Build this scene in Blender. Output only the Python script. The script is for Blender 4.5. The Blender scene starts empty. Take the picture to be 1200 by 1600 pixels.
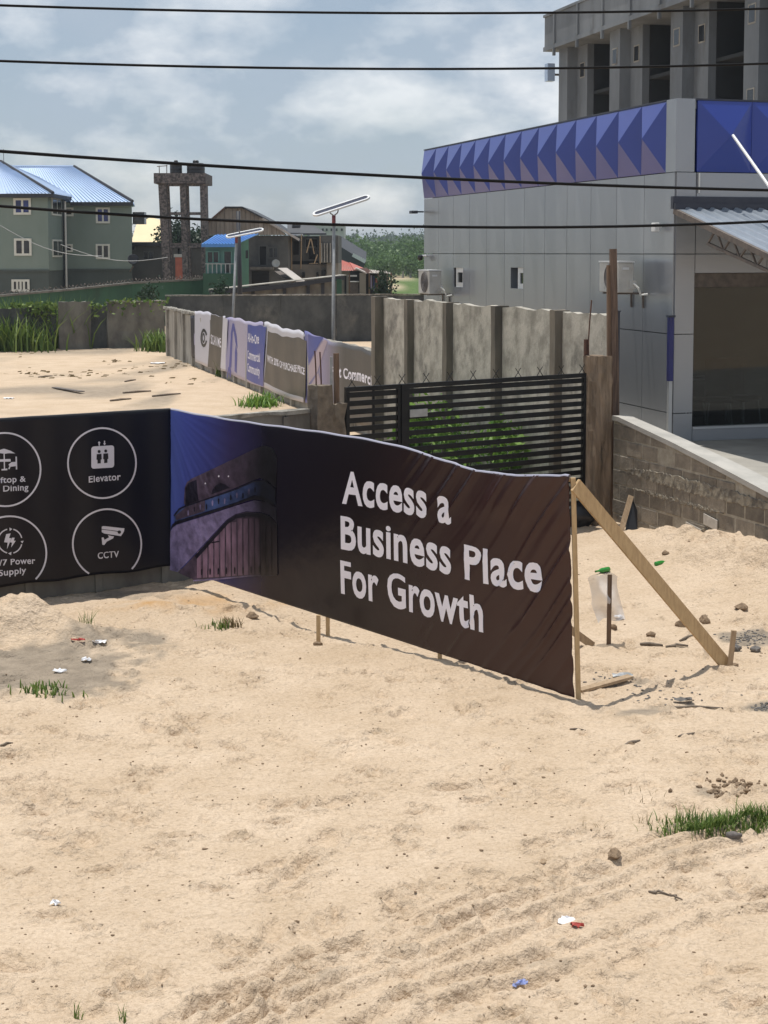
import bpy, bmesh, math, random
import numpy as np
from mathutils import Vector, Matrix

random.seed(7)
rng = np.random.default_rng(7)
SC = bpy.context.scene
COL = SC.collection
R = math.radians

# ------------------------------------------------------------------ camera, sky, sun, exposure
FPX = 2400.0                       # focal length in photo pixels (photo 1200 x 1600)
CAMZ = 4.7
TILT = math.atan(200.0 / FPX)
PPY = 595.0                        # principal point row (lens shift)
cam_d = bpy.data.cameras.new('camera')
cam = bpy.data.objects.new('camera', cam_d)
COL.objects.link(cam)
cam_d.sensor_fit = 'VERTICAL'
cam_d.sensor_height = 36.0
cam_d.sensor_width = 27.0
cam_d.lens = 36.0 * FPX / 1600.0
cam_d.shift_y = -205.0 / 1600.0
cam_d.clip_start = 0.1
cam_d.clip_end = 12000
cam.location = (0, 0, CAMZ)
cam.rotation_euler = (math.pi / 2 - TILT, 0, 0)
SC.camera = cam

SUN_TO = Vector((-0.27, 0.30, 2.4)).normalized()
world = bpy.data.worlds.new('World')
SC.world = world
world.use_nodes = True
wn = world.node_tree
wn.nodes.clear()
w_out = wn.nodes.new('ShaderNodeOutputWorld')
w_sky = wn.nodes.new('ShaderNodeTexSky')
w_sky.sky_type = 'NISHITA'
w_sky.sun_disc = False
w_sky.sun_elevation = math.asin(SUN_TO.z)
w_sky.sun_rotation = math.atan2(SUN_TO.x, SUN_TO.y)
w_sky.air_density = 1.0
w_sky.dust_density = 1.0
w_sky.ozone_density = 1.6
w_bg = wn.nodes.new('ShaderNodeBackground')
w_bg.inputs['Strength'].default_value = 0.095
wn.links.new(w_sky.outputs[0], w_bg.inputs['Color'])
w_tc = wn.nodes.new('ShaderNodeTexCoord')
w_map = wn.nodes.new('ShaderNodeMapping')
w_map.inputs['Scale'].default_value = (1.0, 1.0, 1.9)
w_map.inputs['Location'].default_value = (0.31, 0.12, 0.07)
wn.links.new(w_tc.outputs['Generated'], w_map.inputs['Vector'])
w_n1 = wn.nodes.new('ShaderNodeTexNoise')
w_n1.inputs['Scale'].default_value = 5.5
w_n1.inputs['Detail'].default_value = 9
w_n1.inputs['Roughness'].default_value = 0.56
w_n1.inputs['Distortion'].default_value = 0.0
wn.links.new(w_map.outputs[0], w_n1.inputs['Vector'])
w_r1 = wn.nodes.new('ShaderNodeValToRGB')
w_r1.color_ramp.elements[0].position = 0.33
w_r1.color_ramp.elements[0].color = (0.45, 0.45, 0.45, 1)
w_r1.color_ramp.elements[1].position = 0.62
w_r1.color_ramp.elements[1].color = (0.93, 0.93, 0.93, 1)
wn.links.new(w_n1.outputs[0], w_r1.inputs[0])
w_n2 = wn.nodes.new('ShaderNodeTexNoise')
w_n2.inputs['Scale'].default_value = 10.0
w_n2.inputs['Detail'].default_value = 8
w_n2.inputs['Roughness'].default_value = 0.55
wn.links.new(w_map.outputs[0], w_n2.inputs['Vector'])
w_r2 = wn.nodes.new('ShaderNodeValToRGB')
w_r2.color_ramp.elements[0].position = 0.44
w_r2.color_ramp.elements[0].color = (0.445, 0.53, 0.635, 1)
w_r2.color_ramp.elements[1].position = 0.66
w_r2.color_ramp.elements[1].color = (0.98, 1.0, 1.02, 1)
wn.links.new(w_n2.outputs[0], w_r2.inputs[0])
w_cl = wn.nodes.new('ShaderNodeBackground')
w_cl.inputs['Strength'].default_value = 1.0
wn.links.new(w_r2.outputs[0], w_cl.inputs['Color'])
w_mix = wn.nodes.new('ShaderNodeMixShader')
wn.links.new(w_r1.outputs[0], w_mix.inputs[0])
wn.links.new(w_bg.outputs[0], w_mix.inputs[1])
wn.links.new(w_cl.outputs[0], w_mix.inputs[2])
wn.links.new(w_mix.outputs[0], w_out.inputs['Surface'])

sun_d = bpy.data.lights.new('sun', 'SUN')
sun_d.energy = 4.2
sun_d.angle = R(0.5)
sun_d.color = (1.0, 0.955, 0.88)
sun = bpy.data.objects.new('sun', sun_d)
COL.objects.link(sun)
sun.rotation_euler = (-SUN_TO).to_track_quat('-Z', 'Y').to_euler()
sun.location = (0, 10, 60)

vs = SC.view_settings
vs.view_transform = 'Standard'
vs.look = 'None'
vs.exposure = 0.0
vs.gamma = 1.0
vs.use_curve_mapping = False
SC.render.engine = 'CYCLES'
SC.cycles.use_denoising = True
SC.cycles.max_bounces = 5
SC.cycles.diffuse_bounces = 3
SC.cycles.glossy_bounces = 3
SC.cycles.transparent_max_bounces = 12

# ------------------------------------------------------------------ projection helpers (photo pixel <-> place)
_fw = Vector((0, math.cos(TILT), -math.sin(TILT)))
_up = Vector((0, math.sin(TILT), math.cos(TILT)))
_CAM = Vector((0, 0, CAMZ))


def ray(px, py):
    return Vector(((px - 600) / FPX, 0, 0)) + _up * (-(py - PPY) / FPX) + _fw


def G(px, py, z=0.0):
    d = ray(px, py)
    t = (z - CAMZ) / d.z
    return _CAM + d * t


def W(px, py, Y):
    d = ray(px, py)
    return _CAM + d * (Y / d.y)


def proj(P):
    v = Vector(P) - _CAM
    zc = v.dot(_fw)
    return 600 + FPX * v.x / zc, PPY - FPX * v.dot(_up) / zc


def s_on(px, py, org, dr):
    """distance along a horizontal line (org + s*dr, plan) where column px (at row py) meets its vertical plane"""
    d = ray(px, py)
    # org.x + s dr.x = t d.x ; org.y + s dr.y = t d.y
    det = dr[0] * (-d.y) + dr[1] * d.x
    s = (-(org[0]) * (-d.y) - (org[1]) * d.x) / det
    t = (org[1] + s * dr[1]) / d.y
    return s, CAMZ + d.z * t


# ------------------------------------------------------------------ materials
MATS = {}


def nd(nt, typ, **kw):
    n = nt.nodes.new(typ)
    for k, v in kw.items():
        n.inputs[k].default_value = v
    return n


def rgba(c):
    return (c[0], c[1], c[2], 1.0)


def pmat(name, col, rough=0.8, col2=None, scale=3.0, detail=6, lo=0.35, hi=0.65, stretch=(1, 1, 1),
         bump=0.0, bscale=20.0, metal=0.0, spec=0.5, col3=None, scale3=0.6, lo3=0.5, hi3=0.7, objrand=0.0,
         coat=0.0, transl=None):
    """principled material: base colour, a second colour through world-space noise, a third (stain) colour, bump"""
    m = bpy.data.materials.new(name)
    m.use_nodes = True
    nt = m.node_tree
    b = nt.nodes['Principled BSDF']
    b.inputs['Roughness'].default_value = rough
    b.inputs['Metallic'].default_value = metal
    b.inputs['Specular IOR Level'].default_value = spec
    b.inputs['Coat Weight'].default_value = coat
    geo = nd(nt, 'ShaderNodeNewGeometry')
    mp = nd(nt, 'ShaderNodeMapping')
    mp.inputs['Scale'].default_value = stretch
    nt.links.new(geo.outputs['Position'], mp.inputs['Vector'])
    src = None
    if col2 is not None:
        n = nd(nt, 'ShaderNodeTexNoise', Scale=scale, Detail=detail, Roughness=0.6)
        nt.links.new(mp.outputs[0], n.inputs['Vector'])
        r = nd(nt, 'ShaderNodeValToRGB')
        r.color_ramp.elements[0].position = lo
        r.color_ramp.elements[1].position = hi
        r.color_ramp.elements[0].color = rgba(col)
        r.color_ramp.elements[1].color = rgba(col2)
        nt.links.new(n.outputs[0], r.inputs[0])
        src = r.outputs[0]
        if col3 is not None:
            n3 = nd(nt, 'ShaderNodeTexNoise', Scale=scale3, Detail=8, Roughness=0.65)
            nt.links.new(mp.outputs[0], n3.inputs['Vector'])
            r3 = nd(nt, 'ShaderNodeValToRGB')
            r3.color_ramp.elements[0].position = lo3
            r3.color_ramp.elements[1].position = hi3
            nt.links.new(n3.outputs[0], r3.inputs[0])
            mx = nd(nt, 'ShaderNodeMix')
            mx.data_type = 'RGBA'
            nt.links.new(r3.outputs[0], mx.inputs['Factor'])
            nt.links.new(src, mx.inputs['A'])
            mx.inputs['B'].default_value = rgba(col3)
            src = mx.outputs['Result']
    else:
        b.inputs['Base Color'].default_value = rgba(col)
    if objrand > 0:
        oi = nd(nt, 'ShaderNodeObjectInfo')
        mr = nd(nt, 'ShaderNodeMapRange')
        mr.inputs['To Min'].default_value = 1 - objrand
        mr.inputs['To Max'].default_value = 1 + objrand
        nt.links.new(oi.outputs['Random'], mr.inputs['Value'])
        hv = nd(nt, 'ShaderNodeHueSaturation')
        nt.links.new(mr.outputs[0], hv.inputs['Value'])
        if src is not None:
            nt.links.new(src, hv.inputs['Color'])
        else:
            hv.inputs['Color'].default_value = rgba(col)
        src = hv.outputs[0]
    if src is not None:
        nt.links.new(src, b.inputs['Base Color'])
    if bump > 0:
        n = nd(nt, 'ShaderNodeTexNoise', Scale=bscale, Detail=6, Roughness=0.6)
        nt.links.new(mp.outputs[0], n.inputs['Vector'])
        bp = nd(nt, 'ShaderNodeBump')
        bp.inputs['Strength'].default_value = bump
        bp.inputs['Distance'].default_value = 0.02
        nt.links.new(n.outputs[0], bp.inputs['Height'])
        nt.links.new(bp.outputs[0], b.inputs['Normal'])
    MATS[name] = m
    return m


def leafmat(name, c1, c2, rough=0.55):
    """foliage: colour varies from leaf to leaf through a random per-face attribute; thin leaves let light through"""
    m = bpy.data.materials.new(name)
    m.use_nodes = True
    nt = m.node_tree
    b = nt.nodes['Principled BSDF']
    b.inputs['Roughness'].default_value = rough
    b.inputs['Specular IOR Level'].default_value = 0.35
    at_ = nd(nt, 'ShaderNodeAttribute')
    at_.attribute_name = 'leaf'
    r = nd(nt, 'ShaderNodeValToRGB')
    r.color_ramp.elements[0].color = rgba(c1)
    r.color_ramp.elements[1].color = rgba(c2)
    nt.links.new(at_.outputs['Fac'], r.inputs[0])
    nt.links.new(r.outputs[0], b.inputs['Base Color'])
    tr = nd(nt, 'ShaderNodeBsdfTranslucent')
    nt.links.new(r.outputs[0], tr.inputs['Color'])
    mx = nd(nt, 'ShaderNodeMixShader')
    mx.inputs[0].default_value = 0.3
    nt.links.new(b.outputs[0], mx.inputs[1])
    nt.links.new(tr.outputs[0], mx.inputs[2])
    nt.links.new(mx.outputs[0], nt.nodes['Material Output'].inputs['Surface'])
    MATS[name] = m
    return m


# ------------------------------------------------------------------ mesh helpers
class MB:
    def __init__(s):
        s.v = []
        s.f = []

    def add(s, vs_, fs_):
        o = len(s.v)
        s.v += [tuple(p) for p in vs_]
        s.f += [tuple(i + o for i in f) for f in fs_]
        return s

    def box(s, x0, x1, y0, y1, z0, z1):
        return s.add([(x0, y0, z0), (x1, y0, z0), (x1, y1, z0), (x0, y1, z0), (x0, y0, z1), (x1, y0, z1), (x1, y1, z1), (x0, y1, z1)],
                     [(0, 3, 2, 1), (4, 5, 6, 7), (0, 1, 5, 4), (1, 2, 6, 5), (2, 3, 7, 6), (3, 0, 4, 7)])

    def hexa(s, b4, t4):
        return s.add(list(b4) + list(t4), [(0, 3, 2, 1), (4, 5, 6, 7), (0, 1, 5, 4), (1, 2, 6, 5), (2, 3, 7, 6), (3, 0, 4, 7)])

    def bar(s, p0, p1, w, h, up=(0, 0, 1)):
        p0, p1 = Vector(p0), Vector(p1)
        d = (p1 - p0).normalized()
        u = Vector(up)
        if abs(d.dot(u)) > 0.98:
            u = Vector((0, 1, 0))
        a = d.cross(u).normalized() * (w / 2)
        c = a.normalized().cross(d).normalized() * (h / 2)
        q = lambda P: [P - a - c, P + a - c, P + a + c, P - a + c]
        v = q(p0) + q(p1)
        return s.add(v, [(0, 1, 2, 3), (4, 7, 6, 5), (0, 4, 5, 1), (1, 5, 6, 2), (2, 6, 7, 3), (3, 7, 4, 0)])

    def tube(s, pts, r, n=8, cap=True):
        pts = [Vector(p) for p in pts]
        rs = r if isinstance(r, (list, tuple)) else [r] * len(pts)
        o = len(s.v)
        ref = None
        for i, p in enumerate(pts):
            d = (pts[min(i + 1, len(pts) - 1)] - pts[max(i - 1, 0)]).normalized()
            if ref is None:
                ref = Vector((0, 0, 1)) if abs(d.z) < 0.9 else Vector((1, 0, 0))
            a = d.cross(ref).normalized()
            c = a.cross(d).normalized()
            for k in range(n):
                t = 2 * math.pi * k / n
                s.v.append(tuple(p + (a * math.cos(t) + c * math.sin(t)) * rs[i]))
        for i in range(len(pts) - 1):
            for k in range(n):
                a0 = o + i * n + k
                a1 = o + i * n + (k + 1) % n
                s.f.append((a0, a1, a1 + n, a0 + n))
        if cap:
            s.f.append(tuple(o + k for k in range(n))[::-1])
            e = o + (len(pts) - 1) * n
            s.f.append(tuple(e + k for k in range(n)))
        return s

    def prism(s, poly, z0, z1):
        n = len(poly)
        v = [(p[0], p[1], z0) for p in poly] + [(p[0], p[1], z1) for p in poly]
        f = [tuple(range(n))[::-1], tuple(range(n, 2 * n))]
        for i in range(n):
            j = (i + 1) % n
            f.append((i, j, n + j, n + i))
        return s.add(v, f)

    def extr(s, poly3, vec):
        """polygon of 3-d points extruded by vec"""
        n = len(poly3)
        vec = Vector(vec)
        v = [tuple(p) for p in poly3] + [tuple(Vector(p) + vec) for p in poly3]
        f = [tuple(range(n))[::-1], tuple(range(n, 2 * n))]
        for i in range(n):
            j = (i + 1) % n
            f.append((i, j, n + j, n + i))
        return s.add(v, f)

    def lathe(s, prof, c=(0, 0, 0), n=16):
        o = len(s.v)
        for (r, z) in prof:
            for k in range(n):
                t = 2 * math.pi * k / n
                s.v.append((c[0] + r * math.cos(t), c[1] + r * math.sin(t), c[2] + z))
        for i in range(len(prof) - 1):
            for k in range(n):
                a0 = o + i * n + k
                a1 = o + i * n + (k + 1) % n
                s.f.append((a0, a1, a1 + n, a0 + n))
        s.f.append(tuple(o + k for k in range(n))[::-1])
        e = o + (len(prof) - 1) * n
        s.f.append(tuple(e + k for k in range(n)))
        return s


INV = {}


def mk(name, mb, mat, parent=None, smooth=False, bevel=0.0, fixn=True):
    me = bpy.data.meshes.new(name)
    me.from_pydata([tuple(p) for p in mb.v], [], mb.f)
    if fixn or bevel > 0:
        bm = bmesh.new()
        bm.from_mesh(me)
        if fixn:
            bmesh.ops.recalc_face_normals(bm, faces=bm.faces)
        if bevel > 0:
            bmesh.ops.bevel(bm, geom=list(bm.edges), offset=bevel, segments=1, affect='EDGES', clamp_overlap=True)
        bm.to_mesh(me)
        bm.free()
    me.update()
    if isinstance(mat, str):
        mat = MATS[mat]
    me.materials.append(mat)
    if smooth:
        me.polygons.foreach_set('use_smooth', [True] * len(me.polygons))
    o = bpy.data.objects.new(name, me)
    COL.objects.link(o)
    if parent is not None:
        o.parent = parent
        if parent.name in INV:
            o.matrix_parent_inverse = INV[parent.name]
    return o


def link_mesh(name, me, parent=None, loc=None):
    o = bpy.data.objects.new(name, me)
    COL.objects.link(o)
    if parent is not None:
        o.parent = parent
        if parent.name in INV:
            o.matrix_parent_inverse = INV[parent.name]
    if loc is not None:
        o.location = loc
    return o


def tag(o, label=None, cat=None, group=None, kind=None):
    if label:
        o['label'] = label
    if cat:
        o['category'] = cat
    if group:
        o['group'] = group
    if kind:
        o['kind'] = kind
    return o


def thing(name, label, cat, loc=(0, 0, 0), rz=0.0, group=None, local=False):
    """an Empty at the thing's base. local: children are modelled in its own frame, else in place coordinates"""
    o = bpy.data.objects.new(name, None)
    COL.objects.link(o)
    o.location = loc
    o.rotation_euler = (0, 0, rz)
    o.empty_display_size = 0.2
    if not local:
        M = Matrix.Translation(Vector(loc)) @ Matrix.Rotation(rz, 4, 'Z')
        INV[o.name] = M.inverted()
    return tag(o, label, cat, group)


# value noise on arrays
def _hash(ix, iy, seed):
    h = (ix.astype(np.int64) * 374761393 + iy.astype(np.int64) * 668265263 + seed * 974634777) & 0xffffffff
    h = ((h ^ (h >> 13)) * 1274126177) & 0xffffffff
    h = (h ^ (h >> 16)) & 0xffffffff
    return h / 4294967295.0


def vnoise(x, y, seed=0):
    ix, iy = np.floor(x), np.floor(y)
    fx, fy = x - ix, y - iy
    fx = fx * fx * (3 - 2 * fx)
    fy = fy * fy * (3 - 2 * fy)
    a = _hash(ix, iy, seed)
    b = _hash(ix + 1, iy, seed)
    c = _hash(ix, iy + 1, seed)
    d = _hash(ix + 1, iy + 1, seed)
    return a + (b - a) * fx + (c - a) * fy + (a - b - c + d) * fx * fy


def fbm(x, y, seed=0, octv=4, gain=0.5):
    t = 0
    amp = 1.0
    tot = 0
    for o in range(octv):
        t = t + amp * vnoise(x * 2 ** o, y * 2 ** o, seed + o * 17)
        tot += amp
        amp *= gain
    return t / tot


def sstep(a, b, x):
    t = np.clip((x - a) / (b - a), 0, 1)
    return t * t * (3 - 2 * t)


def rough_box(sx, sy, sz, nx, ny, nz, jit, seed=0, org=(0, 0, 0)):
    """a box of org + [0..s] whose faces are gridded and unevenly displaced (old concrete, stumps)"""
    bm = bmesh.new()
    bmesh.ops.create_cube(bm, size=1.0)
    for ax, n in ((0, nx), (1, ny), (2, nz)):
        for k in range(1, n):
            co = [0, 0, 0]
            co[ax] = -0.5 + k / n
            no = [0, 0, 0]
            no[ax] = 1
            bmesh.ops.bisect_plane(bm, geom=list(bm.verts) + list(bm.edges) + list(bm.faces), plane_co=co, plane_no=no)
    r = random.Random(seed)
    for v in bm.verts:
        v.co = Vector(((v.co.x + .5) * sx + org[0], (v.co.y + .5) * sy + org[1], (v.co.z + .5) * sz + org[2]))
        v.co += Vector((r.uniform(-jit, jit), r.uniform(-jit, jit), r.uniform(-jit, jit)))
    mb = MB()
    bm.verts.index_update()
    mb.v = [tuple(v.co) for v in bm.verts]
    mb.f = [tuple(v.index for v in f.verts) for f in bm.faces]
    bm.free()
    return mb


_rock = {}


def rock_mb(c, r, seed, flat=0.7, sub=2):
    key = (seed, sub)
    if key in _rock:
        v0, f0 = _rock[key]
        mb = MB()
        mb.v = [(c[0] + x * r, c[1] + y * r, c[2] + z * r * flat) for x, y, z in v0]
        mb.f = list(f0)
        return mb
    bm = bmesh.new()
    bmesh.ops.create_icosphere(bm, subdivisions=sub, radius=1.0)
    rr = random.Random(seed)
    ph = [rr.uniform(0, 6) for _ in range(6)]
    mb = MB()
    sx, sy = rr.uniform(.8, 1.2), rr.uniform(.7, 1.1)
    for v in bm.verts:
        p = v.co
        k = 1 + .18 * math.sin(3 * p.x + ph[0]) + .15 * math.sin(4 * p.y + ph[1]) + .14 * math.sin(5 * p.z + ph[2]) + rr.uniform(-.07, .07)
        mb.v.append((c[0] + p.x * r * k * sx, c[1] + p.y * r * k * sy, c[2] + p.z * r * k * flat))
    bm.verts.index_update()
    mb.f = [tuple(v.index for v in f.verts) for f in bm.faces]
    bm.free()
    _rock[key] = ([((x - c[0]) / r, (y - c[1]) / r, (z - c[2]) / (r * flat)) for x, y, z in mb.v], mb.f)
    return mb
#@@PART2

# ------------------------------------------------------------------ materials of the place
pmat('concrete_old', (.25, .235, .205), .9, (.40, .38, .335), 2.2, 8, .35, .65, (1, 1, .45), .5, 14, col3=(.12, .112, .10), scale3=1.4, lo3=.54, hi3=.68)
pmat('concrete_panel', (.47, .445, .39), .9, (.26, .245, .21), 3.0, 10, .40, .64, (1, 1, .8), .5, 18, col3=(.15, .143, .128), scale3=1.6, lo3=.55, hi3=.70)
pmat('concrete_pilaster', (.20, .175, .14), .9, (.10, .09, .075), 1.6, 7, .38, .62, (1, 1, .3), .4, 16)
pmat('concrete_dark', (.10, .105, .105), .92, (.05, .054, .056), 1.2, 8, .35, .62, (1, 1, .7), .4, 9, col3=(.17, .165, .15), scale3=.7, lo3=.56, hi3=.72)
pmat('concrete_mid', (.20, .19, .165), .92, (.11, .10, .09), 1.5, 8, .38, .64, (1, 1, .6), .4, 9)
pmat('coping', (.36, .34, .30), .95, (.16, .15, .13), 5, 8, .36, .6, bump=.8, bscale=12)
pmat('block', (.26, .225, .178), .95, (.16, .138, .112), 4, 8, .38, .64, bump=.7, bscale=25, objrand=.22)
pmat('mortar', (.42, .38, .31), .95, (.30, .265, .21), 8, 6, bump=.8, bscale=30)
pmat('plaster_rough', (.31, .275, .215), .95, (.13, .115, .095), 7, 9, .40, .60, bump=1.0, bscale=22)
pmat('cap_concrete', (.44, .42, .385), .85, (.33, .32, .295), 2, 7, bump=.3, bscale=25)
pmat('slab', (.36, .34, .30), .8, (.26, .245, .22), 1.5, 7, bump=.2, bscale=20)
pmat('sticker', (.62, .58, .52), .8, (.5, .46, .4), 12, 4)
pmat('pillar_wood_concrete', (.27, .20, .14), .9, (.12, .088, .06), 3, 9, .35, .62, (3, 3, .35), .8, 20, col3=(.045, .035, .027), scale3=2.0, lo3=.60, hi3=.68)
pmat('stump_concrete', (.20, .165, .125), .92, (.10, .08, .06), 5, 8, bump=.8, bscale=16)
pmat('old_wood', (.20, .13, .085), .85, (.11, .07, .046), 5, 7, .35, .65, (4, 4, .25), .5, 20)
pmat('rust', (.12, .055, .035), .85, (.06, .035, .028), 14, 6, bump=.4, bscale=40)
pmat('post_wood', (.17, .115, .085), .88, (.075, .05, .038), 6, 8, .38, .62, (5, 5, .3), .7, 22)
pmat('new_wood', (.52, .37, .20), .75, (.40, .27, .14), 6, 7, .35, .65, (5, 5, 1.2), .25, 30)
pmat('dull_wood', (.42, .31, .20), .8, (.30, .21, .13), 7, 7, .35, .65, (4, 4, 1), .3, 30)
pmat('grey_stick', (.13, .10, .075), .9, (.22, .18, .14), 18, 5, bump=.5, bscale=40)
pmat('gate_black', (.006, .006, .008), .5, (.011, .011, .011), 6, 5, metal=0.0, spec=.25)
pmat('wire', (.007, .0075, .009), .7, spec=.15)
pmat('steel_pole', (.36, .37, .38), .5, (.28, .29, .29), 9, 5, metal=.3)
pmat('white_plastic', (.66, .67, .68), .4, (.58, .60, .61), 8, 4)
pmat('solar_cell', (.02, .025, .05), .25, (.035, .04, .07), 20, 3)
pmat('red_paint', (.22, .05, .06), .55, (.14, .035, .045), 12, 4)
pmat('acp_silver', (.32, .335, .36), .26, (.295, .312, .34), .35, 3, .4, .6, metal=.45, spec=.5, objrand=.02)
pmat('acp_blue', (.017, .041, .27), .3, (.015, .036, .245), .6, 3, metal=.0, spec=.45, coat=.28)
MATS['acp_blue'].node_tree.nodes['Principled BSDF'].inputs['Coat IOR'].default_value = 1.6
MATS['acp_blue'].node_tree.nodes['Principled BSDF'].inputs['Coat Roughness'].default_value = .1
pmat('acp_backing', (.06, .062, .065), .8)
pmat('trim_silver', (.45, .46, .47), .4, metal=.3)
pmat('glass_dark', (.006, .007, .008), .06, spec=.6)
pmat('white_frame', (.74, .74, .72), .45, (.66, .66, .64), 6, 3)
pmat('interior', (.04, .04, .04), .8, (.03, .03, .03), 1, 3)
pmat('interior_floor', (.10, .10, .095), .45, (.08, .08, .075), 2, 3)
pmat('shop_partition', (.13, .15, .15), .7, (.09, .105, .105), 1.2, 4, stretch=(1, 1, 2))
pmat('chair_black', (.012, .012, .013), .5)
pmat('canopy_metal', (.38, .42, .47), .32, (.30, .34, .39), 1.6, 5, metal=.4)
pmat('flashing', (.018, .024, .045), .45, (.03, .036, .055), 3, 4)
pmat('steel_brown', (.16, .13, .11), .7, (.10, .085, .075), 8, 4)
pmat('blue_post', (.012, .014, .12), .4, (.016, .02, .15), 5, 3)
pmat('ac_case', (.52, .51, .48), .5, (.42, .41, .385), 3, 5, col3=(.25, .24, .22), scale3=3, lo3=.58, hi3=.75)
pmat('ac_grille', (.17, .155, .15), .6, (.13, .12, .12), 5, 3)
pmat('pipe_white', (.66, .66, .63), .5)
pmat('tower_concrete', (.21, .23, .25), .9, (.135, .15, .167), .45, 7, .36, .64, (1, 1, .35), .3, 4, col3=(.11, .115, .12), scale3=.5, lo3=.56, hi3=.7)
pmat('tower_shade', (.028, .031, .035), .9, (.02, .023, .026), .6, 5)  # darkened copy of the tower concrete: recess shade put into the colour
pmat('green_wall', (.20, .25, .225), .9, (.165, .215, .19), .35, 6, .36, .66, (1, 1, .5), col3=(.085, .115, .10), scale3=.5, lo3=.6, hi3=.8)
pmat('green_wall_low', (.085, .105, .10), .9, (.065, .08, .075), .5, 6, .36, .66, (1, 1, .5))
pmat('green_fence', (.045, .115, .068), .9, (.03, .08, .05), .4, 7, .36, .64, (1, 1, .4), col3=(.03, .05, .035), scale3=.6, lo3=.58, hi3=.76)
pmat('green_house', (.065, .19, .125), .85, (.05, .15, .10), .5, 6)
pmat('aqua_wall', (.13, .27, .24), .85, (.10, .21, .19), .6, 6)
pmat('roof_blue', (.45, .56, .74), .4, (.41, .52, .69), .35, 5, .38, .62, (1, .3, 1), metal=.25)
pmat('roof_bright_blue', (.09, .27, .62), .42, (.075, .22, .54), .5, 5, metal=.15)
pmat('roof_edge', (.02, .022, .03), .6)
pmat('roof_red', (.44, .115, .085), .6, (.34, .10, .075), .6, 7, .36, .64, (1, 1, 1), col3=(.26, .13, .10), scale3=.5, lo3=.56, hi3=.7)
pmat('roof_slate', (.055, .057, .063), .6, (.042, .045, .052), .6, 6)
pmat('roof_rust', (.20, .11, .085), .8, (.13, .075, .06), 1.2, 7)
pmat('roof_pale', (.50, .46, .42), .6, (.40, .36, .33), 1.2, 6)
pmat('cream_wall', (.80, .66, .42), .85, (.72, .59, .37), .4, 5)
pmat('house_grey', (.11, .112, .108), .92, (.078, .08, .078), .6, 8, .36, .64, (1, 1, .7))
pmat('brick_grey', (.125, .125, .118), .92, (.08, .08, .077), 1.1, 8, .36, .64, bump=.3, bscale=5, col3=(.055, .053, .048), scale3=.7, lo3=.56, hi3=.72)
pmat('brick_pale', (.26, .235, .20), .92, (.19, .17, .145), .8, 7)
pmat('plank', (.36, .31, .265), .9, (.26, .22, .185), 1.2, 7, .36, .64, (3, 3, .3), objrand=.16)
pmat('white_wall', (.46, .47, .45), .85, (.38, .39, .375), .3, 5)
pmat('stone_clad', (.15, .13, .125), .9, (.05, .046, .046), 7, 4, .42, .58, col3=(.24, .20, .17), scale3=5, lo3=.58, hi3=.66)
pmat('black_plastic', (.012, .012, .014), .45)
pmat('red_door', (.40, .13, .09), .8, (.3, .09, .065), 2, 4)
pmat('window_frame', (.62, .63, .58), .7, (.54, .55, .5), 4, 3)
pmat('window_blue', (.03, .05, .22), .25, (.012, .018, .06), 1.4, 3)
pmat('window_dark', (.012, .014, .017), .2, (.03, .034, .04), 2, 3)
pmat('dark_hole', (.01, .01, .01), .9)
pmat('vinyl_white', (.72, .70, .76), .45, (.64, .62, .68), 2, 3)
pmat('vinyl_back', (.34, .34, .42), .4)
pmat('print_white', (.84, .82, .90), .42, (.79, .77, .86), 3, 3)
pmat('print_grey_white', (.64, .62, .68), .42, (.58, .57, .63), 3, 3)
pmat('print_black', (.010, .009, .012), .38)
pmat('print_brown', (.062, .053, .044), .45, (.10, .082, .064), 1.2, 4)
pmat('print_blue', (.025, .055, .32), .42, (.04, .055, .28), .7, 3)
pmat('print_lavender', (.30, .27, .42), .45, (.36, .31, .44), .7, 3)
pmat('print_violet', (.045, .055, .30), .45, (.07, .07, .30), .9, 3)
pmat('print_pink', (.42, .33, .38), .45, (.36, .29, .36), .8, 3)
pmat('print_dusk', (.052, .036, .055), .42, (.075, .05, .07), 1.2, 4)
pmat('print_dusk_dark', (.012, .009, .018), .42)
pmat('print_lilac', (.105, .085, .18), .42, (.13, .10, .19), 1.6, 4)
pmat('print_glass', (.035, .075, .17), .4, (.055, .06, .13), 3, 4)
pmat('print_mullion', (.16, .10, .15), .42, (.20, .12, .16), 3, 3)
pmat('print_night', (.02, .02, .07), .42)
pmat('bottle_glass', (.02, .22, .03), .12, spec=.6)
pmat('bag', (.75, .74, .74), .4)
pmat('litter_white', (.78, .78, .80), .5)
pmat('litter_red', (.40, .06, .045), .6)
pmat('litter_blue', (.25, .30, .55), .5)
pmat('rock_grey', (.16, .14, .13), .9, (.10, .09, .085), 20, 6, bump=.5, bscale=60)
pmat('clod', (.27, .19, .12), .95, (.18, .125, .08), 18, 6, bump=.8, bscale=50)
pmat('ash', (.10, .095, .092), .95, (.20, .18, .16), 20, 7, bump=.8, bscale=45)
pmat('bark', (.10, .075, .055), .9, (.06, .045, .035), 4, 6)
sg_ = bpy.data.materials.new('shop_glass')
sg_.use_nodes = True
_t = sg_.node_tree
_tr = nd(_t, 'ShaderNodeBsdfTransparent')
_tr.inputs['Color'].default_value = (.5, .54, .54, 1)
_gl = nd(_t, 'ShaderNodeBsdfGlossy')
_gl.inputs['Roughness'].default_value = .02
_fr_ = nd(_t, 'ShaderNodeFresnel')
_fr_.inputs['IOR'].default_value = 1.5
_mx = nd(_t, 'ShaderNodeMixShader')
_t.links.new(_fr_.outputs[0], _mx.inputs[0])
_t.links.new(_tr.outputs[0], _mx.inputs[1])
_t.links.new(_gl.outputs[0], _mx.inputs[2])
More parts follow.
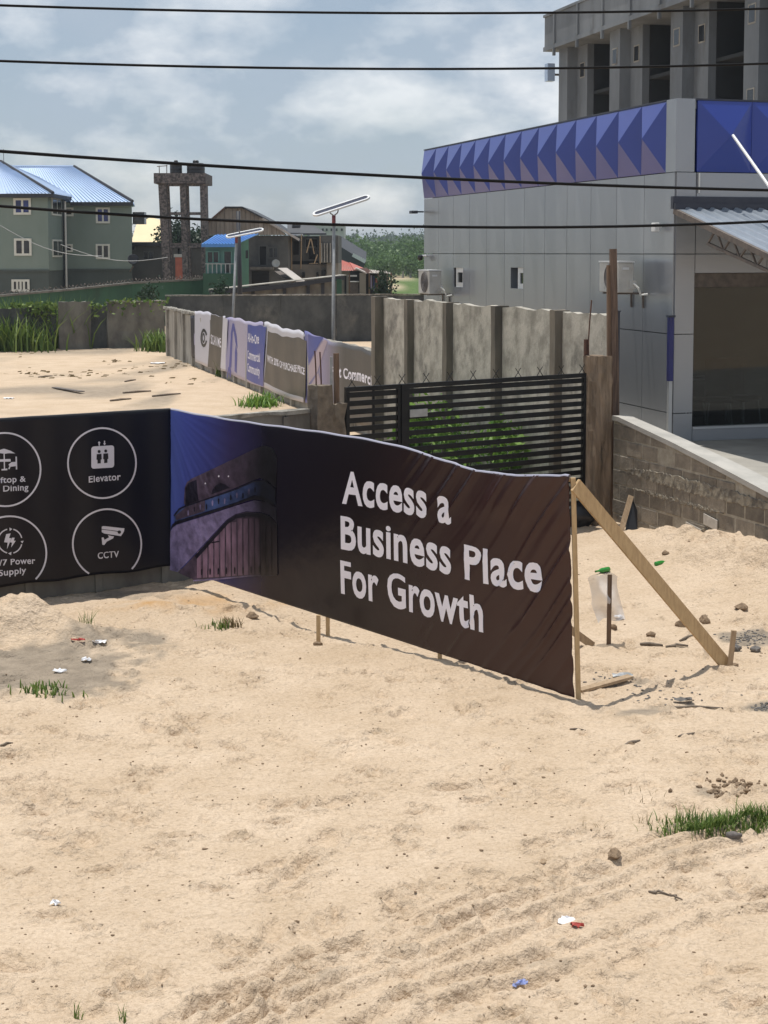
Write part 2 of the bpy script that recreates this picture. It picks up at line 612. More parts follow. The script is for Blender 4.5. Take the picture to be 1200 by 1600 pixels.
_t.links.new(_mx.outputs[0], _t.nodes['Material Output'].inputs['Surface'])
MATS['shop_glass'] = sg_
leafmat('leaf_weed', (.05, .11, .018), (.20, .27, .065))
leafmat('leaf_bright', (.07, .16, .025), (.19, .32, .05))
leafmat('leaf_dark', (.012, .03, .014), (.03, .062, .025))
leafmat('leaf_forest', (.05, .105, .028), (.13, .22, .06))
leafmat('leaf_forest_far', (.04, .075, .042), (.075, .12, .062))
leafmat('leaf_dry', (.16, .12, .06), (.26, .20, .10))

# ------------------------------------------------------------------ key lines of the plan
# right retaining wall of blocks, gate line, bank building, panel wall
BW0 = Vector((4.02, 26.35))
BWD = Vector((.358, -.934)).normalized()
CORNER = W(266, 640, 21.6)
CORNER2 = Vector((CORNER.x, 21.6))
GL = Vector((.82, .57)).normalized()          # direction of the front wall and the gate
TRACK_PX = [(330, 1625), (480, 1545), (700, 1468), (860, 1402), (1000, 1352), (1120, 1318), (1290, 1270)]
TRACK = [G(*p) for p in TRACK_PX]
TRACK_B = [G(*p) for p in [(560, 1640), (700, 1560), (860, 1510), (1010, 1455), (1250, 1395)]]
_fr = random.Random(41)
PITS = []
for _ in range(420):
    y = 8.2 + 12.5 * _fr.random() ** 1.15
    x = _fr.uniform(-.30, .30) * y
    L = _fr.uniform(.09, .2)
    PITS.append((x, y, L, L * _fr.uniform(.35, .7), _fr.uniform(0, 3.14), _fr.uniform(.018, .055)))
for _ in range(150):
    y = 8.2 + 12 * _fr.random() ** 1.1
    x = _fr.uniform(-.28, .28) * y
    L = _fr.uniform(.045, .10)
    PITS.append((x, y, L * 1.5, L * _fr.uniform(.4, .7), _fr.uniform(-.5, .5), _fr.uniform(.035, .07)))
_m1, _m2, _m3 = G(48, 992), G(-35, 995), G(102, 1000)
_org = G(255, 955)


def hgt(x, y, pits=True):
    x = np.asarray(x, float)
    y = np.asarray(y, float)
    near = 1 - sstep(30, 60, y)
    z = (fbm(x * .5, y * .5, 3, 3) - .5) * .10 * near
    z = z + (fbm(x * 2.2 + .3 * y, y * 3.0, 11, 4) - .5) * .055 * near
    z = z + (1 - np.abs(2 * vnoise(x * 4.6 + 2 * vnoise(x, y, 5), y * 7.5, 23) - 1)) ** 2 * .016 * near
    z = z + (fbm(x * 11, y * 15, 31, 3) - .5) * .022 * near
    for (cx, cy, a, b, th, dep) in (PITS if pits else ()):
        m = (np.abs(x - cx) < .5) & (np.abs(y - cy) < .5)
        if not np.any(m):
            continue
        dx, dy = x[m] - cx, y[m] - cy
        q = ((dx * math.cos(th) + dy * math.sin(th)) / a) ** 2 + ((-dx * math.sin(th) + dy * math.cos(th)) / b) ** 2
        z[m] += -dep * np.exp(-q * q) + dep * .6 * np.exp(-(q - 1.9) ** 2 * 2.0)
    # wheel tracks
    for T, offs in ((TRACK, (-.28, -.1, .1, .3)), (TRACK_B, (-.12, .12))):
        dd = np.full(x.shape, 1e9)
        sg = np.zeros(x.shape)
        for i in range(len(T) - 1):
            ax, ay, bx, by = T[i].x, T[i].y, T[i + 1].x, T[i + 1].y
            L2 = (bx - ax) ** 2 + (by - ay) ** 2
            t = np.clip(((x - ax) * (bx - ax) + (y - ay) * (by - ay)) / L2, 0, 1)
            ex, ey = x - ax - t * (bx - ax), y - ay - t * (by - ay)
            d = np.hypot(ex, ey)
            s = (bx - ax) * ey - (by - ay) * ex
            up = d < dd
            dd = np.where(up, d, dd)
            sg = np.where(up, np.sign(s) * d, sg)
        w = 1 - sstep(.45, .8, dd)
        brk = .4 + .9 * vnoise(x * 1.3, y * 1.3, 77)
        wob = (vnoise(x * 1.7, y * 1.7, 78) - .5) * .12
        for o in offs:
            z = z + w * brk * (-.055 * np.exp(-((sg - o + wob) / .05) ** 2) + .038 * np.exp(-((sg - o - .085 + wob) / .04) ** 2))
    # mounds
    lump = .75 + .5 * fbm(x * 3, y * 3, 51, 4)
    for (c, sx, sy, h) in ((_m1, .40, .36, .33), (_m2, .60, .45, .38), (_m3, .45, .34, .17), (G(-150, 985), .8, .5, .34)):
        z = z + h * lump * np.exp(-((x - c.x) / sx) ** 2 - ((y - c.y) / sy) ** 2)
    z = z + .11 * lump * np.exp(-((x - _org.x) / .55) ** 2 - ((y - _org.y) / .35) ** 2)
    # dip under the middle of the banner
    z = z - .13 * np.exp(-((x + .6) / 1.3) ** 2 - ((y - 19.4) / 1.2) ** 2)
    # sand heaped against the block wall
    s = (x - BW0.x) * BWD.x + (y - BW0.y) * BWD.y
    q = -((x - BW0.x) * (-BWD.y) + (y - BW0.y) * BWD.x)      # >0 to the left / in front of the wall
    hp = sstep(.2, 4.0, s) * .38 + .05
    prof = np.where(q > 0, np.clip(1 - q / 2.3, 0, 1) ** 1.3, 1.0)
    lum = .55 + .9 * fbm(x * 2.6, y * 2.6, 61, 4)
    z = z + np.where((s > -.6) & (s < 9), hp * prof * lum * sstep(-.6, .3, s), 0)
    z = z + np.where((s > 1.0) & (s < 9), .20 * np.exp(-((q - .55) / .35) ** 2) * sstep(1.4, 2.6, s) * (fbm(x * 4, y * 4, 71, 3) ** 1.0) * 1.5, 0)
    return z


def hz(x, y):
    return float(hgt(np.array([x]), np.array([y]), False)[0])


def GH(px, py, it=4):
    """ground point (with relief) under a photo pixel"""
    z = 0.0
    for _ in range(it):
        P = G(px, py, z)
        z = hz(P.x, P.y)
    P = G(px, py, z)
    return Vector((P.x, P.y, hz(P.x, P.y)))


# ------------------------------------------------------------------ ground: one sheet to the horizon, fine near the camera
def lines_x():
    a = list(np.arange(-6.6, 7.6, .030))
    g = .06
    p = a[-1]
    while p < 3500:
        p += g
        g *= 1.24
        a.append(p)
    g = .06
    p = a[0]
    while p > -3500:
        p -= g
        g *= 1.24
        a.insert(0, p)
    return np.array(a)


def lines_y():
    a = [8.0]
    while a[-1] < 27:
        a.append(a[-1] + .018 + (a[-1] - 8) * .0022)
    g = .08
    while a[-1] < 4500:
        a.append(a[-1] + g)
        g *= 1.06 if a[-1] < 90 else 1.25
    g = .06
    while a[0] > -200:
        a.insert(0, a[0] - g)
        g *= 1.25
    return np.array(a)


def soil_masks(x, y):
    n = fbm(x * 1.6, y * 1.6, 91, 5)
    n2 = fbm(x * 5, y * 5, 95, 4)

    def blob(px, py, sx, sy, k=1.0):
        c = G(px, py)
        return k * np.exp(-((x - c.x) / sx) ** 2 - ((y - c.y) / sy) ** 2)
    grey = blob(70, 1055, 1.25, .95) + blob(-120, 1050, 1.2, 1.1) + blob(190, 1000, .7, .6, .8) + blob(205, 930, .9, .45, .7)
    grey = grey + blob(1175, 996, .45, .35, 1.2) + blob(1215, 1106, .35, .22, 1.2) + blob(800, 1508, .25, .12, .2) + blob(620, 1545, .3, .12, .2)
    grey = grey + blob(1000, 1110, .9, .35, .55) + blob(960, 1062, .7, .4, .5) + blob(700, 1290, .8, .25, .35) + blob(1110, 1240, .4, .2, .5)
    dd = np.full(x.shape, 1e9)
    for T in (TRACK, TRACK_B):
        for i in range(len(T) - 1):
            ax, ay, bx, by = T[i].x, T[i].y, T[i + 1].x, T[i + 1].y
            t = np.clip(((x - ax) * (bx - ax) + (y - ay) * (by - ay)) / ((bx - ax) ** 2 + (by - ay) ** 2), 0, 1)
            dd = np.minimum(dd, np.hypot(x - ax - t * (bx - ax), y - ay - t * (by - ay)))
    grey = grey + .25 * (1 - sstep(.05, .4, dd))
    grey = np.clip(sstep(.30, .62, grey * (.35 + 1.25 * n) + .55 * (n2 - .5) * sstep(.05, .3, grey)), 0, 1) * .85
    # litter and dry weeds lying on the back lot
    back = sstep(43, 50, y) * (1 - sstep(78, 84, y))
    lit = back * sstep(.55, .66, fbm(x * .55, y * .25, 101, 5))
    grey = np.maximum(grey, lit * .75)
    orange = np.clip(blob(255, 952, .65, .35, 1.2) + blob(395, 935, .8, .3, .8), 0, 1) * sstep(.35, .6, n)
    green = sstep(100, 135, y) * sstep(.30, .45, fbm(x * .06, y * .03, 111, 3))
    ig = np.exp(-((x - 1.6) / 3.6) ** 2 - ((y - 31.5) / 4.2) ** 2) * sstep(23.5, 26.5, y + .3 * x)
    green = np.maximum(green, sstep(.25, .6, ig * (.5 + n)))
    return grey, orange, green


gx, gy = lines_x(), lines_y()
GX, GY = np.meshgrid(gx, gy)
GZ = hgt(GX.ravel(), GY.ravel()).reshape(GX.shape)
nx_, ny_ = len(gx), len(gy)
gv = np.stack([GX.ravel(), GY.ravel(), GZ.ravel()], 1).astype(np.float32)
ii = (np.arange(ny_ - 1)[:, None] * nx_ + np.arange(nx_ - 1)[None, :]).ravel()
gf = np.stack([ii, ii + 1, ii + 1 + nx_, ii + nx_], 1).astype(np.int32)
gme = bpy.data.meshes.new('ground')
gme.vertices.add(len(gv))
gme.vertices.foreach_set('co', gv.ravel())
gme.loops.add(gf.size)
gme.loops.foreach_set('vertex_index', gf.ravel())
gme.polygons.add(len(gf))
gme.polygons.foreach_set('loop_start', np.arange(0, gf.size, 4, dtype=np.int32))
gme.polygons.foreach_set('use_smooth', np.ones(len(gf), bool))
gme.update()
mg, mo, mgr = soil_masks(GX.ravel(), GY.ravel())
ca = gme.color_attributes.new('soil', 'FLOAT_COLOR', 'POINT')
cc = np.stack([mg, mo, mgr, np.ones_like(mg)], 1).astype(np.float32)
ca.data.foreach_set('color', cc.ravel())
gm = bpy.data.materials.new('sand')
gm.use_nodes = True
nt = gm.node_tree
gb = nt.nodes['Principled BSDF']
gb.inputs['Roughness'].default_value = .95
gb.inputs['Specular IOR Level'].default_value = .15
geo = nd(nt, 'ShaderNodeNewGeometry')


def gnoise(scale, det, lo, hi, c0, c1, stretch=None, rough=.6):
    n = nd(nt, 'ShaderNodeTexNoise', Scale=scale, Detail=det, Roughness=rough)
    if stretch:
        mp = nd(nt, 'ShaderNodeMapping')
        mp.inputs['Scale'].default_value = stretch
        nt.links.new(geo.outputs['Position'], mp.inputs['Vector'])
        nt.links.new(mp.outputs[0], n.inputs['Vector'])
    else:
        nt.links.new(geo.outputs['Position'], n.inputs['Vector'])
    r = nd(nt, 'ShaderNodeValToRGB')
    r.color_ramp.elements[0].position = lo
    r.color_ramp.elements[1].position = hi
    r.color_ramp.elements[0].color = rgba(c0)
    r.color_ramp.elements[1].color = rgba(c1)
    nt.links.new(n.outputs[0], r.inputs[0])
    return r.outputs[0]


def gmix(f, a, b, mode='MIX'):
    mx = nd(nt, 'ShaderNodeMix')
    mx.data_type = 'RGBA'
    mx.blend_type = mode
    for s_, k in ((f, 'Factor'), (a, 'A'), (b, 'B')):
        if isinstance(s_, (int, float)):
            mx.inputs[k].default_value = s_
        elif isinstance(s_, tuple):
            mx.inputs[k].default_value = rgba(s_)
        else:
            nt.links.new(s_, mx.inputs[k])
    return mx.outputs['Result']


base = gnoise(1.1, 7, .34, .68, (.545, .422, .300), (.635, .506, .378))
fine = gnoise(26, 5, .36, .56, (.84, .82, .79), (1, 1, 1), (1, 1.4, 1))
base = gmix(1.0, base, fine, 'MULTIPLY')
patch = gnoise(3.2, 8, .56, .72, (0, 0, 0), (.38, .38, .38), (1, 1.9, 1), .7)
base = gmix(patch, base, (.40, .29, .19))
dots = gnoise(9.5, 3, .70, .755, (0, 0, 0), (.8, .8, .8), (1, 1.5, 1))
base = gmix(dots, base, (.115, .085, .06))
at_ = nd(nt, 'ShaderNodeAttribute')
at_.attribute_name = 'soil'
sp = nd(nt, 'ShaderNodeSeparateColor')
nt.links.new(at_.outputs['Color'], sp.inputs[0])
greyc = gnoise(4, 7, .36, .66, (.20, .17, .135), (.31, .26, .205))
base = gmix(sp.outputs[0], base, greyc)
base = gmix(sp.outputs[1], base, (.50, .285, .11))
grassc = gnoise(1.2, 7, .35, .65, (.055, .10, .025), (.115, .17, .05))
base = gmix(sp.outputs[2], base, grassc)
nt.links.new(base, gb.inputs['Base Color'])
bn = nd(nt, 'ShaderNodeTexNoise', Scale=38, Detail=7, Roughness=.65)
nt.links.new(geo.outputs['Position'], bn.inputs['Vector'])
bn2 = nd(nt, 'ShaderNodeTexNoise', Scale=9, Detail=5, Roughness=.6)
nt.links.new(geo.outputs['Position'], bn2.inputs['Vector'])
bp1 = nd(nt, 'ShaderNodeBump')
bp1.inputs['Strength'].default_value = .8
bp1.inputs['Distance'].default_value = .018
nt.links.new(bn.outputs[0], bp1.inputs['Height'])
bp2 = nd(nt, 'ShaderNodeBump')
bp2.inputs['Strength'].default_value = .8
bp2.inputs['Distance'].default_value = .09
nt.links.new(bn2.outputs[0], bp2.inputs['Height'])
nt.links.new(bp1.outputs[0], bp2.inputs['Normal'])
nt.links.new(bp2.outputs[0], gb.inputs['Normal'])
gme.materials.append(gm)
ground = bpy.data.objects.new('ground', gme)
COL.objects.link(ground)
tag(ground, 'pale trampled sand with grey dirt patches and wheel tracks', None, None, 'structure')
#@@PART3

# ================================================================== NEIGHBOURING COMMERCIAL BUILDING (silver panels, blue pyramids)
B0 = G(1050, 690, 1.2)
BA = math.atan2(.287, .958)
bx_, by_ = Vector((math.cos(BA), math.sin(BA))), Vector((-math.sin(BA), math.cos(BA)))
B02 = Vector((B0.x, B0.y))
BL, BWID, BZ1, BZ0 = 14.75, 13.0, 6.29, 4.98     # length of side, width of front, top, band bottom (local z)
bank = thing('commercial_building', 'low silver panelled building with a band of blue pyramids along its top', 'building',
             (B0.x, B0.y, 1.2), BA, local=True)


def bs(px, py):
    """(s along side wall, local z) of a photo pixel on the side wall"""
    s, z = s_on(px, py, B02, by_)
    return s, z - 1.2


# core shell
c = MB()
c.box(.22, .36, .36, BL, 0, BZ1 - .1)
c.box(.22, BWID, BL - .14, BL - .001, 0, BZ1 - .1)
c.box(BWID - .14, BWID, .3, BL - .2, 0, BZ1 - .1)
c.box(.37, BWID - .15, .36, BL - .15, BZ1 - .25, BZ1 - .12)
mk('inner_wall', c, 'acp_backing', bank)
# side wall: rows of cladding panels with open dark joints
rows = [(0.0, .52), (.535, 1.99), (2.005, 3.47), (3.485, BZ0 - .01)]
ncol = 12
cw = (BL - .02) / ncol
wins = []
for (a, b_) in (((706, 418), (725, 449)), ((800, 418), (827, 452))):
    s1, zt = bs(a[0], a[1])
    s0, zb = bs(b_[0], b_[1])
    wins.append((s0, s1, zb, zt))
for ri, (z0, z1) in enumerate(rows):
    for k in range(ncol):
        y0, y1 = k * cw + .006, (k + 1) * cw - .006
        m = MB()
        hit = [w for w in wins if w[0] > y0 - .5 and w[1] < y1 + .5 and z0 < w[2] and z1 > w[3] and (w[0] + w[1]) / 2 > y0 and (w[0] + w[1]) / 2 < y1]
        if hit:
            w = hit[0]
            wy0, wy1 = max(w[0], y0 + .03), min(w[1], y1 - .03)
            m.box(-.03, 0, y0, y1, z0, w[2])
            m.box(-.03, 0, y0, y1, w[3], z1)
            m.box(-.03, 0, y0, wy0, w[2], w[3])
            m.box(-.03, 0, wy1, y1, w[2], w[3])
        else:
            m.box(-.03, 0, y0, y1, z0, z1)
        mk('wall_panel', m, 'acp_silver', bank, fixn=False)
for (s0, s1, zb, zt) in wins:
    m = MB()
    for (a0, a1, b0, b1) in ((s0 - .02, s1 + .02, zb - .02, zb), (s0 - .02, s1 + .02, zt, zt + .02), (s0 - .02, s0, zb, zt), (s1, s1 + .02, zb, zt)):
        m.box(.002, .2, a0, a1, b0, b1)
    win = mk('window', m, 'acp_silver', bank)
    mid = s0 + (s1 - s0) * .66
    f = MB()
    t = .12
    f.box(.004, .05, s0 + .002, mid, zb, zb + t).box(.004, .05, s0 + .002, mid, zt - t, zt)
    f.box(.004, .05, s0 + .002, s0 + t, zb + t, zt - t).box(.004, .05, mid - t, mid, zb + t, zt - t)
    mk('sash', f, 'white_frame', win)
    mk('pane', MB().box(.03, .04, s0 + t, mid - t, zb + t, zt - t), 'glass_dark', win)
    mk('pane', MB().box(.16, .17, mid, s1 - .002, zb, zt), 'glass_dark', win)
# pyramid band on the side
npyr = 14
col_w = .36
pw = (BL - col_w - .02) / npyr
P = .245


def pyramid(cx, cz, hw, hh, p, axis):
    """hollow-backed pyramid cladding piece; axis 'x': points to -x (side), 'y': points to -y (front)"""
    m = MB()
    pts = [(-hw, -hh), (hw, -hh), (hw, hh), (-hw, hh)]
    if axis == 'x':
        v = [(0, cx + a, cz + b) for a, b in pts] + [(-p, cx, cz)] + [(.06, cx + a, cz + b) for a, b in pts]
    else:
        v = [(cx + a, 0, cz + b) for a, b in pts] + [(cx, -p, cz)] + [(cx + a, .06, cz + b) for a, b in pts]
    m.add(v, [(0, 1, 4), (1, 2, 4), (2, 3, 4), (3, 0, 4), (0, 5, 6, 1), (1, 6, 7, 2), (2, 7, 8, 3), (3, 8, 5, 0), (8, 7, 6, 5)])
    return m


zc = (BZ0 + BZ1) / 2
hh = (BZ1 - BZ0) / 2 - .006
pm = None
for k in range(npyr):
    cy = col_w + pw * (k + .5)
    if pm is None:
        o = mk('pyramid_panel', pyramid(0, zc, pw / 2 - .004, hh, P, 'x'), 'acp_blue', bank)
        pm = o.data
        o.location = (-.03, cy, 0)
    else:
        o = link_mesh('pyramid_panel', pm, bank, (-.03, cy, 0))
mk('corner_column', MB().box(-.035, col_w - .01, -.035, col_w - .005, BZ0 + .002, BZ1 + .02), 'acp_silver', bank)
mk('parapet_cap', MB().box(-.04, .40, col_w, BL, BZ1 + .001, BZ1 + .03), 'flashing', bank)
# front: column, lintel panels, window wall, plinth, pyramids
fz = [(0, .52), (.535, 1.99), (2.005, 3.47), (3.485, BZ0 - .01)]
for (z0, z1) in fz:
    mk('wall_panel', MB().box(0, .39, -.03, 0, z0, z1), 'acp_silver', bank, fixn=False)
xs = [.40, 1.9, 3.4, 4.9, 6.4, 7.9, 9.4, 10.9, 12.4, BWID]
for k in range(len(xs) - 1):
    mk('wall_panel', MB().box(xs[k] + .006, xs[k + 1] - .006, -.03, 0, 3.485, BZ0 - .01), 'acp_silver', bank, fixn=False)
    mk('wall_panel', MB().box(xs[k] + .006, xs[k + 1] - .006, -.025, 0, 3.13, 3.47), 'acp_silver', bank, fixn=False)
mk('lintel_strip', MB().box(.40, 9.4, .02, .10, 2.86, 3.12), 'steel_brown', bank)
mk('plinth', MB().box(.40, 9.4, -.03, .15, 0, .22), 'acp_silver', bank)
sill = mk('window_sill', MB().box(.40, 9.4, -.05, .12, .223, .265), 'trim_silver', bank)
for k in range(4):
    x0 = .40 + k * 2.25
    g = mk('glass_pane', MB().box(x0 + .03, x0 + 2.22, .05, .06, .27, 2.855), 'shop_glass', bank)
for k in range(5):
    mk('mullion', MB().box(.395 + k * 2.25 - .0, .425 + k * 2.25, .03, .08, .268, 2.855), 'flashing', bank)
for k in range(2):
    mk('wall_panel', MB().box(9.42 + k * 1.8, 9.42 + (k + 1) * 1.8 - .012, -.03, 0, 0, 3.1), 'acp_silver', bank, fixn=False)
mk('inner_floor', MB().box(.38, BWID - .2, .16, BL - .2, .02, .2), 'interior_floor', bank)
mk('inner_ceiling', MB().box(.38, BWID - .2, .16, BL - .2, 3.14, 3.24), 'interior', bank)
pf = None
fw_ = 1.12
for k in range(11):
    cx = .40 + fw_ * (k + .5)
    if cx + fw_ / 2 > BWID:
        break
    if pf is None:
        o = mk('pyramid_panel', pyramid(0, zc, fw_ / 2 - .004, hh, P, 'y'), 'acp_blue', bank)
        pf = o.data
        o.location = (cx, -.03, 0)
    else:
        o = link_mesh('pyramid_panel', pf, bank, (cx, -.03, 0))
mk('parapet_cap', MB().box(.37, BWID, -.04, .35, BZ1 + .001, BZ1 + .03), 'flashing', bank)
# canopy of ribbed sheet over the entrance
slope = (5.53 - 4.72) / 3.25
cz0 = 4.34


def canz(y):
    return cz0 + slope * y


m = MB()
x = -.04
prof = []
while x < 9.0:
    prof += [(x, 0), (x + .12, 0), (x + .15, .04), (x + .20, .04), (x + .23, 0)]
    x += .25
n = len(prof)
yA, yB = -.1, -4.3
vv = [(p[0], yA, canz(yA) + p[1]) for p in prof] + [(p[0], yB, canz(yB) + p[1]) for p in prof]
m.add(vv, [(i, i + 1, n + i + 1, n + i) for i in range(n - 1)])
can = mk('canopy', m, 'canopy_metal', bank)
mk('flashing_strip', MB().box(-.12, 9, -.13, -.034, cz0 - .04, cz0 + .19), 'flashing', can)
mk('flashing_strip', MB().box(-.11, 9, -.20, -.131, cz0 - .05, cz0 + .06), 'flashing', can)
mk('edge_beam', MB().bar((-.07, -.1, canz(-.1) - .055), (-.07, -4.3, canz(-4.3) - .055), .06, .10), 'steel_brown', can)
for xx in (.02, 4.3):
    tb = MB()
    tb.bar((xx, -1.2, canz(-1.2) - .38), (xx, -4.2, canz(-4.2) - .30), .05, .05)
    yy = -1.2
    fl = 0
    while yy > -4.1:
        a = (xx, yy, canz(yy) - .38 + (abs(yy) - 1.2) * .027)
        b2 = (xx, yy - .28, canz(yy - .28) - .06)
        c2 = (xx, yy - .56, canz(yy - .56) - .38 + (abs(yy - .56) - 1.2) * .027)
        tb.bar(a, b2, .03, .03)
        tb.bar(b2, c2, .03, .03)
        yy -= .56
    mk('truss', tb, 'steel_brown', can)
for xx in (.05, 4.5, 8.9):
    mk('canopy_post', MB().tube([(xx + .1, -4.15, 0), (xx + .1, -4.15, canz(-4.15) - .06)], .045, 10), 'steel_pole', can) if xx > 1 else None
mk('tie_rod', MB().tube([(.40 + fw_ * .5, -.34, zc + .0), (.55, -3.9, canz(-3.9) + .06)], .028, 8), 'white_plastic', bank)
mk('conduit', MB().tube([(.44, -.06, BZ0 - .02), (.44, -.06, cz0 + .26)], .016, 6), 'pipe_white', bank)
# blue post with thin rail in front of the corner
mk('downpipe', MB().box(-.20, -.11, -.22, -.13, 1.15, 2.32), 'blue_post', bank)
mk('downpipe', MB().box(-.19, -.12, -.21, -.14, 0, 1.148), 'trim_silver', bank)
mk('downpipe_cap', MB().box(-.22, -.09, -.24, -.11, 2.322, 2.36), 'flashing', bank)

mk('partition', MB().box(.38, 9.0, 3.4, 3.5, .2, 3.13), 'shop_partition', bank)
mk('shop_column', MB().box(.62, 1.0, 1.9, 2.3, .2, 3.13), 'chair_black', bank)
dk = thing('reception_desk', 'dark reception desk with a white edge inside the shop window', 'desk', bank.location + Vector((bx_.x * 1.6 + by_.x * 2.4, bx_.y * 1.6 + by_.y * 2.4, .2)), BA, None, local=True)
mk('top', MB().box(-.7, .7, -.3, .3, .74, .78), 'white_plastic', dk)
mk('front', MB().box(-.68, .68, -.28, -.24, 0, .738), 'chair_black', dk)
for sx in (-1, 1):
    mk('side', MB().box(sx * .68 - .02, sx * .68 + .02, -.238, .28, 0, .738), 'chair_black', dk)
# chairs behind the glass
for i, (cx, cy, rz) in enumerate(((.85, 1.0, .4), (1.45, .9, -.4), (2.1, 1.1, .3))):
    p = bank.location + Vector((bx_.x * cx + by_.x * cy, bx_.y * cx + by_.y * cy, .2))
    ch = thing('office_chair', ('dark office chair behind the shop window near its left edge', 'second dark office chair from the left behind the shop window', 'third dark office chair from the left behind the shop window')[i],
               'chair', p, BA + rz, 'chairs inside the shop', local=True)
    mk('seat', rough_box(.5, .5, .09, 3, 3, 1, .008, i, (-.25, -.25, .42)), 'chair_black', ch, True)
    mk('backrest', rough_box(.48, .08, .75, 3, 1, 3, .01, i + 5, (-.24, .2, .5)), 'chair_black', ch, True)
    for sx in (-1, 1):
        for sy in (-1, 1):
            mk('leg', MB().tube([(.2 * sx, .2 * sy, .43), (.24 * sx, .24 * sy, 0)], .018, 6), 'trim_silver', ch)


# air conditioners, camera, floodlight on the side wall
def ac_unit(pxc, pyc, label, sc=1.0):
    s, z = bs(pxc, pyc)
    p = bank.location + Vector((by_.x * s - bx_.x * .04, by_.y * s - bx_.y * .04, z))
    a = thing('air_conditioner', label, 'air conditioner', p, BA, 'air conditioners on the panelled wall', local=True)
    hl, hz_, dp = .43 * sc, .30 * sc, .32 * sc
    g0 = -.30
    mk('casing', MB().box(g0 - dp, g0, -hl, hl, -hz_, hz_ - .03), 'ac_case', a, bevel=.015)
    mk('top_cover', MB().box(g0 - dp - .012, g0 + .012, -hl - .012, hl + .012, hz_ - .028, hz_), 'white_plastic', a)
    fan = MB()
    for r_ in (.06, .12, .18, .24):
        fan.tube([(g0 - dp - .025, math.cos(t) * r_ * sc - .09, math.sin(t) * r_ * sc - .01) for t in [2 * math.pi * k / 24 for k in range(25)]], .007, 5, False)
    for k in range(12):
        t = math.pi * 2 * k / 12
        fan.bar((g0 - dp - .02, -.09, -.01), (g0 - dp - .02, -.09 + math.cos(t) * .25 * sc, -.01 + math.sin(t) * .25 * sc), .006, .006, (1, 0, 0))
    disc = MB()
    nn = 28
    disc.add([(g0 - dp - .004, -.09 + math.cos(2 * math.pi * k / nn) * .26 * sc, -.01 + math.sin(2 * math.pi * k / nn) * .26 * sc) for k in range(nn)] +
             [(g0 - dp - .014, -.09 + math.cos(2 * math.pi * k / nn) * .26 * sc, -.01 + math.sin(2 * math.pi * k / nn) * .26 * sc) for k in range(nn)],
             [tuple(range(nn, 2 * nn))] + [(k, (k + 1) % nn, nn + (k + 1) % nn, nn + k) for k in range(nn)])
    d_ = mk('fan_plate', disc, 'ac_grille', a)
    mk('fan_grille', fan, 'ac_grille', d_)
    mk('handle', MB().box(g0 - dp * .75, g0 - dp * .35, -hl - .02, -hl + .002, hz_ * .45, hz_ * .6), 'white_plastic', a)
    mk('valve_box', MB().box(g0 - .1, g0 + .03, -hl - .045, -hl + .001, -hz_ * .75, -hz_ * .25), 'ac_case', a)
    br = MB()
    for yy in (-hl * .6, hl * .6):
        br.box(g0 - dp, -.002, yy - .02, yy + .02, -hz_ - .035, -hz_ - .002)
        br.box(-.03, -.002, yy - .02, yy + .02, -hz_ - .3, -hz_ - .036)
    mk('bracket', br, 'steel_brown', a)
    mk('pipe', MB().tube([(g0 - .03, -hl - .05, -hz_ * .4), (g0 + .05, -hl - .10, -hz_ * .7), (g0 + .12, -hl - .06, -hz_ * 1.15), (-.02, -hl - .02, -hz_ * 1.1)], .022, 7), 'pipe_white', a)


ac_unit(1000, 432, 'weathered air conditioner on the panelled wall behind the tall rusty post')
ac_unit(700, 440, 'weathered air conditioner at the far end of the panelled wall above the concrete wall', 1.05)
s, z = bs(668, 401)
p = bank.location + Vector((by_.x * s - bx_.x * .04, by_.y * s - bx_.y * .04, z))
a = thing('security_camera', 'small white security camera high on the far end of the panelled wall', 'camera', p, BA, local=True)
mk('bracket', MB().tube([(0, 0, .02), (-.14, 0, .02)], .03, 8), 'white_plastic', a)
mk('dome', MB().lathe([(.02, -.11), (.06, -.08), (.075, -.03), (.075, .03), (.03, .045)], (-.17, 0, 0), 12), 'black_plastic', a, True)
s, z = bs(664, 331)
p = bank.location + Vector((by_.x * s - bx_.x * .04, by_.y * s - bx_.y * .04, z))
a = thing('floodlight', 'small dark floodlight sticking out from the far corner of the panelled wall', 'floodlight', p, BA, local=True)
mk('arm', MB().bar((0, 0, 0), (-.25, 0, 0), .04, .04), 'flashing', a)
mk('lamp_head', MB().box(-.38, -.2, -.12, .12, -.05, .03), 'flashing', a, bevel=.01)
s, z = bs(1037, 354)
p = bank.location + Vector((by_.x * s - bx_.x * .04, by_.y * s - bx_.y * .04, z))
a = thing('floodlight', 'small white floodlight on the panelled wall near the canopy corner', 'floodlight', p, BA, local=True)
mk('arm', MB().bar((0, 0, 0), (-.12, 0, 0), .03, .03), 'white_plastic', a)
mk('lamp_head', MB().box(-.18, -.08, -.08, .08, -.09, .07), 'white_plastic', a, bevel=.01)

# forecourt slab in front of the building
W1 = BW0 + BWD * 11
slab = mk('forecourt', MB().prism([(BW0.x + .12, BW0.y + .05), (W1.x + .12, W1.y + .05), (32, W1.y), (32, 52), (2.2, 52), (.55, 36.6)], .3, 1.195), 'slab')
tag(slab, 'grey concrete forecourt raised behind the block wall', None, None, 'structure')

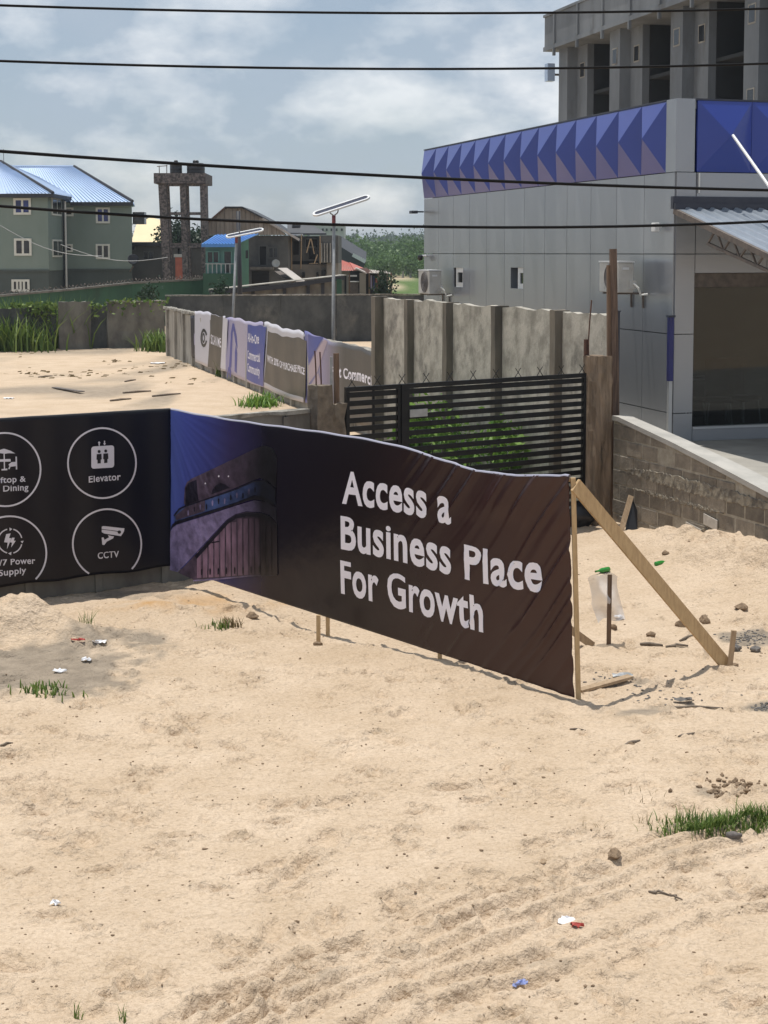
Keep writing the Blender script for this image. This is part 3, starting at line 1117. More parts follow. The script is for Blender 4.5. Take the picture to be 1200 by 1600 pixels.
# ================================================================== CONCRETE HIGH-RISE BEHIND
HR = W(886, 395, 81)
HD = Vector((.25, -.968)).normalized()
HA = math.atan2(HD.y, HD.x)
hr = thing('concrete_tower_block', 'unfinished grey concrete tower block with deep piers and heavy parapet', 'building', (HR.x, HR.y, 0), HA, local=True)
HLEN, HTOP, HPB = 32.0, 16.95, 15.2
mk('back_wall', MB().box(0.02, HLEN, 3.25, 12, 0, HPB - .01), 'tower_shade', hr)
mod = 6.75
k = 0
s0 = 0.0
while s0 < HLEN - 1:
    a = mk('pier', MB().box(s0, s0 + 1.2, -.55, 3.24, 0, HPB), 'tower_concrete', hr)
    b2 = mk('pier', MB().box(s0 + 1.202, s0 + 2.55, -.0, 3.24, 0, HPB), 'tower_concrete', hr)
    for fl in range(1, 5):
        zz = .95 + fl * 3.25
        for (par, ss, yy) in ((a, s0 + .62, -.55), (b2, s0 + 1.9, 0.0)):
            if par is a and fl == 4 and k == 0:
                continue
            w_ = mk('window', MB().box(ss - .31, ss + .31, yy - .02, yy - .001, zz - .38, zz + .40), 'concrete_old', par)
            mk('pane', MB().box(ss - .25, ss + .25, yy - .026, yy - .021, zz - .32, zz + .34), 'window_dark', par)
    for fl in range(1, 5):
        zz = fl * 3.25 - .15
        if zz < HPB - .4:
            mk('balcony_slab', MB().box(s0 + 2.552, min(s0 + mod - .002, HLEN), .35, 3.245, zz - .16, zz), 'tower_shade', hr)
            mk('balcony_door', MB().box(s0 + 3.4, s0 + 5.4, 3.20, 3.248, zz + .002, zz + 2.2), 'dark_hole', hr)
    mk('recess_shade_sheet', MB().box(s0 + 2.552, s0 + 2.60, .35, 3.24, 0, HPB - .002), 'tower_shade', hr)  # thin dark sheet added over the pier end to paint the recess shade
    s0 += mod
    k += 1
par = mk('parapet', MB().box(-.95, HLEN, -1.0, -.8, HPB, HTOP).box(-.95, -.75, -.798, 12.5, HPB, HTOP).box(-.74, HLEN, -.79, 12.5, HPB, HPB + .2), 'tower_concrete', hr)
mk('coping', MB().box(-1.02, HLEN, -1.07, -.72, HTOP + .001, HTOP + .13), 'tower_concrete', par)
mk('edge_beam', MB().box(-1.0, HLEN, -1.06, -1.003, HPB, HPB + .22), 'tower_concrete', par)
s0 = .5
while s0 < HLEN:
    mk('rib', MB().box(s0, s0 + .18, -1.09, -1.002, HPB + .23, HTOP - .002), 'tower_concrete', par)
    mk('spout', MB().box(s0 + .02, s0 + .16, -1.12, -.99, HPB - .38, HPB - .002), 'tower_concrete', par)
    s0 += 3.2
# small glazed lamp box at the far corner
gl = mk('lamp_box', MB().box(-.5, -.05, -1.15, -.75, 13.6, 14.5), 'roof_blue', hr)
mk('bracket', MB().box(-.3, -.2, -.76, .0, 13.9, 14.0), 'steel_brown', hr)
#@@PART4

# ================================================================== PANEL WALL BETWEEN THE PLOTS
PW0 = Vector((3.95, 26.85))
_far = W(592, 462, 36.7)
PWD = (Vector((_far.x, 36.7)) - PW0)
PWL = PWD.length
PWD = PWD.normalized()
PWA = math.atan2(PWD.y, PWD.x)
# local frame: x along the wall (away), y to the right-hand... left normal of x is (-PWD.y, PWD.x) = towards the camera side
pwall = thing('panel_wall', 'tall weathered concrete panel wall with pilasters behind the black gate', 'wall', (PW0.x, PW0.y, 0), PWA, local=True)
PWT = 3.62
pil = [s_on(px, 530, PW0, PWD)[0] for px in (878, 784, 707, 646)] + [PWL - .02]
edges = [0.0] + pil
for k in range(len(edges) - 1):
    a, b2 = edges[k] + (.0 if k == 0 else .02), edges[k + 1] - .02
    n = 9
    m = MB()
    top = [PWT + random.uniform(-.03, .03) + (.04 if k == 3 and 2 < i < 7 else 0) for i in range(n + 1)]
    v = []
    for i in range(n + 1):
        x = a + (b2 - a) * i / n
        v += [(x, 0, 0), (x, 0, top[i]), (x, -.15, top[i]), (x, -.15, 0)]
    f = [(0, 1, 2, 3), (4 * n + 3, 4 * n + 2, 4 * n + 1, 4 * n)]
    for i in range(n):
        o = 4 * i
        for j in range(4):
            f.append((o + j, o + (j + 1) % 4, o + 4 + (j + 1) % 4, o + 4 + j))
    mk('panel', m.add(v, f), 'concrete_panel', pwall)
for k, s in enumerate(pil):
    w_ = .24 if k < 4 else .30
    mk('pilaster', rough_box(w_ * .8, .16 + (.15 if k < 4 else .22), PWT + (.02 if k < 4 else .05), 2, 2, 8, .008, k, (s - (0 if k < 4 else .28), -.16, 0)), 'concrete_pilaster', pwall)

# ================================================================== FRONT WALL (behind the banners), GATE, PILLARS
GA = math.atan2(GL.y, GL.x)
fwall = thing('front_wall', 'low concrete front wall carrying the dark banners', 'wall', (CORNER2.x, CORNER2.y, 0), GA, local=True)
S_END = s_on(493, 632, CORNER2, GL)[0]
FO = .14                     # the wall stands this far behind the banner plane
x = -7.2
k = 0
while x < S_END - .05:
    x1 = min(x + 1.02, S_END)
    tz = 2.46 + random.uniform(-.03, .02)
    mk('panel', rough_box(x1 - x - .012, .13, tz, 4, 1, 5, .007, k, (x + .006, FO, -.15)), 'concrete_mid', fwall)
    mk('pilaster', MB().box(x - .05, x + .05, FO - .035, FO - .001, -.15, tz - .2), 'concrete_mid', fwall)
    x += 1.02
    k += 1
mk('coping', rough_box(S_END + 7.2, .2, .05, 40, 2, 1, .014, 3, (-7.2, FO - .03, 2.29)), 'coping', fwall)

gp0, _ = s_on(492, 640, CORNER2, GL)
gp1, _ = s_on(517, 640, CORNER2, GL)
gp2, _ = s_on(537, 640, CORNER2, GL)


def gw(s, off=0.0, z=0.0):
    """point on the gate line: s along, off behind"""
    return Vector((CORNER2.x + GL.x * s - GL.y * off, CORNER2.y + GL.y * s + GL.x * off, z))


lp = thing('gate_pillar', 'broken concrete gate pillar with bare rods at the left end of the gate', 'pillar', gw(gp0), GA, local=True)
_, zt1 = s_on(505, 602, CORNER2, GL)
_, zt2 = s_on(528, 628, CORNER2, GL)
w1, w2 = gp1 - gp0, gp2 - gp0
mk('shaft', rough_box(w1 - .01, .30, zt1 + .15, 4, 4, 14, .012, 11, (0, -.08, -.15)), 'stump_concrete', lp)
mk('broken_shaft', rough_box(w2 - w1, .26, zt2 + .12, 4, 4, 12, .022, 12, (w1, -.06, -.15)), 'stump_concrete', lp)
_, zr = s_on(505, 548, CORNER2, GL)
for (a, h) in ((.06, zr), (.15, zr - .02)):
    mk('rod', MB().tube([(a, .05, zt1 - .1), (a - .01, .05, (zt1 + h) / 2), (a - .02, .06, h)], .011, 6), 'rust', lp)
mk('pipe', MB().tube([(w1 + .03, .02, zt2 - .1), (w1 + .02, .02, zr - .1)], .022, 8), 'steel_pole', lp)
mk('stake', MB().bar((w1 + .14, .05, zt2 - .1), (w1 + .13, .05, zr - .05), .07, .05), 'old_wood', lp)

# gate
gs0, gs1 = gp2 + .03, s_on(914, 640, CORNER2, GL)[0]
gate = thing('slatted_gate', 'black steel gate of horizontal slats topped with crossed barbs', 'gate', gw(gs0), GA, local=True)
GLN = gs1 - gs0
mid1 = s_on(629, 640, CORNER2, GL)[0] - gs0
GZ0, GZ1 = .18, 2.66
for (a, b2) in ((0, mid1 - .05), (mid1 + .05, GLN)):
    nm = 18
    step = (GZ1 - GZ0 - .12) / nm
    sm = None
    for k in range(nm):
        zz = GZ0 + .06 + (k + .5) * step
        mk('slat', MB().box(a + .05, b2 - .05, -.012, .012, zz - .041, zz + .041), 'gate_black', gate, bevel=.004)
    fr = MB()
    mk('top_rail', MB().box(a, b2, -.03, .03, GZ1 - .07, GZ1), 'gate_black', gate)
    mk('bottom_rail', MB().box(a, b2, -.03, .03, GZ0, GZ0 + .07), 'gate_black', gate)
    mk('stile', MB().box(a, a + .06, -.032, .032, GZ0 - .05, GZ1 - .071), 'gate_black', gate)
    mk('stile', MB().box(b2 - .06, b2, -.032, .032, GZ0 - .05, GZ1 - .071), 'gate_black', gate)
mk('stile', MB().box(mid1 - .048, mid1 + .048, -.05, .05, GZ0 - .1, GZ1 - .002), 'gate_black', gate)
mk('stile', MB().box(mid1 * .5 - .02, mid1 * .5 + .02, .014, .04, GZ0 + .072, GZ1 - .075), 'gate_black', gate)
mk('lock_box', MB().box(mid1 + .11, mid1 + .45, -.05, -.013, 2.13, 2.25), 'steel_pole', gate)
s = .12
while s < GLN - .05:
    for sg in (-1, 1):
        mk('barb', MB().bar((s - .06 * sg, .004 * sg, GZ1 - .001), (s + .06 * sg, .004 * sg, GZ1 + .15), .012, .007), 'gate_black', gate)
    s += .47

# right pillar
rp0, _ = s_on(921, 650, CORNER2, GL)
rp1, _ = s_on(946, 650, CORNER2, GL)
_, zrp = s_on(932, 556, CORNER2, GL)
rp = thing('gate_pillar', 'scarred brown concrete gate pillar beside the tall rusty post', 'pillar', gw(rp0), GA, local=True)
mk('shaft', rough_box(rp1 - rp0, .34, zrp + .2, 5, 5, 22, .014, 21, (0, -.16, -.2)), 'pillar_wood_concrete', rp)
mk('rod', MB().tube([(.06, .1, zrp - .1), (.05, .1, zrp + .25), (.07, .1, zrp + .55), (.12, .11, zrp + .95)], .012, 6), 'rust', rp)
mk('rod', MB().bar((.04, .14, zrp - .1), (.04, .14, zrp + .28), .09, .04), 'rust', rp)
tp = W(956, 389, 26.75)
bp_ = Vector((tp.x + .10, 26.7, -.1))
post = thing('rusty_post', 'tall rusty brown timber post rising beside the gate pillar', 'post', (bp_.x, bp_.y, 0), 0)
m = MB()
m.bar((bp_.x - .07, bp_.y + .02, bp_.z), (tp.x - .03, tp.y + .02, tp.z - .28), .10, .12)
mk('plank', m, 'old_wood', post)
m = MB()
m.bar((bp_.x + .05, bp_.y, bp_.z), (tp.x + .02, tp.y, tp.z), .115, .13)
mk('plank', m, 'post_wood', post)
tp2 = W(964, 487, 27.0)
pp = thing('dark_post', 'thin dark post with a flat top just right of the rusty post', 'post', (tp2.x, 27.0, 0), 0)
mk('shaft', MB().box(tp2.x - .03, tp2.x + .05, 26.97, 27.05, -.1, tp2.z), 'flashing', pp)
mk('cap', MB().box(tp2.x - .045, tp2.x + .065, 26.955, 27.065, tp2.z + .001, tp2.z + .02), 'flashing', pp)

# ================================================================== RETAINING WALL OF BLOCKS (right)
BWA = math.atan2(BWD.y, BWD.x)
bw = thing('block_wall', 'sandcrete block retaining wall with sloping concrete cap at the right edge', 'wall', (BW0.x, BW0.y, 0), BWA, local=True)
# local x runs towards the camera/right; the visible face looks to local -y
_pts = [s_on(px, py, BW0, BWD) for px, py in ((968, 658), (1050, 697), (1120, 733), (1200, 776), (1260, 806))]


def bw_top(x):
    p = _pts
    if x <= p[0][0]:
        return p[0][1]
    for i in range(len(p) - 1):
        if x <= p[i + 1][0]:
            t = (x - p[i][0]) / (p[i + 1][0] - p[i][0])
            return p[i][1] + t * (p[i + 1][1] - p[i][1])
    return p[-1][1] - (x - p[-1][0]) * .03


RH, RLEN = .262, .50
row = 0
zz = -.32
BWE = 8.0
while zz < 2.0:
    x = -.15 - (RLEN / 2 if row % 2 else 0)
    while x < BWE:
        a, b2 = max(x + .015, -.12), x + RLEN - .015
        ta, tb = min(zz + RH - .028, bw_top(a) - .01), min(zz + RH - .028, bw_top(b2) - .01)
        if b2 > a + .05 and min(ta, tb) > zz + .03:
            j = random.uniform(-.008, .010)
            m = MB()
            m.hexa([(a, j, zz), (b2, j, zz), (b2, .2, zz), (a, .2, zz)], [(a, j, ta), (b2, j, tb), (b2, .2, tb), (a, .2, ta)])
            mk('block', m, 'block', bw, bevel=.008)
        x += RLEN
    zz += RH
    row += 1
# mortar bed behind the joints
m = MB()
n = 14
for i in range(n):
    a, b2 = -.12 + (BWE + .12) * i / n, -.12 + (BWE + .12) * (i + 1) / n
    m.hexa([(a, .009, -.3), (b2, .009, -.3), (b2, .19, -.3), (a, .19, -.3)],
           [(a, .009, bw_top(a) - .015), (b2, .009, bw_top(b2) - .015), (b2, .19, bw_top(b2) - .015), (a, .19, bw_top(a) - .015)])
mk('mortar_bed', m, 'mortar', bw)
m = MB()
xs_ = [-.12] + [p[0] for p in _pts] + [BWE]
sec = []
for x in xs_:
    t = bw_top(x)
    w_ = .24 + .04 * max(0, x)
    sec.append([(x, -.03, t - .006), (x, w_, t - .006), (x, w_, t + .075), (x, -.03, t + .075)])
v = [p for s_ in sec for p in s_]
f = [(0, 1, 2, 3), tuple(4 * (len(sec) - 1) + i for i in (3, 2, 1, 0))]
for i in range(len(sec) - 1):
    o = 4 * i
    for j in range(4):
        f.append((o + j, o + (j + 1) % 4, o + 4 + (j + 1) % 4, o + 4 + j))
mk('cap', m.add(v, f), 'cap_concrete', bw)


def jag_strip(x0, x1, zlo, zhi, jit, seed, thick, n=46, drop=0.0):
    """an uneven strip of old render clinging to the wall face"""
    r = random.Random(seed)
    m_ = MB()
    v_ = []
    for i in range(n + 1):
        x_ = x0 + (x1 - x0) * i / n
        e = math.sin(math.pi * i / n) ** .35
        lo_, hi_ = zlo + drop * i / n + r.uniform(-jit, jit), zhi + drop * i / n + r.uniform(-jit, jit)
        mid_ = (lo_ + hi_) / 2
        lo_, hi_ = mid_ + (lo_ - mid_) * e, mid_ + (hi_ - mid_) * e
        t1, t2, t3 = [-thick * r.uniform(.5, 1.2) for _ in range(3)]
        v_ += [(x_, .012, lo_), (x_, t1, lo_ + .01), (x_, t2, mid_), (x_, t3, hi_ - .01), (x_, .012, hi_)]
    f_ = []
    for i in range(n):
        for j in range(4):
            o_ = 5 * i + j
            f_.append((o_, o_ + 1, o_ + 6, o_ + 5))
    return m_.add(v_, f_)


mk('render_strip', jag_strip(.35, 4.6, .90, 1.12, .022, 5, .016, 90), 'plaster_rough', bw)
mk('render_strip', jag_strip(.5, 3.3, .68, .75, .022, 6, .014, 70), 'plaster_rough', bw)
mk('render_strip', jag_strip(2.4, 6.5, .35, .42, .02, 8, .014, 70), 'plaster_rough', bw)
for (pa, pb) in (((1073, 815), (1097, 842)), ((1101, 802), (1122, 829))):
    a, za = s_on(pa[0], pa[1], BW0, BWD)
    b2, zb = s_on(pb[0], pb[1], BW0, BWD)
    mk('poster_patch', MB().hexa([(a, -.022, zb + .04), (b2, -.022, zb), (b2, -.012, zb), (a, -.012, zb + .04)],
                                 [(a, -.022, za), (b2, -.022, za - .05), (b2, -.012, za - .05), (a, -.012, za)]), 'sticker', bw)

# things leaning at the foot of the pillar
P0 = W(968, 838, 25.4)
lp2 = thing('leaning_plank', 'pale split plank leaning on the block wall at the pillar foot', 'plank', (P0.x, P0.y, 0), 0)
mk('plank', MB().bar((P0.x, 25.3, hz(P0.x, 25.3) - .03), (P0.x + .22, 25.62, .62), .09, .03, (0, 1, 0)), 'dull_wood', lp2)
P1 = W(983, 838, 25.5)
ds = thing('leaning_sheet', 'black sheet leaning beside the pale plank at the wall foot', 'sheet', (P1.x, P1.y, 0), 0)
z0_ = hz(P1.x, P1.y) - .05
mk('sheet', MB().extr([(P1.x - .10, 25.35, z0_), (P1.x + .12, 25.35, z0_), (P1.x + .14, 25.55, .38), (P1.x + .06, 25.62, .60)], (0, .012, .004)), 'black_plastic', ds)
P2 = W(904, 838, 26.0)
bg = thing('black_sack', 'black sack slumped under the gate end behind the banner', 'sack', (P2.x, P2.y, 0), 0)
mk('sack', rock_mb((P2.x + .02, P2.y, .2), .24, 9, .9), 'black_plastic', bg, True)

# ================================================================== BANNER WALL AT THE BACK, DARK WALL, OLD LEFT WALL
VW0 = Vector((W(577, 545, 39.2).x, 39.2))
VW1 = Vector((W(310, 484, 62.7).x, 62.7))
VWD = (VW1 - VW0).normalized()
VWA = math.atan2(VWD.y, VWD.x)
vw = thing('long_wall', 'long low concrete wall behind the row of wall banners', 'wall', (VW0.x, VW0.y, 0), VWA, local=True)
VWE = s_on(258, 500, VW0, VWD)[0]
s = -5.0
k = 0
while s < VWE - .2:
    s1 = min(s + 2.2, VWE)
    mk('panel', rough_box(s1 - s - .02, .15, 2.22 + random.uniform(-.05, .05), 6, 1, 4, .01, 60 + k, (s + .01, -.16, -.1)), 'concrete_old', vw)
    mk('pilaster', MB().box(s - .1, s + .1, -.009, .10, -.1, 2.1), 'concrete_old', vw)
    mk('coping', rough_box(s1 - s - .01, .30, .10, 8, 2, 1, .022, 160 + k, (s + .005, -.22, 2.13)), 'coping', vw)
    s += 2.2
    k += 1
DW0, DW1 = W(258, 459, 80.0), W(600, 463, 82.0)
dw = thing('dark_wall', 'boundary wall coloured dark for shade, with a pale coping behind the solar lamps', 'wall', (DW0.x, 80, 0), math.atan2(2.0, DW1.x - DW0.x), local=True)
L = 18.0
k = 0
s = 0.0
while s < L:
    mk('panel', rough_box(2.97, .18, 2.45, 3, 1, 2, .01, 90 + k, (s + .015, 0, -.02)), 'concrete_dark', dw)  # shade on this camera-facing side is put into the dark panel colour
    s += 3.0
    k += 1
mk('coping', rough_box(L, .26, .07, 40, 1, 1, .008, 91, (0, -.04, 2.445)), 'coping', dw)
OW0, OW1 = W(-90, 470, 72.0), W(258, 466, 77.0)
ow = thing('old_wall', 'old stained concrete wall with dark gaps behind the weeds on the left', 'wall', (OW0.x, 72, 0), math.atan2(5.0, OW1.x - OW0.x), local=True)
OL = math.hypot(OW1.x - OW0.x, 5.0)
kp = (OL) / (258 + 90)
dark_px = ((-90, 62), (86, 86), (136, 163))
for (pa, pb, mt, tz, off) in ((-90, 48, 'concrete_dark', 2.15, .3), (48, 85, 'concrete_dark', 2.2, .35), (86, 136, 'concrete_mid', 2.42, 0), (133, 168, 'concrete_dark', 2.2, .35), (164, 258, 'concrete_mid', 2.35, 0.02)):
    a, b2 = (pa + 90) * kp, (pb + 90) * kp
    mk('panel', rough_box(b2 - a - .01, .2, tz, 6, 1, 5, .03, int(pa + 200), (a, off, -.1)), mt, ow)
mk('coping', rough_box((94) * kp, .3, .08, 18, 1, 1, .02, 93, ((164 + 90) * kp, -.03, 2.251)), 'coping', ow)


# ------------------------------------------------------------------ solar street lamps
def solar_lamp(base, top_z, lean, pa, pb, Y, label):
    t = thing('solar_street_lamp', label, 'street lamp', (base[0], base[1], 0), 0, 'solar lamps behind the banner wall')
    b_ = Vector((base[0], base[1], -.05))
    tp_ = Vector((base[0] + lean, base[1], top_z))
    mk('pole', MB().tube([b_, tp_], [.062, .05], 10), 'steel_pole', t, True)
    mk('collar', MB().tube([tp_ - Vector((0, 0, .02)), tp_ + Vector((0, 0, .30))], .058, 10), 'red_paint', t, True)
    y_ = tp_ + Vector((0, 0, .30))
    arc = [(y_.x + math.sin(a_) * .13, y_.y, y_.z + .14 - math.cos(a_) * .13) for a_ in [R(-110 + 22 * i) for i in range(11)]]
    mk('yoke', MB().tube(arc, .018, 7), 'steel_brown', t, True)
    A, B = W(pa[0], pa[1], Y - .25), W(pb[0], pb[1], Y + .25)
    d = (B - A)
    Lh = d.length
    d = d.normalized()
    side = d.cross(Vector((0, 0, 1))).normalized()
    side = (side + Vector((0, 0, -.42 if side.y < 0 else .42))).normalized()
    up = side.cross(d).normalized()
    if up.z < 0:
        up = -up
    wdt = .17
    ring = []
    for (r1, r2) in ((wdt, 0), (wdt * .62, .12)):
        pts = []
        for k_ in range(9):
            a_ = -math.pi / 2 + math.pi * k_ / 8
            pts.append(B - d * wdt - d * r2 * .0 + d * math.cos(a_) * r1 + side * math.sin(a_) * r1)
        for k_ in range(9):
            a_ = math.pi / 2 + math.pi * k_ / 8
            pts.append(A + d * wdt + d * math.cos(a_) * r1 + side * math.sin(a_) * r1)
        ring.append(pts)
    n_ = 18
    m_ = MB()
    v_ = [p + up * .05 for p in ring[0]] + [p + up * .05 for p in ring[1]] + [p for p in ring[0]] + [p + up * .03 for p in ring[1]]
    f_ = []
    for i_ in range(n_):
        j_ = (i_ + 1) % n_
        f_ += [(i_, j_, n_ + j_, n_ + i_), (i_, 2 * n_ + i_, 2 * n_ + j_, j_), (n_ + i_, n_ + j_, 3 * n_ + j_, 3 * n_ + i_)]
    f_.append(tuple(range(2 * n_, 3 * n_)))
    hd = mk('lamp_head', m_.add(v_, f_), 'white_plastic', t)
    mk('solar_panel', MB().add([tuple(p + up * .032) for p in ring[1]], [tuple(range(n_))]), 'solar_cell', hd)
    return t


b1 = W(521, 520, 46)
solar_lamp((b1.x - .02, 46), W(521, 352, 46).z, .04, (489, 337), (578, 308), 46, 'tall solar street lamp with long tilted white head over the wall banners')
b2_ = W(364, 486, 62)
solar_lamp((b2_.x - .12, 62), W(371, 369, 62).z - .25, .28, (353, 371), (412, 359), 62, 'leaning solar street lamp with its thin white head before the dark utility pole')
u = W(372, 330, 88)
up_ = thing('utility_pole', 'dark wooden utility pole in front of the plank gable', 'pole', (u.x, 88, 0), 0)
mk('pole', MB().tube([(u.x + .1, 88, -.1), (u.x, 88, u.z)], [.15, .12], 9), 'roof_edge', up_, True)
#@@PART5

# ================================================================== BANNERS
class Surf:
    """a hanging sheet: S(u, v) with u from its left end to its right end, v from bottom to top (place coordinates)"""

    def __init__(s, L, Rr, zb, zt, disp=None, lean=None):
        s.L, s.R = Vector((L[0], L[1])), Vector((Rr[0], Rr[1]))
        s.zb, s.zt = zb, zt
        d = (s.R - s.L)
        s.len = d.length
        d = d.normalized()
        s.n = Vector((d.y, -d.x, 0))         # towards the camera
        s.d = Vector((d.x, d.y, 0))
        s.disp = disp
        s.lean = lean

    def flat(s, u, v):
        p = s.L.lerp(s.R, u)
        z0, z1 = s.zb(u), s.zt(u)
        P = Vector((p.x, p.y, z0 + (z1 - z0) * v))
        if s.lean:
            P += s.lean(u, v)
        return P

    def at(s, u, v, lift=0.0):
        P = s.flat(u, v)
        k = lift + (s.disp(u, v) if s.disp else 0)
        return P + s.n * k

    def uv(s, px, py):
        u, v = .5, .5
        for _ in range(9):
            a = proj(s.flat(u, v))
            e = 1e-3
            b = proj(s.flat(u + e, v))
            c_ = proj(s.flat(u, v + e))
            j11, j12, j21, j22 = (b[0] - a[0]) / e, (c_[0] - a[0]) / e, (b[1] - a[1]) / e, (c_[1] - a[1]) / e
            dx, dy = px - a[0], py - a[1]
            det = j11 * j22 - j12 * j21
            u += (dx * j22 - dy * j12) / det
            v += (dy * j11 - dx * j21) / det
        return u, v

    def sheet(s, name, mat, parent, nu, nv, back=.012, hem=None):
        """the vinyl itself: front grid, back grid, closed edges; carries its own uv"""
        m_ = MB()
        v_ = []
        for j in range(nv + 1):
            for i in range(nu + 1):
                v_.append(s.at(i / nu, j / nv))
        n1 = len(v_)
        for j in range(nv + 1):
            for i in range(nu + 1):
                v_.append(s.at(i / nu, j / nv) - s.n * back)
        f_ = []
        w_ = nu + 1
        for j in range(nv):
            for i in range(nu):
                a = j * w_ + i
                f_.append((a, a + 1, a + 1 + w_, a + w_))
                f_.append((n1 + a, n1 + a + w_, n1 + a + 1 + w_, n1 + a + 1))
        for i in range(nu):
            f_.append((i, n1 + i, n1 + i + 1, i + 1))
            a = nv * w_ + i
            f_.append((a, a + 1, n1 + a + 1, n1 + a))
        for j in range(nv):
            a = j * w_
            f_.append((a, a + w_, n1 + a + w_, n1 + a))
            a = j * w_ + nu
            f_.append((a, n1 + a, n1 + a + w_, a + w_))
        m_.v = [tuple(p) for p in v_]
        m_.f = f_
        o = mk(name, m_, mat, parent, smooth=True, fixn=False)
        ul = o.data.uv_layers.new(name='UVMap')
        idx = np.zeros(len(o.data.loops), np.int32)
        o.data.loops.foreach_get('vertex_index', idx)
        idx = idx % n1
        uvs = np.stack([(idx % w_) / nu, (idx // w_) / nv], 1).astype(np.float32)
        ul.data.foreach_set('uv', uvs.ravel())
        return o

    def decal(s, name, verts_uv, faces, mat, parent, lift=.003, cell=.06):
        """flat print: a 2-d figure in (u, v), cut small enough to follow the folds of the sheet"""
        bm = bmesh.new()
        H = max(.5, s.zt(.5) - s.zb(.5))
        vs_ = [bm.verts.new((u * s.len, v * H, 0)) for u, v in verts_uv]
        for f_ in faces:
            try:
                bm.faces.new([vs_[i] for i in f_])
            except ValueError:
                pass
        bmesh.ops.triangulate(bm, faces=bm.faces)
        for _ in range(5):
            le = [e for e in bm.edges if e.calc_length() > cell]
            if not le:
                break
            bmesh.ops.subdivide_edges(bm, edges=le, cuts=1, use_grid_fill=False)
            bmesh.ops.triangulate(bm, faces=[f_ for f_ in bm.faces if len(f_.verts) > 3])
        bm.verts.index_update()
        m_ = MB()
        m_.v = [tuple(s.at(v.co.x / s.len, v.co.y / H, lift)) for v in bm.verts]
        uvv = np.array([(v.co.x / s.len, v.co.y / H) for v in bm.verts], np.float32)
        m_.f = [tuple(v.index for v in f_.verts) for f_ in bm.faces]
        bm.free()
        # face the camera side
        o = mk(name, m_, mat, parent, smooth=True, fixn=False)
        me = o.data
        ul = me.uv_layers.new(name='UVMap')
        li = np.zeros(len(me.loops), np.int32)
        me.loops.foreach_get('vertex_index', li)
        ul.data.foreach_set('uv', uvv[li].ravel())
        if len(me.polygons):
            nsum = Vector((0, 0, 0))
            for p_ in me.polygons:
                nsum += p_.normal * p_.area
            if nsum.dot(s.n) < 0:
                me.flip_normals()
            if parent is not None and parent.name == 'vinyl_sheet':
                e = .004
                nn_ = []
                for (u_, v__) in uvv:
                    u_, v__ = float(u_), float(v__)
                    t1 = s.at(u_ + e, v__) - s.at(u_ - e, v__)
                    t2 = s.at(u_, v__ + e) - s.at(u_, v__ - e)
                    nn_.append(t1.cross(t2).normalized())
                me.normals_split_custom_set_from_vertices(nn_)
        return o

    def poly(s, name, pxs, mat, parent, lift=.003, cell=.08):
        return s.decal(name, [s.uv(*p) for p in pxs], [tuple(range(len(pxs)))], mat, parent, lift, cell)

    def ring(s, name, c_, rx, ry, w_, mat, parent, lift=.003, a0=0.0, a1=360.0, n=56, clip=True):
        vv_, ff_ = [], []
        for k in range(n + 1):
            a_ = R(a0 + (a1 - a0) * k / n)
            for q in (1.0, 1 - w_ / rx):
                u, v = s.uv(c_[0] + math.cos(a_) * rx * q, c_[1] - math.sin(a_) * ry * q)
                vv_.append((u, v))
        for k in range(n):
            qd = (2 * k, 2 * k + 1, 2 * k + 3, 2 * k + 2)
            if clip and any(vv_[i][1] < .004 or vv_[i][0] < .002 for i in qd):
                continue
            ff_.append(qd)
        return s.decal(name, vv_, ff_, mat, parent, lift, .1)

    def text(s, name, body, bl, br, cap, mat, parent, bold=.02, lift=.003, align_caps='H', shear=0.0):
        """lettering set between two baseline pixels, cap height in pixels at the left end"""
        cu = bpy.data.curves.new('type', 'FONT')
        cu.body = body
        cu.size = 1.0
        cu.offset = bold
        cu.resolution_u = 4
        cu.space_character = 1.06
        ob = bpy.data.objects.new('type', cu)
        COL.objects.link(ob)
        dg = bpy.context.evaluated_depsgraph_get()
        dg.update()
        me = ob.evaluated_get(dg).to_mesh()
        pts = [(v.co.x, v.co.y) for v in me.vertices]
        fcs = [tuple(p_.vertices) for p_ in me.polygons]
        ob.evaluated_get(dg).to_mesh_clear()
        bpy.data.objects.remove(ob)
        bpy.data.curves.remove(cu)
        if not pts:
            return None
        x0, x1 = min(p_[0] for p_ in pts), max(p_[0] for p_ in pts)
        CAPH = .70 + 2 * bold
        XH, XN = .46, .535
        pts = [(x_, (y_ * XN / XH if 0 < y_ <= XH else (XN + (y_ - XH) * (.72 - XN) / (.72 - XH) if y_ > XH else y_))) for x_, y_ in pts]
        uL, vL = s.uv(*bl)
        uR, vR = s.uv(*br)
        uT, vT = s.uv(bl[0], bl[1] - cap)
        out = []
        for (x_, y_) in pts:
            t = (x_ - x0) / (x1 - x0)
            out.append((uL + (uR - uL) * t + shear * y_, vL + (vR - vL) * t + (vT - vL) * (y_ + bold) / CAPH))
        # one part for each word
        order = sorted(range(len(fcs)), key=lambda i: min(pts[j][0] for j in fcs[i]))
        words, end = [], -1e9
        for i in order:
            a_, b_ = min(pts[j][0] for j in fcs[i]), max(pts[j][0] for j in fcs[i])
            if a_ > end + .17:
                words.append([])
            words[-1].append(fcs[i])
            end = max(end, b_)
        for wf in words:
            used = sorted({j for f_ in wf for j in f_})
            ix = {j: k_ for k_, j in enumerate(used)}
            s.decal(name, [out[j] for j in used], [tuple(ix[j] for j in f_) for f_ in wf], mat, parent, lift, .05)


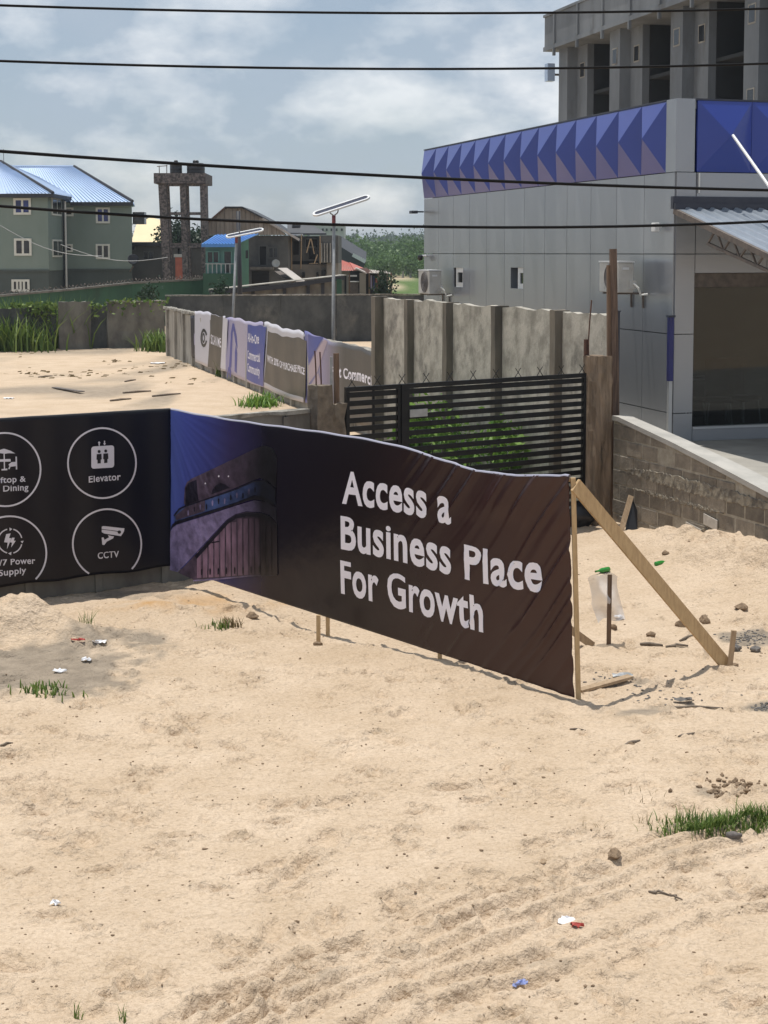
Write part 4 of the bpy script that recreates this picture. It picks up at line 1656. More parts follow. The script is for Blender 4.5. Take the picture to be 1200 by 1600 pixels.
def vinyl(name, stops, rough=.32, axis='u', bumpy=.25, mottle=0.0, mscale=4.0, mstretch=(1, 1, 1)):
    """printed vinyl: a colour run across the sheet in its own uv, faint tent wrinkles"""
    m_ = bpy.data.materials.new(name)
    m_.use_nodes = True
    t_ = m_.node_tree
    b_ = t_.nodes['Principled BSDF']
    b_.inputs['Roughness'].default_value = rough
    b_.inputs['Specular IOR Level'].default_value = .45
    uvn = nd(t_, 'ShaderNodeUVMap')
    sx_ = nd(t_, 'ShaderNodeSeparateXYZ')
    t_.links.new(uvn.outputs[0], sx_.inputs[0])
    r_ = nd(t_, 'ShaderNodeValToRGB')
    els = r_.color_ramp.elements
    while len(els) < len(stops):
        els.new(.5)
    for e, (p_, c_) in zip(els, stops):
        e.position = p_
        e.color = rgba(c_)
    t_.links.new(sx_.outputs[0 if axis == 'u' else 1], r_.inputs[0])
    ge = nd(t_, 'ShaderNodeNewGeometry')
    if mottle > 0:          # the printed picture is not one flat ink
        mp_ = nd(t_, 'ShaderNodeMapping')
        mp_.inputs['Scale'].default_value = mstretch
        t_.links.new(ge.outputs['Position'], mp_.inputs['Vector'])
        nn_ = nd(t_, 'ShaderNodeTexNoise', Scale=mscale, Detail=6, Roughness=.6)
        t_.links.new(mp_.outputs[0], nn_.inputs['Vector'])
        mr_ = nd(t_, 'ShaderNodeMapRange')
        mr_.inputs['From Min'].default_value = .3
        mr_.inputs['From Max'].default_value = .7
        mr_.inputs['To Min'].default_value = 1 - mottle
        mr_.inputs['To Max'].default_value = 1 + mottle
        t_.links.new(nn_.outputs[0], mr_.inputs['Value'])
        hs_ = nd(t_, 'ShaderNodeHueSaturation')
        t_.links.new(mr_.outputs[0], hs_.inputs['Value'])
        t_.links.new(r_.outputs[0], hs_.inputs['Color'])
        t_.links.new(hs_.outputs[0], b_.inputs['Base Color'])
    else:
        t_.links.new(r_.outputs[0], b_.inputs['Base Color'])
    n_ = nd(t_, 'ShaderNodeTexNoise', Scale=2.2, Detail=4, Roughness=.5)
    t_.links.new(ge.outputs['Position'], n_.inputs['Vector'])
    bp_n = nd(t_, 'ShaderNodeBump')
    bp_n.inputs['Strength'].default_value = bumpy
    bp_n.inputs['Distance'].default_value = .05
    t_.links.new(n_.outputs[0], bp_n.inputs['Height'])
    t_.links.new(bp_n.outputs[0], b_.inputs['Normal'])
    MATS[name] = m_
    return m_


def _sm(a, b, x):
    t = min(1, max(0, (x - a) / (b - a)))
    return t * t * (3 - 2 * t)


def n1(x, seed=0):
    i = math.floor(x)
    f_ = x - i
    f_ = f_ * f_ * (3 - 2 * f_)
    h = lambda k: random.Random(k * 7919 + seed).random()
    if (i, seed) not in _n1c:
        _n1c[(i, seed)] = (h(i), h(i + 1))
    a, b = _n1c[(i, seed)]
    return a + (b - a) * f_


_n1c = {}

# ---- big banner "Access a Business Place For Growth"
NEAR = G(898, 1092)
NEARZ = hz(NEAR.x, NEAR.y)
CL = Vector((CORNER2.x, CORNER2.y))
vinyl('vinyl_access', [(0, (.10, .145, .50)), (.05, (.075, .10, .40)), (.11, (.055, .066, .27)), (.19, (.036, .030, .105)), (.30, (.008, .006, .014)), (.55, (.010, .006, .009)), (.78, (.032, .013, .013)), (1.0, (.052, .022, .018))], .27)
MATS['vinyl_access'].node_tree.nodes['Principled BSDF'].inputs['Specular IOR Level'].default_value = .34

for nm_, c_ in (('art_print_dusk', (.085, .06, .095)), ('art_print_dusk_dark', (.012, .010, .022)), ('art_print_lilac', (.23, .19, .36)), ('art_print_glass', (.055, .09, .24)), ('art_print_mullion', (.27, .17, .25))):
    k_ = lambda f_: (c_[0] * f_ + .004, c_[1] * f_ + .004, c_[2] * f_ + .006)
    vinyl(nm_, [(0, k_(1.0)), (.11, k_(.95)), (.17, k_(.78)), (.23, k_(.42)), (.285, k_(.03)), (1, k_(.02))], .34, mottle=.55, mscale=5.0, mstretch=(1, 1, .45) if 'mull' in nm_ else (1, 1, 1.3))


def acc_top(u):
    sag = -.115 * math.exp(-((u - .83) / .13) ** 2) - .015 * math.sin(u * 9)
    return 2.50 + (2.40 - 2.50) * u + sag * (1 if u < .985 else .6)


def acc_bot(u):
    return .235 * max(0.0, 1 - u) ** .8 + .0 * u - .03 * math.sin(math.pi * u) + .015


def acc_disp(u, v):
    x_, y_ = u * 7.35, v * 2.4
    d = .012 * math.sin(u * 7 + 1.0) * (1 - v) + .02 * math.sin(math.pi * u) * math.sin(math.pi * v)
    k = _sm(.60, .80, u) * (1 - .3 * _sm(.97, 1.0, u)) * (.35 + .65 * _sm(.1, .55, v + (u - .8) * 1.2))
    q = .78 * x_ - .62 * y_
    wv = q * 8.5 + .5 * n1(.8 * (x_ + y_), 3)
    r1 = 1 - abs(2 * n1(wv, 11) - 1)
    r2 = 1 - abs(2 * n1(wv * 2.3 + 5, 12) - 1)
    k *= 1 - .62 * _sm(.44, .5, u) * (1 - _sm(.88, .95, u)) * _sm(.22, .32, v) * (1 - _sm(.72, .86, v))
    br = .35 + .9 * n1(1.6 * (.62 * x_ + .78 * y_) + 3 * n1(q * 3, 5), 9)
    d += k * br * (.050 * r1 ** 2.4 + .012 * r2)
    # rays of tension from the far top corner
    if u < .25:
        q2 = math.atan2(1.02 - v, (u + .02) * 3.0)
        d += .010 * (1 - _sm(.05, .25, u)) * (1 - abs(2 * n1(q2 * 16, 21) - 1)) ** 2
    return d


acc = Surf(CL, (NEAR.x, NEAR.y), acc_bot, acc_top, acc_disp, lambda u, v: Vector((-.085 * v * u ** 3, 0, 0)))
AB = thing('hoarding_banner', 'long dark banner reading Access a Business Place For Growth on timber props', 'banner', (NEAR.x, NEAR.y, 0), 0)
AS = acc.sheet('vinyl_sheet', 'vinyl_access', AB, 300, 96)
# hem over the top batten
hem = MB()
n = 120
v = []
for i in range(n + 1):
    u = i / n
    P_ = acc.at(u, 1.0)
    for (o_, zz) in ((.004, -.010), (.002, .004), (-.015, .010), (-.03, .004), (-.035, -.02)):
        v.append(P_ + acc.n * o_ + Vector((0, 0, zz + .004 * math.sin(u * 60))))
f = []
for i in range(n):
    for j in range(4):
        a = i * 5 + j
        f.append((a, a + 1, a + 6, a + 5))
mk('hem', hem.add(v, f), 'vinyl_back', AB, True)
# printed picture of a rounded building
Z8 = lambda x_, y_: (255 + x_ * .2062, 630 + y_ * .2062)


def art(name, pts, mat, lift, cell=.12):
    return acc.poly(name, [Z8(*p) for p in pts], mat, AS, lift * 2.4, .07)


art('printed_upper_floor', [(165, 760), (172, 640), (185, 600), (225, 570), (480, 450), (700, 345), (770, 318), (835, 340), (868, 420), (866, 640), (800, 590), (740, 565), (640, 605), (560, 640), (180, 775)], 'art_print_dusk', .0025)
art('printed_window', [(182, 640), (200, 605), (262, 578), (275, 700), (282, 735), (180, 772)], 'art_print_dusk_dark', .0040)
art('printed_window', [(375, 690), (385, 655), (410, 620), (440, 606), (480, 612), (515, 640)], 'art_print_dusk_dark', .0040)
art('printed_balcony', [(88, 890), (100, 840), (130, 800), (180, 778), (560, 652), (640, 618), (700, 592), (780, 590), (835, 618), (862, 655), (862, 770), (800, 722), (705, 694), (560, 750), (330, 822), (100, 895)], 'art_print_glass', .0040)
art('printed_rail', [(88, 850), (128, 796), (180, 772), (560, 645), (640, 610), (700, 585), (785, 583), (862, 645), (862, 655), (780, 592), (700, 594), (560, 656), (180, 784), (132, 808), (96, 858)], 'art_print_dusk_dark', .0052)
art('printed_ledge', [(66, 965), (78, 920), (104, 893), (560, 752), (640, 720), (705, 696), (780, 708), (850, 745), (850, 778), (780, 738), (700, 728), (640, 742), (560, 772), (112, 918), (82, 940)], 'art_print_dusk_dark', .0052)
art('printed_facade', [(62, 1262), (58, 1100), (66, 968), (84, 940), (112, 920), (560, 776), (700, 734), (790, 745), (862, 790), (870, 905), (820, 850), (760, 826), (640, 818), (560, 838), (490, 882), (380, 1000), (240, 1150), (118, 1278)], 'art_print_lilac', .0025)
art('printed_arch', [(122, 1282), (245, 1152), (385, 1002), (494, 884), (562, 840), (640, 821), (758, 829), (820, 856), (868, 910), (872, 1300), (700, 1302), (240, 1336)], 'art_print_dusk', .0028)
for k in range(14):
    xx = 268 + k * 44
    yt = 1140 - (xx - 255) * 1.02 if xx < 480 else (900 if xx < 560 else 872)
    if xx > 780:
        yt = 905
    yb = 1326 - (xx - 240) * .065 if xx < 700 else 1298
    art('printed_glazing', [(xx, yb), (xx + 34, yb - 2), (xx + 34, yt - 24 if xx < 480 else yt), (xx, yt)], 'art_print_mullion', .0040)
for k in range(9):
    xx = 300 + k * 62
    art('printed_figure', [(xx, 1300 - k * 2), (xx + 9, 1299 - k * 2), (xx + 11, 1262 - k * 3), (xx + 5, 1248 - k * 3), (xx - 1, 1262 - k * 3)], 'art_print_dusk_dark', .0056)
for k in range(12):
    xx = 200 + k * 46
    yy = 830 - (xx - 180) * .315 - (14 if k % 3 else 0)
    art('printed_figure', [(xx, yy + 26), (xx + 8, yy + 24), (xx + 10, yy - 8), (xx + 4, yy - 22), (xx - 2, yy - 6)], 'art_print_dusk_dark' if k % 2 else 'art_print_lilac', .0064)
art('printed_lintel', [(250, 1156), (388, 1006), (496, 888), (562, 846), (640, 828), (756, 836), (818, 862), (866, 918), (866, 945), (812, 892), (752, 862), (640, 856), (566, 872), (505, 912), (398, 1032), (268, 1178)], 'art_print_dusk_dark', .0052)
art('printed_glass_shade', [(105, 850), (180, 786), (330, 735), (330, 815), (110, 885)], 'art_print_dusk', .0052)
art('printed_beam', [(378, 1050), (440, 1040), (440, 1050), (378, 1060)], 'art_print_dusk_dark', .0056)
art('printed_kerb', [(240, 1338), (420, 1325), (700, 1298), (870, 1296), (870, 1304), (700, 1309), (420, 1336), (240, 1348)], 'art_print_lilac', .0052)
art('printed_glow', [(427, 552), (433, 543), (440, 551), (434, 561)], 'print_white', .0052)
art('printed_glow', [(500, 552), (506, 545), (512, 552), (506, 560)], 'print_white', .0052)
art('printed_glow', [(324, 607), (330, 598), (336, 606), (330, 615)], 'print_white', .0052)
# lettering
acc.text('lettering', 'Access a', (536.5, 786.5), (707, 820), 52, 'print_white', AS, .026, .007)
acc.text('lettering', 'Business Place', (534.5, 857.5), (850, 926), 53, 'print_white', AS, .026, .007)
acc.text('lettering', 'For Growth', (533.5, 927), (757.5, 988), 53, 'print_white', AS, .026, .007)
# timber behind: posts, top batten, raking braces
back = lambda u, v, o_: acc.flat(u, v) - acc.n * o_
p_b, p_t = back(1.0, 0, .05), back(1.0, 1, .05)
mk('post', MB().bar(Vector((p_b.x, p_b.y, NEARZ - .1)) + acc.d * .012, p_t + acc.d * .012 - Vector((0, 0, .03)), .05, .05), 'new_wood', AB)
for u in (.45, .72):
    a, b2 = back(u, 0, .06), back(u, 1, .06)
    mk('post', MB().bar(Vector((a.x, a.y, hz(a.x, a.y) - .12)), b2 - Vector((0, 0, .05)), .05, .05), 'new_wood', AB)
P5 = GH(497.5, 1004)
mk('prop', MB().bar((P5.x, P5.y, P5.z - .05), (P5.x, P5.y + .02, P5.z + .34), .05, .05), 'new_wood', AB)
a, b2 = back(0, .985, .05), back(1, .975, .05)
mk('batten', MB().tube([back(i / 30, 1, .03) - Vector((0, 0, .05)) for i in range(31)], .022, 6), 'new_wood', AB)
FOOT = GH(1134, 1040)
TOPB = p_t + acc.d * .045 - Vector((0, 0, .10))
mk('brace', MB().bar(TOPB, (FOOT.x, FOOT.y, FOOT.z + .02), .035, .15, (0, 0, 1)), 'new_wood', AB)
F2 = GH(926, 1008)
a = back(.72, .6, .08)
mk('brace', MB().bar(a, (F2.x, F2.y, F2.z), .035, .09), 'dull_wood', AB)

# ---- left banner with round service badges
LB_L = Vector((W(-80, 655, 19.8).x, 19.8))
LEFT_D = -GL
L_END = CL + LEFT_D * 6.6
vinyl('vinyl_badges', [(0, (.018, .013, .014)), (.55, (.014, .010, .013)), (.70, (.006, .005, .009)), (1, (.004, .005, .013))], .36)
MATS['vinyl_badges'].node_tree.nodes['Principled BSDF'].inputs['Specular IOR Level'].default_value = .28


def lb_top(u):
    return 2.50 + .03 * (1 - u)


def lb_bot(u):
    return .245 + .05 * (1 - u) + .012 * math.sin(u * 40)


lb = Surf((L_END.x, L_END.y), (CL.x - .004, CL.y), lb_bot, lb_top, lambda u, v: .010 * math.sin(u * 30 + v * 3) + .006 * math.sin(u * 71))
LBT = thing('badge_banner', 'black banner with white ringed service badges on the front wall', 'banner', (CL.x, CL.y, 0), 0)
LS = lb.sheet('vinyl_sheet', 'vinyl_badges', LBT, 160, 50)
hem = MB()
v = []
for i in range(81):
    P_ = lb.at(i / 80, 1.0)
    for (o_, zz) in ((.004, -.015), (.002, .008), (-.05, .01), (-.12, -.01)):
        v.append(P_ + lb.n * o_ + Vector((0, 0, zz)))
f = []
for i in range(80):
    for j in range(3):
        a_ = i * 4 + j
        f.append((a_, a_ + 1, a_ + 5, a_ + 4))
mk('hem', hem.add(v, f), 'print_black', LBT, True)
PW_ = 'print_grey_white'
lb.ring('printed_ring', (159.5, 723.5), 54.5, 56, 2.6, PW_, LS)
lb.ring('printed_ring', (167.5, 850), 54.5, 56, 2.6, PW_, LS)
lb.ring('printed_ring', (7, 733.5), 58, 58.5, 2.6, PW_, LS)
lb.ring('printed_ring', (15, 864), 58.5, 59, 2.6, PW_, LS)
Z7 = lambda x_, y_: (x_ * .225, 640 + y_ * .225)


def lart(name, pts, mat, lift=.003):
    return lb.poly(name, [Z7(*p) for p in pts], mat, LS, lift, .15)


# elevator badge
def rrect(x0, y0, x1, y1, r_, sk=0):
    out = []
    for (cx, cy, a0) in ((x1 - r_, y0 + r_, -90), (x1 - r_, y1 - r_, 0), (x0 + r_, y1 - r_, 90), (x0 + r_, y0 + r_, 180)):
        for k_ in range(4):
            t_ = R(a0 + 30 * k_)
            X_ = cx + math.cos(t_) * r_
            out.append((X_, cy + math.sin(t_) * r_ - (X_ - x0) * sk))
    return out


def circ(cx, cy, r_, n_=14):
    return [(cx + math.cos(2 * math.pi * k_ / n_) * r_, cy + math.sin(2 * math.pi * k_ / n_) * r_) for k_ in range(n_)]


lart('printed_lift_sign', rrect(630, 256, 793, 410, 18, .05), PW_)
for (cx, dy) in ((685, 0), (733, -3)):
    lart('printed_person', circ(cx, 290 + dy, 11), 'print_black', .0048)
    lart('printed_person', [(cx - 17, 308 + dy), (cx + 17, 306 + dy), (cx + 19, 345 + dy), (cx + 12, 346 + dy), (cx + 12, 372 + dy), (cx - 12, 374 + dy), (cx - 12, 347 + dy), (cx - 19, 347 + dy)], 'print_black', .0048)
lart('printed_arrow', [(686, 218), (696, 232), (690, 232), (690, 250), (682, 250), (682, 232), (676, 232)], PW_)
lart('printed_arrow', [(725, 248), (735, 234), (729, 234), (729, 216), (721, 216), (721, 234), (715, 234)], PW_)
lb.text('lettering', 'Elevator', (138, 754), (188.5, 750), 10.0, PW_, LS, .016)
# camera badge
lart('printed_camera', [(704, 812), (716, 808), (862, 824), (858, 846), (838, 878), (722, 860), (704, 850)], PW_)
lart('printed_camera_lens', circ(826, 850, 12), 'print_black', .0048)
lart('printed_camera_line', [(704, 828), (838, 846), (838, 850), (704, 832)], 'print_black', .0048)
lart('printed_camera', [(748, 872), (790, 880), (784, 894), (740, 916), (722, 940), (708, 936), (704, 888), (716, 886), (724, 904), (756, 886)], PW_)
lb.text('lettering', 'CCTV', (152.5, 873.5), (185.5, 870.5), 10.0, PW_, LS, .016)
# dining badge (parasol, table, chair)
lart('printed_parasol', [(-60, 305), (-20, 285), (20, 272), (30, 272), (70, 285), (104, 304), (60, 302), (30, 306), (0, 302)], PW_)
lart('printed_pole', [(22, 306), (30, 306), (32, 410), (24, 410)], PW_)
lart('printed_table', [(-30, 345), (70, 342), (72, 360), (-30, 362)], PW_)
lart('printed_table_foot', [(8, 412), (48, 408), (48, 420), (8, 422)], PW_)
lart('printed_chair', [(56, 380), (78, 364), (106, 362), (106, 326), (116, 326), (118, 414), (108, 416), (108, 392), (70, 396), (64, 412), (54, 412), (62, 392)], PW_)
lb.text('lettering', 'Rooftop &', (-26, 756), (40.3, 752.6), 9.2, PW_, LS, .016)
lb.text('lettering', 'Dining', (4.4, 768), (44.6, 766.2), 9.2, PW_, LS, .016)
# power badge (bolts in turning arrows)
lart('printed_bolt', [(40, 864), (70, 858), (60, 890), (76, 892), (46, 968), (50, 922), (26, 920)], PW_)
lart('printed_bolt', [(80, 888), (98, 888), (92, 908), (106, 910), (74, 956), (80, 922), (66, 920)], PW_)
for (a0, a1) in ((15, 75), (105, 165), (195, 255), (285, 345)):
    lb.ring('printed_arc', Z7(68, 912), 19.5, 20.0, 1.8, PW_, LS, .003, a0, a1, 12)
lart('printed_arrow', [(140, 912), (162, 910), (152, 928)], PW_)
lart('printed_arrow', [(62, 818), (82, 828), (64, 842)], PW_)
lart('printed_arrow', [(76, 986), (54, 998), (74, 1010)], PW_)
lb.text('lettering', '24/7 Power', (-16, 885), (54.8, 881), 9.5, PW_, LS, .016)
lb.text('lettering', 'Supply', (-2, 900.5), (40.5, 895.5), 9.5, PW_, LS, .016)

# ---- row of wall banners at the back
vinyl('vinyl_logo', [(0, (.55, .54, .60)), (1, (.52, .51, .57))], .45)
vinyl('vinyl_mauve', [(0, (.26, .24, .42)), (.35, (.42, .38, .48)), (1, (.34, .31, .46))], .45)
vinyl('vinyl_pale', [(0, (.56, .55, .60)), (1, (.54, .53, .58))], .45)
vinyl('vinyl_dusk', [(0, (.12, .13, .36)), (.3, (.26, .23, .36)), (.55, (.10, .09, .09)), (.62, (.055, .05, .045)), (1, (.06, .052, .045))], .45)


def wall_banner(name, label, pl, pr, tops, bots, mat, seed):
    """pl, pr: photo columns of its ends; tops/bots: rows at left and right"""
    sl, _ = s_on(pl, tops[0], VW0, VWD)
    sr, _ = s_on(pr, tops[1], VW0, VWD)
    off = .115
    nv_ = Vector((-VWD.y, VWD.x))
    if nv_.x > 0:
        nv_ = -nv_
    Lp, Rp = VW0 + VWD * sl + nv_ * off, VW0 + VWD * sr + nv_ * off
    zz = []
    for (px, py, s_) in ((pl, tops[0], sl), (pr, tops[1], sr), (pl, bots[0], sl), (pr, bots[1], sr)):
        zz.append(s_on(px, py, VW0 + nv_ * off, VWD)[1])
    t = thing(name, label, 'banner', (Lp.x, Lp.y, 0), 0, 'printed banners on the long wall')
    sag = lambda u: -.03 * math.sin(u * 9 + seed) - .02 * math.sin(u * 23 + seed)
    bow = lambda u: -.10 * math.sin(math.pi * u)
    sf = Surf(Lp, Rp, lambda u: zz[2] + (zz[3] - zz[2]) * u + bow(u) * .6, lambda u: zz[0] + (zz[1] - zz[0]) * u + sag(u),
              lambda u, v: .012 * math.sin(u * 17 + seed + v) + .010 * math.sin(u * 5 + 2 * v + seed))
    return t, sf, sf.sheet('vinyl_sheet', mat, t, 48, 16, .01)


t1, f1, o1 = wall_banner('wall_banner', 'pale wall banner with a dark round logo and brown scan field, farthest of the row', 309, 357, (485, 496), (566, 582), 'vinyl_logo', 1)
f1.poly('printed_field', [(329, 490), (348.5, 494), (345, 579), (325, 573)], 'print_brown', o1, .005)
f1.poly('printed_strip', [(348.5, 497), (357, 499), (353, 578), (344.5, 575)], 'print_grey_white', o1, .006)
f1.ring('printed_logo', (318.5, 528), 5.5, 14.5, 1.8, 'print_black', o1, .006, 20, 340, 24, False)
f1.ring('printed_logo', (318.0, 528), 2.6, 8, 1.2, 'print_black', o1, .006, 0, 360, 16, False)
f1.text('lettering', 'SCAN ME', (329, 537), (345.5, 543), 15, 'print_white', o1, .02, .008)
t2, f2, o2 = wall_banner('wall_banner', 'mauve wall banner with purple arches and a blue lettered box', 357.5, 417, (496, 506), (582, 607), 'vinyl_mauve', 2)
f2.poly('printed_box', [(388, 507), (416.5, 511.5), (411, 604), (384, 592)], 'print_blue', o2, .005)
f2.poly('printed_arch', [(358, 572), (360, 520), (363, 505), (366, 506), (370, 525), (371.5, 545), (368, 535), (365, 516), (363, 520), (361.5, 560), (361, 575)], 'print_violet', o2, .005)
f2.poly('printed_arch', [(366.5, 580), (367, 550), (369, 538), (371, 552), (370, 583)], 'print_violet', o2, .006)
f2.poly('printed_arch', [(355, 590), (357, 574), (359, 571), (361, 580), (360.5, 590), (359, 588), (358, 578), (356.5, 590)], 'print_violet', o2, .005)
f2.text('lettering', 'All-in-One', (388, 534), (405, 537), 14, 'print_white', o2, .02, .008)
f2.text('lettering', 'Commercial', (387, 560), (406.5, 566), 13, 'print_white', o2, .02, .008)
f2.text('lettering', 'Community', (386.5, 580), (406, 588), 13, 'print_white', o2, .02, .008)
t3, f3, o3 = wall_banner('wall_banner', 'white wall banner with a brown field about the purchase price', 417.5, 480.5, (504, 521), (607, 631), 'vinyl_pale', 3)
f3.poly('printed_field', [(417.8, 517), (479, 532.5), (478, 622), (412.8, 597)], 'print_brown', o3, .005)
f3.text('lettering', 'WITH 20% OF PURCHASE PRICE', (417, 565), (477, 586), 11, 'print_white', o3, .03, .008)
t4, f4, o4 = wall_banner('wall_banner', 'violet and dark wall banner lettered Commercial, nearest of the row behind the gate', 481, 590, (520, 552), (631, 672), 'vinyl_dusk', 4)
f4.poly('printed_sky', [(481.5, 522), (506, 527), (481.5, 568)], 'print_blue', o4, .005)
f4.poly('printed_slab', [(481.5, 572), (507, 530), (512, 533), (497, 580), (481.5, 600)], 'print_pink', o4, .005)
f4.poly('printed_slab', [(482, 606), (498, 582), (503, 600), (492, 630), (483, 626)], 'print_pink', o4, .006)
f4.text('lettering', 'First Commercial', (518, 588), (589, 604), 16, 'print_white', o4, .03, .008)
t5, f5, o5 = wall_banner('wall_banner', 'narrow dark blue wall banner peeping out beyond the pale logo banner', 302, 308.6, (494, 496), (556, 560), 'print_dusk_dark', 5)
f5.poly('printed_slip', [(303, 520), (306, 521), (306, 540), (303.4, 538)], 'print_lavender', o5, .005)
#@@PART6

# ================================================================== FAR HOUSES
def win(parent, px0, py0, px1, py1, Y, frame='window_frame', pane='window_dark', ft=.12, bars=1, prow=0, axis='y'):
    """a window on a wall plane facing the camera at distance Y, given by its photo rectangle"""
    a, b_ = W(px0, py1, Y), W(px1, py0, Y)
    x0, x1, z0, z1 = a.x, b_.x, a.z, b_.z
    m_ = MB()
    m_.box(x0 - ft, x1 + ft, Y - .10, Y - .002, z0 - ft, z0).box(x0 - ft, x1 + ft, Y - .10, Y - .002, z1, z1 + ft)
    m_.box(x0 - ft, x0, Y - .10, Y - .002, z0, z1).box(x1, x1 + ft, Y - .10, Y - .002, z0, z1)
    w_ = (x1 - x0) / (bars + 1)
    for k_ in range(1, bars + 1):
        m_.box(x0 + k_ * w_ - ft * .45, x0 + k_ * w_ + ft * .45, Y - .09, Y - .002, z0, z1)
    o = mk('window', m_, frame, parent)
    for k_ in range(bars + 1):
        mk('pane', MB().box(x0 + k_ * w_ + (ft * .45 if k_ else 0), x0 + (k_ + 1) * w_ - (ft * .45 if k_ < bars else 0), Y - .03, Y - .004, z0, z1), pane, o)
    return o


def ribbed(p00, p10, p11, p01, n_, h=.05):
    """ribbed roof sheet between two edges (p00-p10 eave, p01-p11 ridge); ribs run from eave to ridge"""
    p00, p10, p11, p01 = [Vector(p) for p in (p00, p10, p11, p01)]
    nrm = (p10 - p00).cross(p01 - p00)
    if nrm.length < 1e-6:
        nrm = (p10 - p00).cross(p11 - p00)
    nrm = nrm.normalized()
    if nrm.z < 0:
        nrm = -nrm
    m_ = MB()
    v_ = []
    for i in range(n_):
        for (f_, hh_) in ((0, 0), (.72, 0), (.79, h), (.93, h)):
            t = (i + f_) / n_
            v_ += [p00.lerp(p10, t) + nrm * hh_, p01.lerp(p11, t) + nrm * hh_]
    v_ += [p10, p11]
    k_ = len(v_) // 2
    return m_.add(v_, [(2 * i, 2 * i + 2, 2 * i + 3, 2 * i + 1) for i in range(k_ - 1)])


def X(px, Y, py=395):
    return W(px, py, Y).x


def Zp(py, Y, px=600):
    return W(px, py, Y).z


# ---- pale green house with blue hipped roof
gh = thing('green_house', 'three storey pale green house with a light blue hipped roof', 'house', (X(60, 112), 112, 0), 0)
YL, YR = 112.0, 118.0
xl0, xl1 = X(-150, YL), X(76, YL)
xr1 = X(206, YR)
ze_l, ze_r = Zp(304, YL, 40), Zp(317, YR, 150)
zb = Zp(423, YL, 40)
mk('wall', MB().box(xl0, xl1, YL, 128, zb, ze_l), 'green_wall', gh)
xrb = X(207, 129)
mk('wall', MB().hexa([(xl1 + .002, YR, zb), (xr1, YR, zb), (xrb, 129, zb), (xl1 + .002, 129, zb)], [(xl1 + .002, YR, ze_r), (xr1, YR, ze_r), (xrb, 129, ze_r), (xl1 + .002, 129, ze_r)]), 'green_wall', gh)
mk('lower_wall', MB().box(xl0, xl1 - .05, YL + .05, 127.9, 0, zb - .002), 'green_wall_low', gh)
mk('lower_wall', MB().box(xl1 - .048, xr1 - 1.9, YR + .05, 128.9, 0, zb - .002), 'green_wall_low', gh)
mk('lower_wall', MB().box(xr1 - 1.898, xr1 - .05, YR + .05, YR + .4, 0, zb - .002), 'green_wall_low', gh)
mk('ledge', MB().box(xl0, xl1 + .05, YL - .08, YL - .002, zb - .06, zb + .08), 'green_wall_low', gh)
mk('ledge', MB().box(xl1 + .06, xr1 + .05, YR - .08, YR - .002, zb - .06, zb + .08), 'green_wall_low', gh)
# left roof
er = xl1 + .5
rl = Vector((X(4, 119), 119, Zp(253, 119, 4)))
ea = ze_l + .05
fA = mk('roof_slope', ribbed((xl0 - .5, YL - .5, ea), (er, YL - .5, ea), rl, (xl0 + 4, 119, rl.z), 46, .09), 'roof_blue', gh)
mk('roof_slope', ribbed((er, YL - .5, ea), (er, 126, ea), rl + Vector((0, .3, 0)), rl, 24, .09), 'roof_blue', gh)
mk('fascia', MB().box(xl0 - .5, er, YL - .52, YL - .38, ea - .28, ea - .01), 'roof_edge', gh)
mk('fascia', MB().box(er - .14, er + .001, YL - .37, YR - .6, ea - .28, ea - .01), 'roof_edge', gh)
# right roof
ea2 = ze_r + .05
xe = X(210, YR)
r0, r1 = Vector((X(-20, 124), 124, Zp(261, 124, 60))), Vector((X(118, 124), 124, Zp(261, 124, 118)))
mk('roof_slope', ribbed((xl1 - 6, YR - .5, ea2), (xe, YR - .5, ea2), r1, (xl1 - 6, 124, r0.z), 38, .09), 'roof_blue', gh)
mk('roof_slope', ribbed((xe, YR - .5, ea2), (X(211, 130), 130, ea2), r1 + Vector((0, .3, 0)), r1, 30, .09), 'roof_blue', gh)
mk('roof_slope', ribbed((xl1 - 6, 130, ea2), (X(211, 130), 130, ea2), r1, (xl1 - 6, 124, r0.z), 38, .09), 'roof_blue', gh)
mk('ridge_cap', MB().tube([(xl1 - 6, 124, r0.z + .06), (r1.x, 124, r1.z + .06)], .10, 6), 'roof_blue', gh)
mk('ridge_cap', MB().tube([(r1.x, 124, r1.z + .06), (xe, YR - .5, ea2 + .06)], .12, 6), 'roof_edge', gh)
mk('ridge_cap', MB().tube([(rl.x, 119, rl.z + .06), (er, YL - .5, ea + .06)], .12, 6), 'roof_edge', gh)
mk('fascia', MB().box(er + .01, xe, YR - .52, YR - .38, ea2 - .28, ea2 - .01), 'roof_edge', gh)
mk('aerial', MB().tube([(X(11, 124), 123.5, r0.z), (X(11, 124), 123.5, r0.z + 1.4)], .03, 5), 'steel_pole', gh)
for (a, pane) in (((25, 313, 45, 332), 'window_blue'), ((26, 376, 46, 396), 'window_dark'), ((22, 440, 43, 452), 'window_dark')):
    win(gh, *a, YL, pane=pane, ft=.16, bars=1 if a[1] < 430 else 3)
for (a, pane) in (((153, 327, 169, 346), 'window_blue'), ((153, 384, 169, 402), 'window_dark'), ((103, 327, 112, 335), 'window_dark'), ((104, 384, 111, 391), 'window_dark')):
    win(gh, *a, YR, pane=pane, ft=.14, bars=1 if a[0] > 120 else 0)
